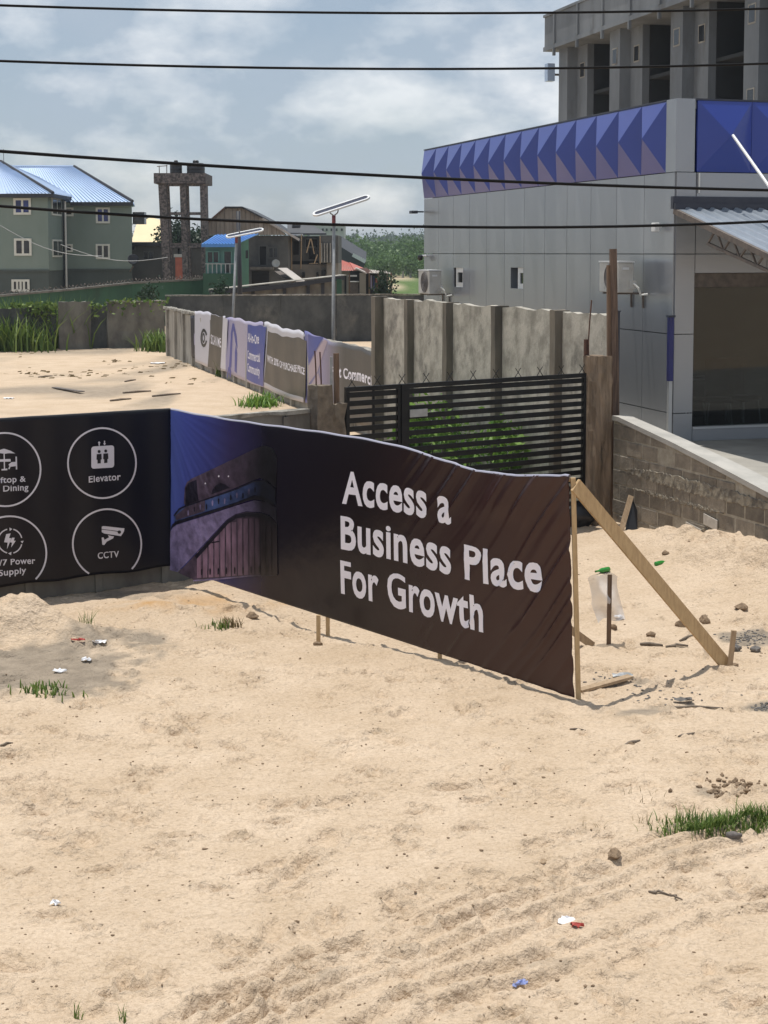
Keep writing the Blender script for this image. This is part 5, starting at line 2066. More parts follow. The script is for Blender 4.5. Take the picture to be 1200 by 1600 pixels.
for zz in (Zp(323, 114.5, 86), Zp(388, 114.5, 86)):
    w_ = mk('window', MB().box(xl1 + .001, xl1 + .08, 113.2, 116.4, zz - .65, zz + .65), 'window_frame', gh)
    mk('pane', MB().box(xl1 + .082, xl1 + .10, 113.35, 114.7, zz - .52, zz + .52), 'window_dark', w_)
    mk('pane', MB().box(xl1 + .082, xl1 + .10, 114.95, 116.25, zz - .52, zz + .52), 'window_dark', w_)
mk('drain_pipe', MB().tube([(xl1 + .15, 117.2, 0), (xl1 + .15, 117.2, ze_l - .3)], .12, 7), 'pipe_white', gh)
mk('drain_pipe', MB().tube([(xl1 + .15, 116.7, 0), (xl1 + .15, 116.7, ze_l - .3)], .08, 7), 'window_dark', gh)
mk('bracket', MB().box(xr1 + .002, xr1 + .9, YR + .6, YR + 1.6, Zp(350, YR), Zp(331, YR)), 'window_dark', gh)
for (pa, dz) in (((190, 418), .0), ((176, 434), .0)):
    pass
dsh = thing('satellite_dish', 'dark satellite dish on the right corner of the pale green house', 'satellite dish', W(208, 412, 117), 0)
p = W(209, 406, 117.3)
mk('bowl', MB().lathe([(.04, .0), (.25, .04), (.42, .14), (.41, .16), (.24, .07), (.03, .03)], (0, 0, 0), 16), 'roof_edge', dsh, True)
bowl = dsh.children[0] if dsh.children else None
for o in list(COL.objects):
    if o.name.startswith('bowl'):
        o.matrix_parent_inverse = Matrix()
        o.rotation_euler = (R(70), R(35), 0)
        o.location = (0, 0, .3)
mk('arm', MB().bar(W(208, 416, 117), W(203, 424, 117.6), .08, .08), 'steel_brown', dsh)

# ---- green fence wall in front of it
gf_ = thing('green_fence_wall', 'long dark green boundary wall in front of the pale green house', 'wall', (X(0, 92), 92, 0), 0)
pts = [(-60, 466, 88), (100, 452, 93), (205, 441, 98), (300, 436, 100), (372, 431, 102)]
for k in range(len(pts) - 1):
    A, B = W(*pts[k]), W(*pts[k + 1])
    d = (B - A)
    n_ = 3
    for i in range(n_):
        a, b2 = A.lerp(B, i / n_ + .002), A.lerp(B, (i + 1) / n_ - .002)
        mk('panel', MB().hexa([(a.x, a.y, 0), (b2.x, b2.y, 0), (b2.x, b2.y + .2, 0), (a.x, a.y + .2, 0)],
                              [(a.x, a.y, a.z - .1), (b2.x, b2.y, b2.z - .1), (b2.x, b2.y + .2, b2.z - .1), (a.x, a.y + .2, a.z - .1)]), 'green_fence', gf_)
    mk('coping', MB().bar((A.x, A.y + .1, A.z - .05), (B.x, B.y + .1, B.z - .05), .35, .12), 'concrete_mid', gf_)
    # wire coils and rags along the top
    r_ = random.Random(k)
    cp = []
    for i in range(60):
        t = i / 59
        q_ = A.lerp(B, t)
        cp.append((q_.x, q_.y + .1 + .12 * math.cos(i * 1.9), q_.z + .12 + .10 * math.sin(i * 1.9) + r_.uniform(-.04, .04)))
    mk('wire_coil', MB().tube(cp, .025, 4), 'steel_brown', gf_)

# ---- cream gable and low grey house
ch = thing('cream_roof_house', 'low house with a sunlit cream roof end behind the low grey house', 'house', (X(228, 150), 150, 0), 0)
Yc = 150.0
g = [W(205, 379, Yc), W(251, 379, Yc), W(251, 354, Yc), W(224, 338, Yc), W(205, 349, Yc)]
mk('hip_roof', MB().extr([(q.x, Yc + (q.z - g[0].z) * 1.7, q.z) for q in g], (0, 6, -.05)), 'cream_wall', ch)
mk('lower_wall', MB().box(g[0].x, g[1].x, Yc + .1, Yc + 7.9, 0, g[0].z - .002), 'house_grey', ch)
mk('gutter', MB().box(g[0].x - .1, g[1].x + .1, Yc - .25, Yc - .02, g[0].z - .12, g[0].z + .05), 'roof_edge', ch)
lg = thing('grey_house', 'low grey rendered house between the green house and the water tower', 'house', (X(228, 120), 120, 0), 0)
Yg = 121.0
a, b2 = W(205, 384, Yg), W(262, 384, Yg)
mk('wall', MB().box(a.x, b2.x, Yg, Yg + 8, 0, a.z), 'house_grey', lg)
mk('roof_edge', MB().box(a.x - .2, b2.x + .2, Yg - .4, Yg + 8.2, a.z + .001, a.z + .22), 'roof_edge', lg)
win(lg, 225, 394, 239, 404, Yg, 'house_grey', 'window_dark', .1, 1)
win(lg, 206, 385, 210, 390, Yg, 'house_grey', 'window_dark', .08, 0)

# ---- water tower clad in stone
Yt = 104.0
wt = thing('water_tower', 'stone clad water tower frame carrying two black tanks', 'water tower', (X(285, Yt), Yt, 0), 0)
wt.rotation_euler = (0, 0, 0)


def leg(pt, pb, w_, Y, name='leg'):
    A, B = W(pt[0], pt[1], Y), W(pb[0], pb[1], Y)
    B = A + (B - A) * (A.z + .3) / max(.1, (A.z - B.z))
    mk(name, MB().bar(B, A, w_, .5, (0, 1, 0)), 'stone_clad', wt)


for Y, dx in ((Yt, 0), (Yt + 3.0, 4)):
    leg((254 + dx, 288), (262 + dx, 440), .52, Y)
    leg((286 + dx, 288), (291 + dx, 440), .40, Y)
    leg((318 + dx * .3, 288), (321 + dx * .3, 440), .44, Y)
a, b2 = W(242, 287, Yt), W(327, 271, Yt)
sl = mk('tank_platform', MB().box(a.x, b2.x - .2, Yt - .5, Yt + 3.6, a.z, b2.z), 'stone_clad', wt)
mk('tie_beam', MB().box(W(258, 336, Yt).x + .3, W(318, 336, Yt).x, Yt - .1, Yt + .1, W(288, 336, Yt).z, W(288, 331.5, Yt).z), 'stone_clad', wt)
mk('tie_beam', MB().box(W(260, 385, Yt).x + .3, W(320, 385, Yt).x, Yt - .12, Yt + .12, W(288, 387, Yt).z, W(288, 380, Yt).z), 'stone_clad', wt)
mk('tie_beam', MB().box(W(256, 290, Yt).x + .2, W(318, 290, Yt).x, Yt - .15, Yt + .15, W(288, 291, Yt).z, W(288, 287.2, Yt).z), 'stone_clad', wt)
for (p0, p1, lab) in ((265.5, 284.5, 'black plastic water tank with a flat lid, left on the water tower'), (292, 320, 'wider black plastic water tank with a knob lid, right on the water tower')):
    cx, rr = (W((p0 + p1) / 2, 262, Yt + 1.4).x), (p1 - p0) / 2 * (Yt + 1.4) / FPX
    z0 = b2.z + .002
    z1 = W(290, 255, Yt + 1.4).z
    tk = thing('water_tank', lab, 'water tank', (cx, Yt + 1.4, z0), 0, 'tanks on the water tower', local=True)
    h = z1 - z0
    pr = [(rr * .96, 0), (rr, .06), (rr, h * .32), (rr * .97, h * .34), (rr, h * .37), (rr, h * .64), (rr * .97, h * .66), (rr, h * .69), (rr * .98, h * .93), (rr * .8, h)]
    mk('barrel', MB().lathe(pr, (0, 0, 0), 20), 'black_plastic', tk, True)
    mk('lid', MB().lathe([(rr * .34, h - .01), (rr * .34, h + .14), (rr * .25, h + .2)], (0, 0, 0), 14), 'black_plastic', tk, True)
for k in range(2):
    pass
mk('railing', MB().tube([(a.x + .35, Yt - .3, b2.z), (a.x + .35, Yt - .3, b2.z + .5)], .03, 5), 'steel_brown', wt)
mk('railing', MB().tube([(a.x + .85, Yt - .3, b2.z), (a.x + .85, Yt - .3, b2.z + .55)], .03, 5), 'steel_brown', wt)
mk('railing', MB().tube([(a.x + .2, Yt - .3, b2.z + .45), (a.x + .9, Yt - .3, b2.z + .5)], .03, 5), 'steel_brown', wt)
rd = thing('red_shed', 'small red shed with a pale lintel seen through the water tower legs', 'shed', (X(280, 118), 118, 0), 0)
a, b2 = W(274, 414, 118), W(285, 397, 118)
mk('wall', MB().box(a.x, b2.x, 118, 120, 0, b2.z - .25), 'red_door', rd)
mk('lintel', MB().box(a.x - .1, b2.x + .1, 117.9, 120, b2.z - .24, b2.z), 'white_wall', rd)
sh2 = thing('dark_shed', 'dark low shed standing behind the water tower legs', 'shed', (X(300, 119), 119, 0), 0)
a, b2 = W(262, 440, 121), W(324, 388, 121)
mk('wall', MB().box(a.x, a.x + 1.0, 119.5, 123, 0, b2.z).box(b2.x - 2.0, b2.x, 119.5, 123, 0, b2.z), 'house_grey', sh2)
mk('roof', MB().box(a.x - .2, b2.x + .2, 119.2, 123.3, b2.z + .001, b2.z + .15), 'roof_edge', sh2)

# ---- little aqua house with bright blue roof
Ya = 98.0
aq = thing('aqua_house', 'small green house with a bright blue tin roof beside the water tower', 'house', (X(355, Ya), Ya, 0), 0)
a, b2 = W(321, 380, Ya), W(369, 380, Ya)
e_ = W(390, 372, Ya + 6)
mk('wall', MB().box(a.x, b2.x, Ya, Ya + 6, 0, a.z), 'aqua_wall', aq)
mk('side_wall', MB().hexa([(b2.x + .002, Ya, 0), (e_.x, Ya + 5, 0), (e_.x, Ya + 5.2, 0), (b2.x + .002, Ya + .3, 0)],
                          [(b2.x + .002, Ya, a.z), (e_.x, Ya + 5, a.z + .45), (e_.x, Ya + 5.2, a.z + .45), (b2.x + .002, Ya + .3, a.z)]), 'green_house', aq)
mk('roof', ribbed((a.x - .2, Ya - .5, a.z - .05), (b2.x + .15, Ya - .5, a.z - .05), (b2.x + 1.1, Ya + 4, W(380, 366, Ya + 4).z), (a.x + .2, Ya + 4, W(330, 367, Ya + 4).z), 12, .06), 'roof_bright_blue', aq)
mk('fascia', MB().box(a.x - .2, b2.x + .15, Ya - .52, Ya - .42, a.z - .25, a.z - .06), 'roof_bright_blue', aq)
win(aq, 325, 394, 341, 410, Ya, 'aqua_wall', 'window_dark', .09, 1)
win(aq, 351, 393, 361, 426, Ya, 'aqua_wall', 'window_dark', .07, 0)
mk('side_window', MB().box(W(382, 398, Ya).x - .2, W(386, 398, Ya).x - .2, Ya + 3.0, Ya + 3.05, W(382, 404, Ya).z, W(382, 391, Ya).z), 'window_dark', aq)
bal = MB()
for k in range(7):
    xx = a.x + .15 + k * .28
    bal.box(xx, xx + .06, Ya - .35, Ya - .3, W(330, 427, Ya).z, W(330, 413, Ya).z)
bal.box(a.x, b2.x, Ya - .36, Ya - .29, W(330, 412.9, Ya).z, W(330, 411.5, Ya).z)
mk('balustrade', bal, 'white_wall', aq)
mk('porch_slab', MB().box(a.x - .1, b2.x, Ya - .6, Ya - .002, 0, W(330, 427.2, Ya).z), 'green_fence', aq)

# ---- big house with plank gable
Yp = 108.0
pg = thing('plank_gable_house', 'grey block house with a big weathered plank gable', 'house', (X(395, Yp), Yp, 0), 0)
gl_ = W(324, 367, Yp)
gpts = [W(324, 367, Yp), W(448, 367, Yp), W(418, 345, Yp), W(379, 325, Yp), W(352, 325, Yp), W(330, 344, Yp), W(324, 350, Yp)]


def gable_top(x_):
    up_l = sorted([gpts[6], gpts[5], gpts[4], gpts[3], gpts[2], gpts[1]], key=lambda q: q.x)
    for i in range(len(up_l) - 1):
        if up_l[i].x <= x_ <= up_l[i + 1].x:
            t = (x_ - up_l[i].x) / (up_l[i + 1].x - up_l[i].x)
            return up_l[i].z + t * (up_l[i + 1].z - up_l[i].z)
    return up_l[0].z


x = gpts[0].x
k = 0
while x < gpts[1].x - .1:
    w_ = .30 + .05 * math.sin(k * 2.3)
    x1 = min(x + w_, gpts[1].x)
    za, zb2 = gable_top(x + .01), gable_top(x1 - .01)
    if min(za, zb2) > gpts[0].z + .05:
        j = .03 * math.sin(k * 5.1)
        mk('plank', MB().hexa([(x + .012, Yp + j, gpts[0].z), (x1 - .012, Yp + j, gpts[0].z), (x1 - .012, Yp + .1, gpts[0].z), (x + .012, Yp + .1, gpts[0].z)],
                              [(x + .012, Yp + j, za - .02), (x1 - .012, Yp + j, zb2 - .02), (x1 - .012, Yp + .1, zb2 - .02), (x + .012, Yp + .1, za - .02)]), 'plank', pg)
    x = x1
    k += 1
mk('gable_frame', MB().extr([(q.x, Yp + .12, q.z) for q in [gpts[0], gpts[1], gpts[2], gpts[3], gpts[4], gpts[5], gpts[6]]], (0, .2, 0)), 'roof_edge', pg)
for (q0, q1, mt) in ((gpts[6], gpts[5], 'roof_rust'), (gpts[5], gpts[4], 'roof_rust'), (gpts[4], gpts[3], 'roof_slate'), (gpts[3], gpts[2], 'roof_slate'), (gpts[2], gpts[1] + Vector((.8, 0, -.45)), 'roof_slate')):
    mk('roof_sheet', MB().extr([(q0.x, Yp - .25, q0.z), (q1.x, Yp - .25, q1.z), (q1.x, Yp - .25, q1.z + .10), (q0.x, Yp - .25, q0.z + .10)], (0, 11, 0)), mt, pg)
mk('barge_board', MB().bar((gpts[3].x + 1.4, Yp - .32, gpts[2].z + .15), (gpts[1].x + .9, Yp - .32, gpts[1].z - .35), .06, .16), 'roof_pale', pg)
a, b2 = W(388, 368, Yp), W(450, 368, Yp)
mk('wall', MB().box(gpts[0].x, b2.x, Yp + .33, Yp + 10, 0, a.z - .01), 'brick_grey', pg)
win(pg, 406, 385, 416, 414, Yp + .33, 'house_grey', 'dark_hole', .10, 0)
win(pg, 421, 388, 433, 402, Yp + .33, 'house_grey', 'window_dark', .10, 1)
mk('balcony_slab', MB().box(W(392, 420, Yp).x, W(428, 420, Yp).x, Yp - .8, Yp + .325, W(400, 421, Yp).z, W(400, 417, Yp).z), 'concrete_mid', pg)
mk('dark_opening', MB().box(W(393, 440, Yp).x, W(420, 440, Yp).x, Yp + .27, Yp + .328, W(400, 452, Yp).z, W(400, 424, Yp).z), 'dark_hole', pg)
dd_ = thing('satellite_dish', 'small pale satellite dish on the balcony of the plank gable house', 'satellite dish', W(431, 412, Yp - .3), 0, None, local=True)
mk('bowl', MB().lathe([(.04, .0), (.3, .04), (.45, .14), (.44, .16), (.28, .07), (.03, .03)], (0, 0, 0), 14), 'white_wall', dd_, True)
dd_.rotation_euler = (R(75), R(15), 0)
dd_.scale = (.65, .65, .65)

# ---- dark brick building with lean-to
Yb = 112.0
bb = thing('brick_building', 'dark unfinished brick building with scaffold poles under a slate roof', 'building', (X(490, Yb), Yb, 0), 0)
a, b2 = W(449, 372, Yb), W(505, 368, Yb)
mk('wall', MB().box(a.x, b2.x, Yb, Yb + 9, W(470, 413, Yb).z, W(470, 369, Yb).z), 'brick_grey', bb)
mk('lower_wall', MB().box(a.x, b2.x + .5, Yb - .3, Yb + 9, 0, W(470, 413.2, Yb).z), 'brick_pale', bb)
c0, c1 = W(499, 370, Yb), W(529, 369, Yb)
mk('wing_wall', MB().box(c0.x + .05, c1.x, Yb - .8, Yb + 8, W(500, 411, Yb).z, W(500, 368, Yb).z), 'brick_grey', bb)
mk('wing_lower_wall', MB().box(c0.x + .55, c1.x, Yb - .7, Yb + 8, 0, W(500, 411.2, Yb).z), 'brick_pale', bb)
rf = [W(469, 367, Yb - .5), W(510, 367, Yb - .5), W(484, 351, Yb + 3), W(469, 352, Yb + 3)]
mk('roof', MB().extr([tuple(q) for q in rf], (0, 0, .12)), 'roof_slate', bb)
mk('roof', MB().extr([tuple(W(449, 366, Yb - .4)), tuple(W(474, 366, Yb - .4)), tuple(W(474, 350, Yb + 4)), tuple(W(449, 353, Yb + 4))], (0, 0, .1)), 'roof_slate', bb)
mk('eave_strip', MB().box(W(450, 367, Yb).x, W(474, 367, Yb).x, Yb - .6, Yb - .5, W(450, 368, Yb).z, W(450, 365.5, Yb).z), 'white_plastic', bb)
win(bb, 458, 377, 467, 398, Yb, 'house_grey', 'dark_hole', .08, 0)
win(bb, 478, 374, 496, 386, Yb, 'house_grey', 'dark_hole', .08, 0)
win(bb, 482, 386, 493, 405, Yb, 'house_grey', 'dark_hole', .06, 0)
mk('loft_opening', MB().box(W(444, 411, Yb).x, W(497, 411, Yb).x, Yb - .05, Yb - .002, W(450, 415, Yb).z, W(450, 408, Yb).z), 'dark_hole', bb)
for q in ((473, 425, 477, 433), (495, 425, 498, 433), (503, 422, 509, 433)):
    mk('doorway', MB().box(W(q[0], q[3], Yb).x, W(q[2], q[3], Yb).x, Yb - .85, Yb - .302, W(q[0], q[3], Yb).z, W(q[0], q[1], Yb).z), 'dark_hole', bb)
for px in (502.5, 507, 511, 516, 523):
    mk('buttress', MB().box(W(px, 400, Yb).x, W(px + 1.8, 400, Yb).x, Yb - 1.0, Yb - .805, W(px, 410, Yb).z, W(px, 380, Yb).z), 'concrete_old', bb)
for (p0, p1) in (((455, 366), (456, 436)), ((471, 366), (470, 420)), ((485, 373), (479, 395)), ((486, 373), (491, 397)), ((496, 398), (491, 412)), ((500, 369), (500, 412)), ((441, 372), (441, 410))):
    mk('scaffold_pole', MB().tube([W(p0[0], p0[1], Yb - 1.0), W(p1[0], p1[1], Yb - 1.0)], .045, 5), 'dull_wood', bb)
mk('cross_board', MB().box(W(484, 411, Yb).x, W(498, 411, Yb).x, Yb - 1.1, Yb - 1.0, W(484, 412, Yb).z, W(484, 411, Yb).z), 'dull_wood', bb)
tk = thing('roof_tank', 'black water tank on the roof of the dark brick building', 'water tank', W(463, 366, Yb + 2), 0, None, local=True)
rr, h = 7.0 * Yb / FPX, 16 * Yb / FPX
mk('barrel', MB().lathe([(rr * .95, 0), (rr, .05), (rr, h * .4), (rr * .96, h * .45), (rr, h * .5), (rr, h * .9), (rr * .7, h)], (0, 0, .01), 18), 'black_plastic', tk, True)
mk('lid', MB().lathe([(rr * .4, h), (rr * .4, h + .12), (rr * .3, h + .16)], (0, 0, .01), 12), 'black_plastic', tk, True)
# chimney-like pale block and tangle of tin sheets in front
tin = thing('tin_heap', 'heap of pale roofing sheets sloping before the dark brick building', 'roof sheets', (X(455, 100), 100, 0), 0)
for k, (p0, p1, w_) in enumerate((((441, 419), (470, 440), .5), ((437, 424), (458, 440), .4), ((446, 423), (466, 438), .35))):
    A, B = W(p0[0], p0[1], 101 + k * .4), W(p1[0], p1[1], 100 + k * .4)
    mk('sheet', MB().bar(A, B, .9, .05), ('roof_pale', 'steel_brown', 'steel_pole')[k], tin)
mk('stand', MB().box(W(444, 440, 101).x, W(452, 440, 101).x, 100.5, 101.5, 0, W(444, 432, 101).z), 'house_grey', tin)

# ---- long shed with a rising dark roof edge
Ys = 92.0
ls = thing('long_shed', 'long low shed with a black roof edge rising to the right', 'shed', (X(440, Ys), Ys, 0), 0)
A, B = W(335, 457, Ys), W(531, 434, Ys + 4)
Am = W(440, 449, Ys + 2)
m = MB()
mk('wall', m.hexa([(A.x, A.y, 0), (B.x, B.y, 0), (B.x, B.y + 3, 0), (A.x, A.y + 3, 0)], [(A.x, A.y, A.z - .1), (B.x, B.y, B.z - .1), (B.x, B.y + 3, B.z - .1), (A.x, A.y + 3, A.z - .1)]), 'concrete_mid', ls)
mk('roof_edge', MB().bar((A.x - .2, A.y - .15, A.z), (Am.x, Am.y - .15, Am.z + .05), .5, .26), 'roof_edge', ls)
mk('roof_edge', MB().bar((Am.x, Am.y - .15, Am.z + .05), (B.x + .2, B.y - .15, B.z), .5, .24), 'roof_edge', ls)
mk('top_sheet', MB().bar((A.x - .2, A.y + .2, A.z + .17), (B.x + .2, B.y + .2, B.z + .17), 1.0, .05), 'concrete_old', ls)
for t in (.10, .3, .47, .55, .74, .86):
    q = A.lerp(B, t)
    mk('post', MB().box(q.x - .1, q.x + .1, q.y - .16, q.y - .005, 0, q.z - .16), 'roof_edge' if t in (.55, .74, .86) else 'concrete_dark', ls)
gd = thing('green_gate', 'dark green sheet door at the right end of the long shed', 'door', (X(531, 95), 95, 0), 0)
a, b2 = W(526, 460, 95), W(534, 436, 95)
mk('leaf', MB().box(a.x, b2.x, 95, 95.06, 0, b2.z), 'green_fence', gd)
mk('rail', MB().box(a.x, b2.x, 94.94, 94.998, b2.z - .15, b2.z - .05), 'green_fence', gd)

# ---- white block far behind
Yw = 260.0
wb = thing('white_block', 'distant pale flat roofed block with a row of small dark windows', 'building', (X(520, Yw), Yw, 0), 0)
a, b2 = W(484, 352, Yw), W(537, 352, Yw)
mk('wall', MB().box(a.x, b2.x, Yw, Yw + 14, 0, a.z), 'white_wall', wb)
for px in (503, 509, 516.5, 524.5, 532.5):
    for py in (357, 370):
        win(wb, px, py, px + 3, py + 4, Yw, 'white_wall', 'window_dark', .05, 0)

# ---- slate and red roofed houses, market shack
Yr = 150.0
dr = thing('slate_house', 'dark slate roofed house stepping down behind the red roof', 'house', (X(545, Yr), Yr, 0), 0)
g = [W(522, 382, Yr), W(530, 384, Yr), W(572, 410, Yr), W(567, 420, Yr), W(522, 420, Yr)]
mk('roof', MB().extr([tuple(q) for q in g], (0, 5, 1.0)), 'roof_slate', dr)
mk('wall', MB().box(g[0].x, g[2].x - .5, Yr + .6, Yr + 6, 0, W(540, 421, Yr).z), 'brick_grey', dr)
mk('barge_board', MB().bar(W(551, 398, Yr - .3), W(571, 409, Yr - .3), .1, .35), 'white_plastic', dr)
Yd = 125.0
rh = thing('red_roof_house', 'low house with a faded red tin roof at the edge of the field', 'house', (X(555, Yd), Yd, 0), 0)
mk('roof', ribbed(W(520, 423, Yd), W(553, 423, Yd), W(546, 411, Yd + 4), W(528, 404, Yd + 4), 10, .05), 'roof_red', rh)
mk('roof_end', MB().extr([tuple(W(553, 423, Yd)), tuple(W(570, 421, Yd + 1)), tuple(W(546, 411, Yd + 4))], (0, 0, .08)), 'roof_red', rh)
mk('wall', MB().box(W(518, 440, Yd).x, W(545, 440, Yd).x, Yd + .4, Yd + 5, 0, W(530, 424, Yd).z), 'brick_pale', rh)
mk('doorway', MB().box(W(538, 440, Yd).x, W(541, 440, Yd).x, Yd + .33, Yd + .398, 0, W(530, 429, Yd).z), 'dark_hole', rh)
Yk = 120.0
sk = thing('market_shack', 'open market shack with rusty tin awning and hanging goods', 'shack', (X(572, Yk), Yk, 0), 0)
mk('awning', ribbed(W(570, 427, Yk - 1), W(584, 427, Yk - 1), W(572, 419, Yk + 2), W(556, 420, Yk + 2), 8, .05), 'roof_rust', sk)
mk('awning', ribbed(W(577, 426.5, Yk - 1.2), W(611, 427.5, Yk - 1.2), W(602, 424, Yk + 2), W(572, 421, Yk + 2), 10, .05), 'roof_pale', sk)
mk('awning', MB().extr([tuple(W(554, 420, Yk - 1)), tuple(W(572, 428, Yk - 1)), tuple(W(574, 427, Yk - 1)), tuple(W(557, 419, Yk - 1))], (0, 1.2, .05)), 'roof_pale', sk)
mk('back_wall', MB().box(W(545, 440, Yk).x, W(606, 440, Yk).x, Yk + 1.6, Yk + 1.8, 0, W(560, 424, Yk).z), 'dark_hole', sk)
for px in (545, 562, 576, 590, 604, 610):
    mk('post', MB().box(W(px, 440, Yk).x, W(px, 440, Yk).x + (.5 if px == 562 else .12), Yk - .9, Yk - .75, 0, W(px, 426, Yk).z), 'brick_pale' if px == 562 else 'old_wood', sk)
mk('stall_counter', MB().box(W(546, 440, Yk).x, W(560, 440, Yk).x, Yk - .6, Yk + .4, 0, W(550, 441, Yk).z), 'steel_brown', sk)
mk('counter_top', MB().box(W(545, 440, Yk).x, W(561, 440, Yk).x, Yk - .7, Yk + .5, W(550, 440.8, Yk).z, W(550, 439.5, Yk).z), 'white_wall', sk)
mk('shade_strip', MB().box(W(544, 440, Yk).x, W(558, 440, Yk).x, Yk - .8, Yk - .7, W(550, 432, Yk).z, W(550, 429.5, Yk).z), 'white_plastic', sk)
for k, px in enumerate((579, 583, 587, 593, 597, 601)):
    zt_ = W(px, 430 + (k % 3), Yk).z
    mk('hanging_cloth', MB().hexa([(X(px, Yk), Yk - .5, zt_ - 1.0 - .2 * (k % 2)), (X(px + 2.5, Yk), Yk - .5, zt_ - 1.1), (X(px + 2.5, Yk), Yk - .4, zt_ - 1.1), (X(px, Yk), Yk - .4, zt_ - 1.0)],
                                  [(X(px, Yk), Yk - .5, zt_), (X(px + 2.2, Yk), Yk - .5, zt_), (X(px + 2.2, Yk), Yk - .4, zt_), (X(px, Yk), Yk - .4, zt_)]),
       ('print_lavender', 'window_blue', 'red_door', 'white_wall', 'print_pink', 'aqua_wall')[k], sk)
# low rubble walls in the field
for k, (p0, p1) in enumerate((((628, 422), (631, 432)), ((640, 420), (643, 432)))):
    a, b2 = W(p0[0], p1[1], 290), W(p1[0], p0[1], 290)
    mm = mk('ruin_pillar', rough_box(b2.x - a.x, .5, b2.z, 2, 2, 3, .05, k, (a.x, 290, 0)), 'white_wall')
    tag(mm, ('left pale ruin pillar in the distant field', 'right pale ruin pillar in the distant field')[k], 'pillar', 'ruin pillars in the field')
#@@PART7

# ================================================================== VEGETATION
def leaf_obj(name, quads, mat, parent=None, vals=None):
    """quads: (n, 4, 3) array of leaf corners; each leaf carries a random shade of its own"""
    q = np.asarray(quads, np.float32)
    n_ = len(q)
    me = bpy.data.meshes.new(name)
    me.vertices.add(n_ * 4)
    me.vertices.foreach_set('co', q.reshape(-1))
    me.loops.add(n_ * 4)
    me.loops.foreach_set('vertex_index', np.arange(n_ * 4, dtype=np.int32))
    me.polygons.add(n_)
    me.polygons.foreach_set('loop_start', np.arange(0, n_ * 4, 4, dtype=np.int32))
    me.update()
    at__ = me.attributes.new('leaf', 'FLOAT', 'FACE')
    if vals is None:
        vals = rng.random(n_)
    at__.data.foreach_set('value', np.asarray(vals, np.float32))
    me.materials.append(MATS[mat])
    return link_mesh(name, me, parent)


def rand_leaves(cent, size, aspect=.6, tilt=1.0):
    """one quad for each centre, random orientation"""
    n_ = len(cent)
    a = rng.normal(size=(n_, 3))
    a[:, 2] *= tilt
    a /= np.linalg.norm(a, axis=1)[:, None]
    b = rng.normal(size=(n_, 3))
    b -= (b * a).sum(1)[:, None] * a
    b /= np.linalg.norm(b, axis=1)[:, None]
    s_ = np.asarray(size).reshape(-1, 1) if np.ndim(size) else size
    a = a * s_ * .5
    b = b * s_ * .5 * aspect
    return np.stack([cent - a, cent + b, cent + a, cent - b], 1)


def crown_points(c_, rx, ry, rz_, n_, clumps=14):
    """points gathered in clumps through a crown's volume: uneven outline with gaps"""
    cl = rng.normal(size=(clumps, 3))
    cl /= np.linalg.norm(cl, axis=1)[:, None]
    cl *= rng.uniform(.45, 1.0, (clumps, 1))
    k_ = rng.integers(0, clumps, n_)
    p_ = cl[k_] + rng.normal(size=(n_, 3)) * rng.uniform(.16, .32, clumps)[k_][:, None]
    return np.array(c_) + p_ * np.array([rx, ry, rz_]), k_, clumps


def blades(c_, rx, ry, h0, h1, n_, w_=.02, bend=.5, ground_fn=None):
    """curved grass blades, three quads each"""
    out = []
    x = c_[0] + rng.normal(size=n_) * rx * .5
    y = c_[1] + rng.normal(size=n_) * ry * .5
    zg = hgt(x, y) if ground_fn is None else ground_fn(x, y)
    hh_ = rng.uniform(h0, h1, n_)
    an = rng.uniform(0, 2 * np.pi, n_)
    bd = rng.uniform(.15, 1.0, n_) * bend
    wa = an + np.pi / 2 + rng.uniform(-.5, .5, n_)
    wx, wy = np.cos(wa) * w_ * .5, np.sin(wa) * w_ * .5
    pr = None
    for k_, t in enumerate((0, .4, .75, 1.0)):
        px = x + np.cos(an) * bd * hh_ * t ** 1.8
        py = y + np.sin(an) * bd * hh_ * t ** 1.8
        pz = zg - .01 + hh_ * (t - .25 * bd * t * t)
        kk = (1, .85, .55, .08)[k_]
        l_ = np.stack([px - wx * kk, py - wy * kk, pz], 1)
        r_ = np.stack([px + wx * kk, py + wy * kk, pz], 1)
        if pr is not None:
            out.append(np.stack([pr[0], pr[1], r_, l_], 1))
        pr = (l_, r_)
    return np.concatenate(out), np.tile(rng.random(n_), 3)


def weed(name, label, c_, rx, ry, h0, h1, n_, w_, bend, mat, cat='weeds', group=None, stems=0):
    q, vals = blades(c_, rx, ry, h0, h1, n_, w_, bend)
    o = leaf_obj(name, q, mat, None, vals)
    tag(o, label, cat, group)
    return o


# tall weeds along the old wall on the left of the back lot
for (px, py, rx, ry, h, n_, lab) in ((15, 548, 2.2, 1.2, 1.6, 420, 'tall green weeds at the left picture edge before the old wall'),
                                     (55, 543, 2.6, 1.3, 2.1, 620, 'tallest clump of green weeds arching before the old wall'),
                                     (88, 538, 1.6, 1.0, 1.5, 320, 'weeds at the right end of the tall clump before the old wall'),
                                     (121, 528, .8, .7, 1.0, 90, 'slender pale weeds before the light panel of the old wall'),
                                     (213, 527, .7, .6, 1.0, 110, 'upright green weeds before the broad panel of the old wall'),
                                     (252, 548, 1.0, 1.2, .95, 200, 'green weeds in the corner between old wall and long wall')):
    c_ = G(px, py)
    weed('weed_clump', lab, (c_.x, c_.y), rx, ry, h * .5, h * 1.35, int(n_ * 1.5), .085, .85, 'leaf_weed', 'weeds', 'weeds along the old wall')
c_ = G(408, 634)
q1, v1 = blades((c_.x, c_.y), .55, .9, .15, .5, 320, .05, .95)
o = leaf_obj('weed_clump', q1, 'leaf_bright', None, v1)
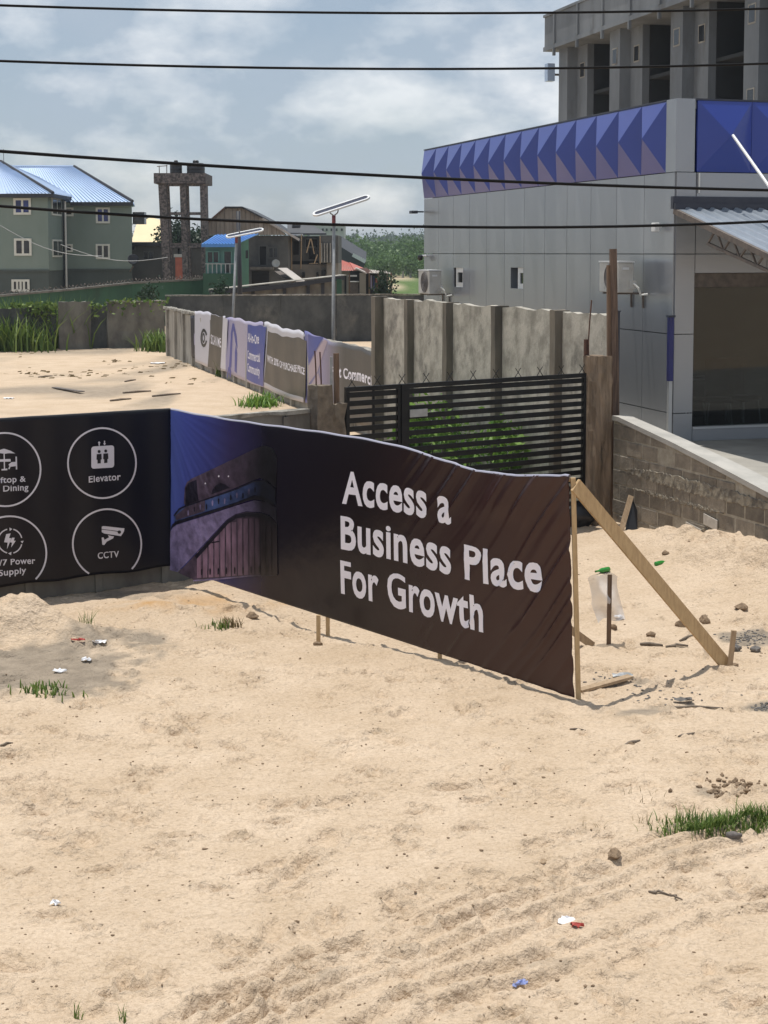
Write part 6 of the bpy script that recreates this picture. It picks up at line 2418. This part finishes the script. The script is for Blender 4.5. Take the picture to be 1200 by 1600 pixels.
tag(o, 'bright green weeds growing at the foot of the long wall banners', 'weeds')
c_ = G(352, 588)
weed('weed_clump', 'small tuft of weeds under the mauve wall banner', (c_.x, c_.y), .3, .4, .3, .8, 90, .06, .7, 'leaf_weed', 'weeds')
# creeper along the tops of the old wall
cp = []
for (pa, pb, yy, zz, n_) in ((15, 88, 74.2, 2.15, 420), (136, 166, 75.3, 2.15, 60), (168, 262, 75.8, 2.30, 110)):
    x0, x1 = X(pa, yy), X(pb, yy)
    cp.append(np.stack([rng.uniform(x0, x1, n_), yy + rng.normal(size=n_) * .2, zz + rng.normal(size=n_) * .09 - (rng.random(n_) ** 5) * .7], 1))
cp = np.concatenate(cp)
o = leaf_obj('creeper', rand_leaves(cp, rng.uniform(.12, .3, len(cp))), 'leaf_weed')
tag(o, 'leafy creeper trailing over the top of the old wall', 'creeper', None, 'stuff')
# low dry grass and litter on the back lot
n_ = 560
xx = rng.uniform(-17, -5, n_)
yy = rng.uniform(52, 72, n_)
keep = fbm(xx * .35, yy * .2, 141, 3) > .56
xx, yy = xx[keep], yy[keep]
q = []
vv = []
for k in range(0, len(xx), 1):
    pass
bq = np.stack([xx, yy, np.zeros_like(xx)], 1)
hq = rng.uniform(.01, .06, len(xx))
a_ = rng.uniform(0, np.pi, len(xx))
dx, dy = np.cos(a_) * .12, np.sin(a_) * .05
quads = np.stack([bq + np.stack([-dx, -dy, hq * 0 - .01], 1), bq + np.stack([dx, dy, hq * 0 - .01], 1),
                  bq + np.stack([dx * .8 + .05, dy, hq], 1), bq + np.stack([-dx * .8 + .05, -dy, hq * .8], 1)], 1)
o = leaf_obj('dry_grass', quads, 'leaf_dry')
tag(o, 'dry flattened grass and stalks on the sandy back lot', 'grass', None, 'stuff')

# garden behind the gate
n_ = 2600
gxx = rng.uniform(-1.4, 4.2, n_)
gyy = rng.uniform(26.5, 36, n_)
keep = (gxx * .923 + (gyy - 26.85) * .384 < 3.3) & ((gyy - 21.6) * .82 - (gxx + 3.0) * .57 > .8)
gxx, gyy = gxx[keep], gyy[keep]
qs, vs_ = [], []
zg = hgt(gxx, gyy)
an = rng.uniform(0, 2 * np.pi, len(gxx))
hh_ = rng.uniform(.12, .38, len(gxx))
wx, wy = np.cos(an) * .03, np.sin(an) * .03
p0 = np.stack([gxx, gyy, zg - .01], 1)
side = np.stack([wx, wy, wx * 0], 1)
tipo = np.stack([rng.normal(size=len(gxx)) * .10, rng.normal(size=len(gxx)) * .10, hh_], 1)
o = leaf_obj('garden_grass', np.stack([p0 - side, p0 + side, p0 + tipo + side * .15, p0 + tipo - side * .15], 1), 'leaf_bright')
tag(o, 'bright green grass growing behind the black gate', 'grass', None, 'stuff')


def frond_plant(name, label, base, h, n_f, L, mat):
    """rosette plant with long arching feathered fronds"""
    t = thing(name, label, 'plant', base, 0, 'garden plants behind the gate', local=True)
    mk('stem', MB().tube([(0, 0, -.03), (0, 0, h * .5)], [.04, .025], 7), 'bark', t, True)
    for k_ in range(n_f):
        a = 2 * math.pi * k_ / n_f + random.uniform(-.3, .3)
        el = random.uniform(.5, 1.2)
        qs_ = []
        for i in range(12):
            u_ = (i + 1) / 12
            r_ = L * (u_ - .10 * u_ * u_)
            z_ = h * .5 + r_ * math.sin(el) - .9 * L * u_ * u_ * .55
            x_, y_ = math.cos(a) * r_ * math.cos(el) * 1.2, math.sin(a) * r_ * math.cos(el) * 1.2
            for sg in (-1, 1):
                ln = .26 * L * math.sin(math.pi * min(.95, .15 + .8 * u_))
                ex, ey = -math.sin(a) * sg * ln + math.cos(a) * ln * .5, math.cos(a) * sg * ln + math.sin(a) * ln * .5
                ez = -.25 * ln
                w_ = .022 * L / .8
                ox, oy = math.cos(a) * w_, math.sin(a) * w_
                qs_.append([(x_ - ox, y_ - oy, z_), (x_ + ox, y_ + oy, z_), (x_ + ex + ox * .2, y_ + ey + oy * .2, z_ + ez), (x_ + ex - ox * .2, y_ + ey - oy * .2, z_ + ez)])
        leaf_obj('frond', np.array(qs_), mat, t)
    return t


for k, (px, py, h, L, lab) in enumerate(((725, 742, .45, .75, 'feathery plant behind the gate just left of the banner top'), (782, 738, .5, .85, 'broad feathery plant behind the middle of the gate'),
                                         (835, 735, .55, .9, 'fan leaved plant behind the right part of the gate'), (688, 720, .4, .7, 'small feathery plant near the left of the gate'))):
    p = G(px, py, .1)
    frond_plant('garden_plant', lab, (p.x, p.y, hz(p.x, p.y)), h, 9, L, 'leaf_bright')

for k, (px, py, Yq, h_, cr, lab) in enumerate(((668, 650, 32.5, 1.5, .55, 'leafy green shrub behind the left part of the big gate leaf'), (728, 650, 31.0, 1.45, .6, 'leafy green shrub behind the middle of the gate'),
                                              (790, 655, 29.6, 1.4, .5, 'leafy green shrub behind the gate above the banner sag'), (640, 668, 33.0, 1.1, .5, 'low leafy shrub behind the gate post'))):
    q = W(px, py, Yq)
    t = thing('garden_shrub', lab, 'shrub', (q.x, Yq, hz(q.x, Yq)), 0, 'shrubs behind the gate', local=True)
    for j in range(5):
        a = j * 1.3 + k
        mk('stem', MB().tube([(0, 0, -.03), (math.cos(a) * cr * .25, math.sin(a) * cr * .25, h_ * .4), (math.cos(a) * cr * .6, math.sin(a) * cr * .6, h_ * .8)], [.018, .012, .006], 5), 'bark', t, True)
    cp_, kk, nc = crown_points((0, 0, h_ * .6), cr, cr, h_ * .42, 620, 12)
    cp_[:, 2] = np.maximum(cp_[:, 2], .03)
    leaf_obj('leaves', rand_leaves(cp_, rng.uniform(.10, .22, 620), .4), 'leaf_bright', t)

# foreground grass and seedlings
qs_, vs_ = [], []
for (px, py, rx, ry, n_) in ((1120, 1295, .34, .12, 420), (1180, 1285, .30, .12, 300), (1075, 1302, .28, .10, 170), (1230, 1285, .4, .14, 260)):
    c_ = G(px, py)
    a, b_ = blades((c_.x, c_.y), rx, ry, .05, .17, n_, .011, .9)
    qs_.append(a)
    vs_.append(b_)
o = leaf_obj('grass_patch', np.concatenate(qs_), 'leaf_weed', None, np.concatenate(vs_))
tag(o, 'low patch of green grass on the sand at the right edge', 'grass')
for k, (px, py, lab) in enumerate(((120, 1598, 'small grass tuft at the bottom picture edge, leftmost'), (196, 1597, 'small grass tuft at the bottom picture edge, second from the left'))):
    c_ = G(px, py)
    weed('grass_tuft', lab, (c_.x, c_.y), .04, .04, .07, .13, 12, .008, .5, 'leaf_weed', 'grass', 'tufts at the bottom edge')
for (px, py, r_, h, n_, w_, mat, lab) in ((70, 1086, .30, .13, 110, .022, 'leaf_weed', 'leafy green weed on the grey dirt patch at the left'),
                                          (342, 978, .16, .15, 40, .018, 'leaf_weed', 'green seedling beside the banner shadow near the orange soil'),
                                          (362, 976, .14, .18, 50, .02, 'leaf_dry', 'dry brown seedling next to the green one near the orange soil'),
                                          (138, 990, .10, .26, 14, .012, 'leaf_weed', 'thin upright stalks beside the sand mound'),
                                          (1010, 1290, .10, .10, 16, .006, 'leaf_dry', 'few dry stalks left of the grass patch'),
                                          (925, 1300, .14, .09, 12, .006, 'leaf_dry', 'scattered dry seedlings on open sand left of the grass patch'),
                                          (1000, 1245, .20, .12, 14, .006, 'leaf_dry', 'dry stalks below the dark clod heap')):
    c_ = G(px, py)
    weed('seedling', lab, (c_.x, c_.y), r_, r_ * .7, h * .5, h, n_, w_, .8, mat, 'weed')['kind'] = 'stuff'

# far vegetation ------------------------------------------------------------
def wood(name, label, Y0, Y1, pxa, pxb, h0, h1, n_tr, n_leaf, ls, mat, wide=1.0):
    pts, vals = [], []
    for i in range(n_tr):
        y_ = rng.uniform(Y0, Y1)
        x_ = rng.uniform(X(pxa, y_), X(pxb, y_))
        h = rng.uniform(h0, h1)
        rr_ = h * rng.uniform(.32, .5) * wide
        cp_, kk, nc = crown_points((x_, y_, h * .58), rr_, rr_, h * .42, n_leaf, 10)
        cp_[:, 2] = np.maximum(cp_[:, 2], .1)
        base = rng.uniform(.1, .6)
        pts.append(cp_)
        vals.append(np.clip(base + rng.uniform(0, .35, nc)[kk] + rng.normal(size=n_leaf) * .08, 0, 1))
    pts = np.concatenate(pts)
    o_ = leaf_obj(name, rand_leaves(pts, rng.uniform(.6, 1.25, len(pts)) * ls, .7), mat, None, np.concatenate(vals))
    tag(o_, label, 'trees', None, 'stuff')
    return o_


wood('scrub', 'bright green scrub along the edge of the far field', 285, 330, 440, 760, 3.0, 4.6, 150, 300, .5, 'leaf_forest', 1.2)
wood('bush_land', 'green bush land rising behind the scrub', 350, 520, 400, 760, 5.0, 8.5, 230, 260, .85, 'leaf_forest', 1.2)
wood('far_forest', 'dark far forest along the horizon', 750, 1100, 100, 800, 11, 17, 380, 170, 1.7, 'leaf_forest_far', 1.3)


def tree(name, label, base, h, cr, n_leaf, mat, ls, group=None, trunk_h=.5):
    t = thing(name, label, 'tree', base, 0, group, local=True)
    mk('trunk', MB().tube([(0, 0, -.1), (.1, 0, h * .3), (-.05, .05, h * trunk_h), (.1, 0, h * .75)], [h * .035, h * .028, h * .02, h * .008], 7), 'bark', t, True)
    for k_ in range(4):
        a = k_ * 1.6 + .4
        mk('limb', MB().tube([(0, 0, h * (.4 + .07 * k_)), (math.cos(a) * cr * .5, math.sin(a) * cr * .5, h * (.58 + .07 * k_))], [h * .016, h * .006], 6), 'bark', t, True)
    cp_, kk, nc = crown_points((0, 0, h * .66), cr, cr, h * .36, n_leaf, 16)
    leaf_obj('crown', rand_leaves(cp_, rng.uniform(.7, 1.2, n_leaf) * ls, .6), mat, t, np.clip(.3 + rng.uniform(-.2, .4, nc)[kk] + rng.normal(size=n_leaf) * .1, 0, 1))
    return t


def palm(name, label, base, h, n_f, L):
    t = thing(name, label, 'palm', base, 0, 'palms behind the cream house', local=True)
    mk('trunk', MB().tube([(0, 0, -.1), (.15, 0, h * .5), (.1, 0, h)], [.2, .15, .12], 7), 'bark', t, True)
    qs__ = []
    for k_ in range(n_f):
        a = 2 * math.pi * k_ / n_f + random.uniform(-.2, .2)
        el = random.uniform(.1, 1.1)
        for i in range(10):
            u_ = (i + .5) / 10
            r_ = L * u_
            x_, y_ = .1 + math.cos(a) * r_ * math.cos(el), math.sin(a) * r_ * math.cos(el)
            z_ = h + r_ * math.sin(el) - L * .7 * u_ * u_
            for sg in (-1, 1):
                ln = L * .3 * (1 - .6 * u_)
                ex, ey = -math.sin(a) * sg * ln + math.cos(a) * ln * .4, math.cos(a) * sg * ln + math.sin(a) * ln * .4
                ox, oy = math.cos(a) * .12, math.sin(a) * .12
                qs__.append([(x_ - ox, y_ - oy, z_), (x_ + ox, y_ + oy, z_), (x_ + ex, y_ + ey, z_ - ln * .3), (x_ + ex - ox, y_ + ey - oy, z_ - ln * .3)])
    leaf_obj('crown', np.array(qs__), 'leaf_dark', t)


q = W(222, 336, 175)
palm('palm_tree', 'palm top just above the peak of the cream roof', (q.x, 175, 0), q.z - .6, 11, 1.5)
q = W(242, 348, 172)
palm('palm_tree', 'palm top between the cream roof and the water tower', (q.x, 172, 0), q.z - .9, 14, 2.4)
for k, (px, py, h_, lab) in enumerate(((270, 352, 7.6, 'dark tree seen through the left bay of the water tower'), (302, 353, 7.5, 'dark tree seen through the right bay of the water tower'), (286, 354, 7.2, 'dark tree behind the middle leg of the water tower'))):
    q = W(px, py, 140)
    tree('dark_tree', lab, (q.x, 140 + k, 0), q.z + .2, 1.35, 2200, 'leaf_dark', .4, 'trees behind the water tower')
q = W(248, 452, 90)
tree('shrub', 'small dark shrub poking up before the green fence wall', (q.x, 86.5, 0), W(248, 449, 86.5).z, .8, 500, 'leaf_dark', .2)
q = W(344, 447, 90)
tree('shrub', 'dark shrub at the foot of the aqua house', (q.x, 91, 0), W(344, 442, 91).z, .8, 600, 'leaf_dark', .22)
q = W(601, 455, 100)
tree('shrub', 'dark leafy shrub with a pale cap beside the market shack', (q.x, 100, 0), W(601, 424, 100).z, .75, 900, 'leaf_dark', .22)

# ================================================================== AIR
haze_m = bpy.data.materials.new('haze')
haze_m.use_nodes = True
_h = haze_m.node_tree
_h.nodes.clear()
_ho = _h.nodes.new('ShaderNodeOutputMaterial')
_hv = _h.nodes.new('ShaderNodeVolumePrincipled')
_hv.inputs['Color'].default_value = (.80, .88, .98, 1)
_hv.inputs['Density'].default_value = .00026
_h.links.new(_hv.outputs[0], _ho.inputs['Volume'])
MATS['haze'] = haze_m
hb = mk('haze', MB().box(-6500, 6500, -600, 8500, -1.5, 26), 'haze')
tag(hb, 'thin summer haze over the far field and forest', None, None, 'stuff')


# ================================================================== OVERHEAD WIRES
def wire(pts_px, Y0, Y1, r_, label):
    """a sagging conductor crossing the street; quadratic through three photo points"""
    P_ = []
    for (px, py) in pts_px:
        Yq = Y0 + (Y1 - Y0) * px / 1200
        P_.append(W(px, py, Yq))
    xs__ = np.array([p.x for p in P_])
    cz_ = np.polyfit(xs__, np.array([p.z for p in P_]), 2)
    cy_ = np.polyfit(xs__, np.array([p.y for p in P_]), 1)
    path = []
    for x_ in np.linspace(-9, 9, 73):
        xc = max(-4, min(4, x_))
        z_ = np.polyval(cz_, xc) + (2 * cz_[0] * xc + cz_[1]) * (x_ - xc)
        path.append((x_, np.polyval(cy_, x_), z_))
    o_ = mk('overhead_wire', MB().tube(path, r_, 7), 'wire', None, True)
    tag(o_, label, 'wire', 'overhead wires across the street')


wire(((0, 8), (640, 21), (1200, 13)), 6.2, 6.8, .0053, 'topmost overhead wire near the upper picture edge')
wire(((0, 95), (600, 108), (1200, 99)), 6.2, 6.8, .0053, 'second overhead wire from the top crossing the tower block piers')
wire(((0, 236), (600, 275), (1200, 297)), 6.0, 7.0, .0068, 'third overhead wire sloping down from left to right over the blue pyramids')
wire(((0, 322), (640, 354), (1200, 346)), 6.0, 6.8, .0062, 'lowest overhead wire crossing just above the horizon')
for k, (pa, pb, Y) in enumerate((((0, 352), (160, 400), 100), ((95, 382), (262, 402), 101))):
    A, B = W(pa[0], pa[1], Y), W(pb[0], pb[1], Y)
    path = [A.lerp(B, t) - Vector((0, 0, .6 * math.sin(math.pi * t))) for t in [i / 12 for i in range(13)]]
    o_ = mk('service_cable', MB().tube(path, .02, 5), 'steel_pole')
    tag(o_, ('thin cable slung across the left block of the pale green house', 'thin cable slung from the pale green house towards the water tower')[k], 'cable')

# ================================================================== SMALL THINGS ON THE SAND
st = GH(1137, 1042)
tp_ = W(1146, 984, st.y - .02)
o_ = mk('stake', MB().bar((st.x + .01, st.y - .03, st.z - .06), (tp_.x, tp_.y - .03, tp_.z), .055, .035), 'dull_wood')
tag(o_, 'short leaning stake at the foot of the raking brace', 'stake')
st = GH(951, 1008)
tp_ = W(953, 898, st.y)
o_ = mk('stake', MB().bar((st.x, st.y, st.z - .06), (tp_.x, st.y + .01, tp_.z), .05, .035), 'old_wood')
tag(o_, 'upright brown stake holding a torn plastic bag', 'stake')
# plastic bag caught on the stake
n_ = 12
m = MB()
v = []
for j in range(n_ + 1):
    for i in range(n_ + 1):
        u, w_ = i / n_, j / n_
        x_ = st.x - .26 + .42 * u + .06 * math.sin(w_ * 3 + u * 2)
        if w_ < .4:
            x_ += (.4 - w_) * .35 * (1 - u)
        v.append((x_, st.y + .05 + .05 * math.sin(u * 7 + w_ * 3) + .03 * math.sin(w_ * 9), st.z + .32 + .55 * w_ - .12 * abs(u - .55) + .03 * math.sin(u * 9)))
f = [(j * (n_ + 1) + i, j * (n_ + 1) + i + 1, (j + 1) * (n_ + 1) + i + 1, (j + 1) * (n_ + 1) + i) for j in range(n_) for i in range(n_)]
bag_m = bpy.data.materials.new('thin_bag')
bag_m.use_nodes = True
t_ = bag_m.node_tree
b_ = t_.nodes['Principled BSDF']
b_.inputs['Base Color'].default_value = (.78, .77, .78, 1)
b_.inputs['Roughness'].default_value = .35
tr = nd(t_, 'ShaderNodeBsdfTransparent')
mx = nd(t_, 'ShaderNodeMixShader')
mx.inputs[0].default_value = .55
t_.links.new(tr.outputs[0], mx.inputs[1])
t_.links.new(b_.outputs[0], mx.inputs[2])
t_.links.new(mx.outputs[0], t_.nodes['Material Output'].inputs['Surface'])
MATS['thin_bag'] = bag_m
o_ = mk('plastic_bag', m.add(v, f), 'thin_bag', None, True)
tag(o_, 'torn translucent plastic bag hanging on the upright stake', 'plastic bag')


def bottle(px0, py0, px1, py1, label):
    A, B = GH(px0, py0), GH(px1, py1)
    d = (B - A)
    d.z = 0
    d = d.normalized()
    t = thing('glass_bottle', label, 'bottle', (A.x, A.y, A.z), 0, 'green bottles on the sand')
    prof_ = [(.018, 0), (.034, .008), (.036, .03), (.036, .15), (.030, .185), (.015, .215), (.013, .27), (.015, .275), (.015, .29)]
    m_ = MB()
    o0 = Vector((A.x, A.y, A.z + .034))
    sd = d.cross(Vector((0, 0, 1)))
    nn = 14
    for (r_, l_) in prof_:
        for k_ in range(nn):
            a = 2 * math.pi * k_ / nn
            m_.v.append(tuple(o0 + d * l_ + (sd * math.cos(a) + Vector((0, 0, 1)) * math.sin(a)) * r_))
    for i in range(len(prof_) - 1):
        for k_ in range(nn):
            a0, a1 = i * nn + k_, i * nn + (k_ + 1) % nn
            m_.f.append((a0, a1, a1 + nn, a0 + nn))
    m_.f.append(tuple(range(nn))[::-1])
    mk('body', m_, 'bottle_glass', t, True)


bottle(952, 893, 922, 900, 'green glass bottle lying near the plastic bag stake')
bottle(1024, 885, 1052, 879, 'green glass bottle lying on the sand heap below the block wall')

ri = 0
for (px, py, r_, mat, lab) in ((1147, 1312, .055, 'rock_grey', 'round grey stone beside the grass patch'),
                               (1102, 972, .085, 'clod', 'brown block shaped clod right of the raking brace'),
                               (1063, 978, .075, 'clod', 'brown clod just left of the raking brace'),
                               (1158, 952, .08, 'clod', 'lone brown clod before the sand heap at the right'),
                               (1016, 996, .07, 'clod', 'flat brown clod between stake and brace'),
                               (957, 983, .06, 'clod', 'small clod at the foot of the plastic bag stake'),
                               (1040, 852 + 22, .06, 'clod', 'dark lump on the sand heap under the block wall'),
                               (958, 1340, .035, 'clod', 'small brown clod on open sand left of the wheel track'),
                               (960, 1338, .05, 'clod', 'crumbled clod left of the grass patch'),
                               (848, 1348, .03, 'dull_wood', 'pale chip of wood on the open sand'),
                               (986, 1164, .03, 'clod', 'brown chip on the open sand below the banner end'),
                               (1145, 1042, .05, 'clod', 'clod tucked behind the short leaning stake'),
                               (497, 1008, .05, 'clod', 'brown clod at the foot of the banner prop'),
                               (395, 966, .08, 'clod', 'pale stone in the strip of shade under the banner'),
                               (1180, 1018, .07, 'ash', 'blackened lump by the burnt patch at the right edge'),
                               (1150, 1016, .08, 'ash', 'blackened lump nearer the leaning stake')):
    p = GH(px, py)
    o_ = mk('stone' if mat == 'rock_grey' else 'clod', rock_mb((p.x, p.y, p.z + r_ * .3), r_, 300 + ri, .7), mat, None, mat == 'rock_grey')
    tag(o_, lab, 'stone' if mat == 'rock_grey' else 'clod')
    ri += 1
# heap of dark clods
cl = thing('clod_heap', 'small heap of dark broken clods above the grass patch', 'clods', tuple(GH(1135, 1228)), 0)
hm = MB()
r_ = random.Random(5)
for k in range(60):
    p = GH(1135 + r_.gauss(0, 24), 1230 + r_.gauss(0, 7), 2)
    b = rock_mb((p.x, p.y, p.z + .01), r_.uniform(.010, .032), 500 + k, .8, 1)
    hm.add(b.v, b.f)
o_ = mk('clods', hm, 'clod', cl)
o_['kind'] = 'stuff'

# sticks and boards
si = 0
for (a, b2, w_, lab, mat) in (((905, 1082), (985, 1064), .10, 'board lying on the sand behind the banner end', 'dull_wood'),
                              ((1000, 1008), (1036, 1010), .045, 'dark stick lying between stake and brace', 'grey_stick'),
                              ((1040, 1012), (1075, 1011), .04, 'flat stick just left of the brace foot', 'grey_stick'),
                              ((1062, 1002), (1088, 993), .03, 'thin stick under the raking brace', 'grey_stick'),
                              ((1030, 1107), (1130, 1108), .03, 'long thin stick lying below the brace shadow', 'grey_stick'),
                              ((976, 1166), (1000, 1158), .03, 'short brown stick on the open sand below the banner', 'grey_stick'),
                              ((1060, 1152), (1086, 1146), .025, 'short stick at the right of the open sand', 'grey_stick'),
                              ((0, 1166), (20, 1162), .025, 'dark stick at the left picture edge', 'grey_stick'),
                              ((890, 1140), (915, 1142), .02, 'thin twig just below the banner corner', 'grey_stick'),
                              ((1012, 1394), (1046, 1400), .022, 'curved twig right of the wheel track', 'grey_stick'),
                              ((1046, 1400), (1066, 1412), .018, 'twig end broken from the curved twig', 'grey_stick'),
                              ((85, 607), (128, 615), .20, 'dark board lying on the sandy back lot', 'steel_brown'),
                              ((192, 615), (236, 612), .09, 'long stick at the right of the dark board on the back lot', 'grey_stick'),
                              ((172, 627), (205, 624), .08, 'stick lying near the front wall on the back lot', 'grey_stick'),
                              ((238, 620), (282, 616), .08, 'stick lying towards the wall banners on the back lot', 'grey_stick'),
                              ((60, 590), (82, 588), .07, 'short stick left on the back lot', 'grey_stick'),
                              ((195, 597), (212, 594), .07, 'short stick in the middle of the back lot', 'grey_stick')):
    A, B = GH(*a), GH(*b2)
    M_ = (A + B) / 2
    M_.z = hz(M_.x, M_.y) + w_ * .35 + .01
    d = (B - A)
    off = Vector((random.uniform(-.02, .02), random.uniform(-.02, .02), 0))
    if w_ >= .10:
        o_ = mk('board', MB().bar(A + Vector((0, 0, w_ * .2)), B + Vector((0, 0, w_ * .2 + .03)), w_, .03), mat)
        tag(o_, lab, 'board')
    else:
        o_ = mk('stick', MB().tube([A + Vector((0, 0, w_ * .3)), A.lerp(M_, .7) + off, M_ - off * .5, B + Vector((0, 0, w_ * .3))], [w_ * .35, w_ * .5, w_ * .45, w_ * .25], 6), mat, None, True)
        tag(o_, lab, 'stick')
    si += 1


def crumple(px, py, sx, sy, mat, lab, seed, name='litter'):
    p = GH(px, py)
    r_ = random.Random(seed)
    m_ = MB()
    n_ = 5
    v_ = []
    for j in range(n_ + 1):
        for i in range(n_ + 1):
            v_.append((p.x + (i / n_ - .5) * sx + r_.uniform(-.012, .012), p.y + (j / n_ - .5) * sy + r_.uniform(-.012, .012), p.z + .012 + r_.uniform(0, .035)))
    f_ = [(j * (n_ + 1) + i, j * (n_ + 1) + i + 1, (j + 1) * (n_ + 1) + i + 1, (j + 1) * (n_ + 1) + i) for j in range(n_) for i in range(n_)]
    o__ = mk(name, m_.add(v_, f_), mat)
    tag(o__, lab, 'litter', 'scraps of litter on the sand')


crumple(884, 1437, .13, .11, 'litter_white', 'crumpled white wrapper in the foreground beside the red scrap', 1)
crumple(901, 1451, .08, .05, 'litter_red', 'small red scrap in the foreground below the white wrapper', 2)
crumple(812, 1526, .09, .06, 'litter_blue', 'small bluish scrap near the bottom of the sand', 3)
crumple(86, 1416, .07, .05, 'litter_white', 'tiny white scrap on the left foreground sand', 4)
crumple(155, 1006, .15, .08, 'litter_white', 'white wrapper before the sand mound', 5)
crumple(122, 1007, .16, .06, 'litter_red', 'faded red wrapper just left of the white one before the mound', 6)
crumple(95, 1051, .16, .06, 'litter_white', 'white scrap on the grey dirt patch at the left', 7)
crumple(135, 1034, .10, .08, 'litter_white', 'tiny white scrap above the grey dirt patch', 8)
crumple(972, 1058, .22, .12, 'steel_pole', 'bluish rag beside the lying board', 9)
crumple(967, 968, .10, .12, 'litter_white', 'white scrap at the foot of the bag stake', 10)
crumple(246, 568, .6, .5, 'litter_white', 'white scrap on the back lot by the long wall', 11)
crumple(170, 529, 1.0, .5, 'litter_white', 'white rubbish at the foot of the old wall gap', 12)
crumple(14, 623, .3, .3, 'litter_white', 'pale scrap on the back lot at the left', 13)
crumple(1068, 1100, .2, .1, 'ash', 'grey ash scrap by the long thin stick', 14)

# burnt patch and loose crumbs: nobody could count them
r_ = random.Random(77)
gm_ = MB()
for k in range(900):
    y_ = 8.3 + 15 * r_.random() ** 1.3
    x_ = r_.uniform(-.27, .27) * y_
    b = rock_mb((x_, y_, 0), r_.uniform(.004, .013) * (1.6 if r_.random() < .12 else 1), 900 + k % 40, .6, 1)
    gm_.add(b.v, b.f)
arr = np.array(gm_.v)
npv = len(b.v)
cx = arr.reshape(-1, npv, 3).mean(1)
zc_ = hgt(cx[:, 0], cx[:, 1])
arr = arr.reshape(-1, npv, 3)
arr[:, :, 2] += zc_[:, None] + .002
gm_.v = [tuple(p) for p in arr.reshape(-1, 3)]
o_ = mk('crumbs', gm_, 'clod', fixn=False)
tag(o_, 'loose brown crumbs strewn over the sand', 'crumbs', None, 'stuff')
gm_ = MB()
for (px, py, sx, sy, n_) in ((1175, 997, 22, 6, 150), (1196, 1106, 10, 3, 70), (1040, 1080, 40, 12, 70), (960, 1060, 22, 8, 40)):
    for k in range(n_):
        p = GH(px + r_.gauss(0, sx), py + r_.gauss(0, sy), 2)
        b = rock_mb((p.x, p.y, p.z + .004), r_.uniform(.006, .022), 700 + k % 30, .5, 1)
        gm_.add(b.v, b.f)
o_ = mk('ash_rubble', gm_, 'ash', fixn=False)
tag(o_, 'grey ash and charred rubble scattered right of the banner', 'rubble', None, 'stuff')
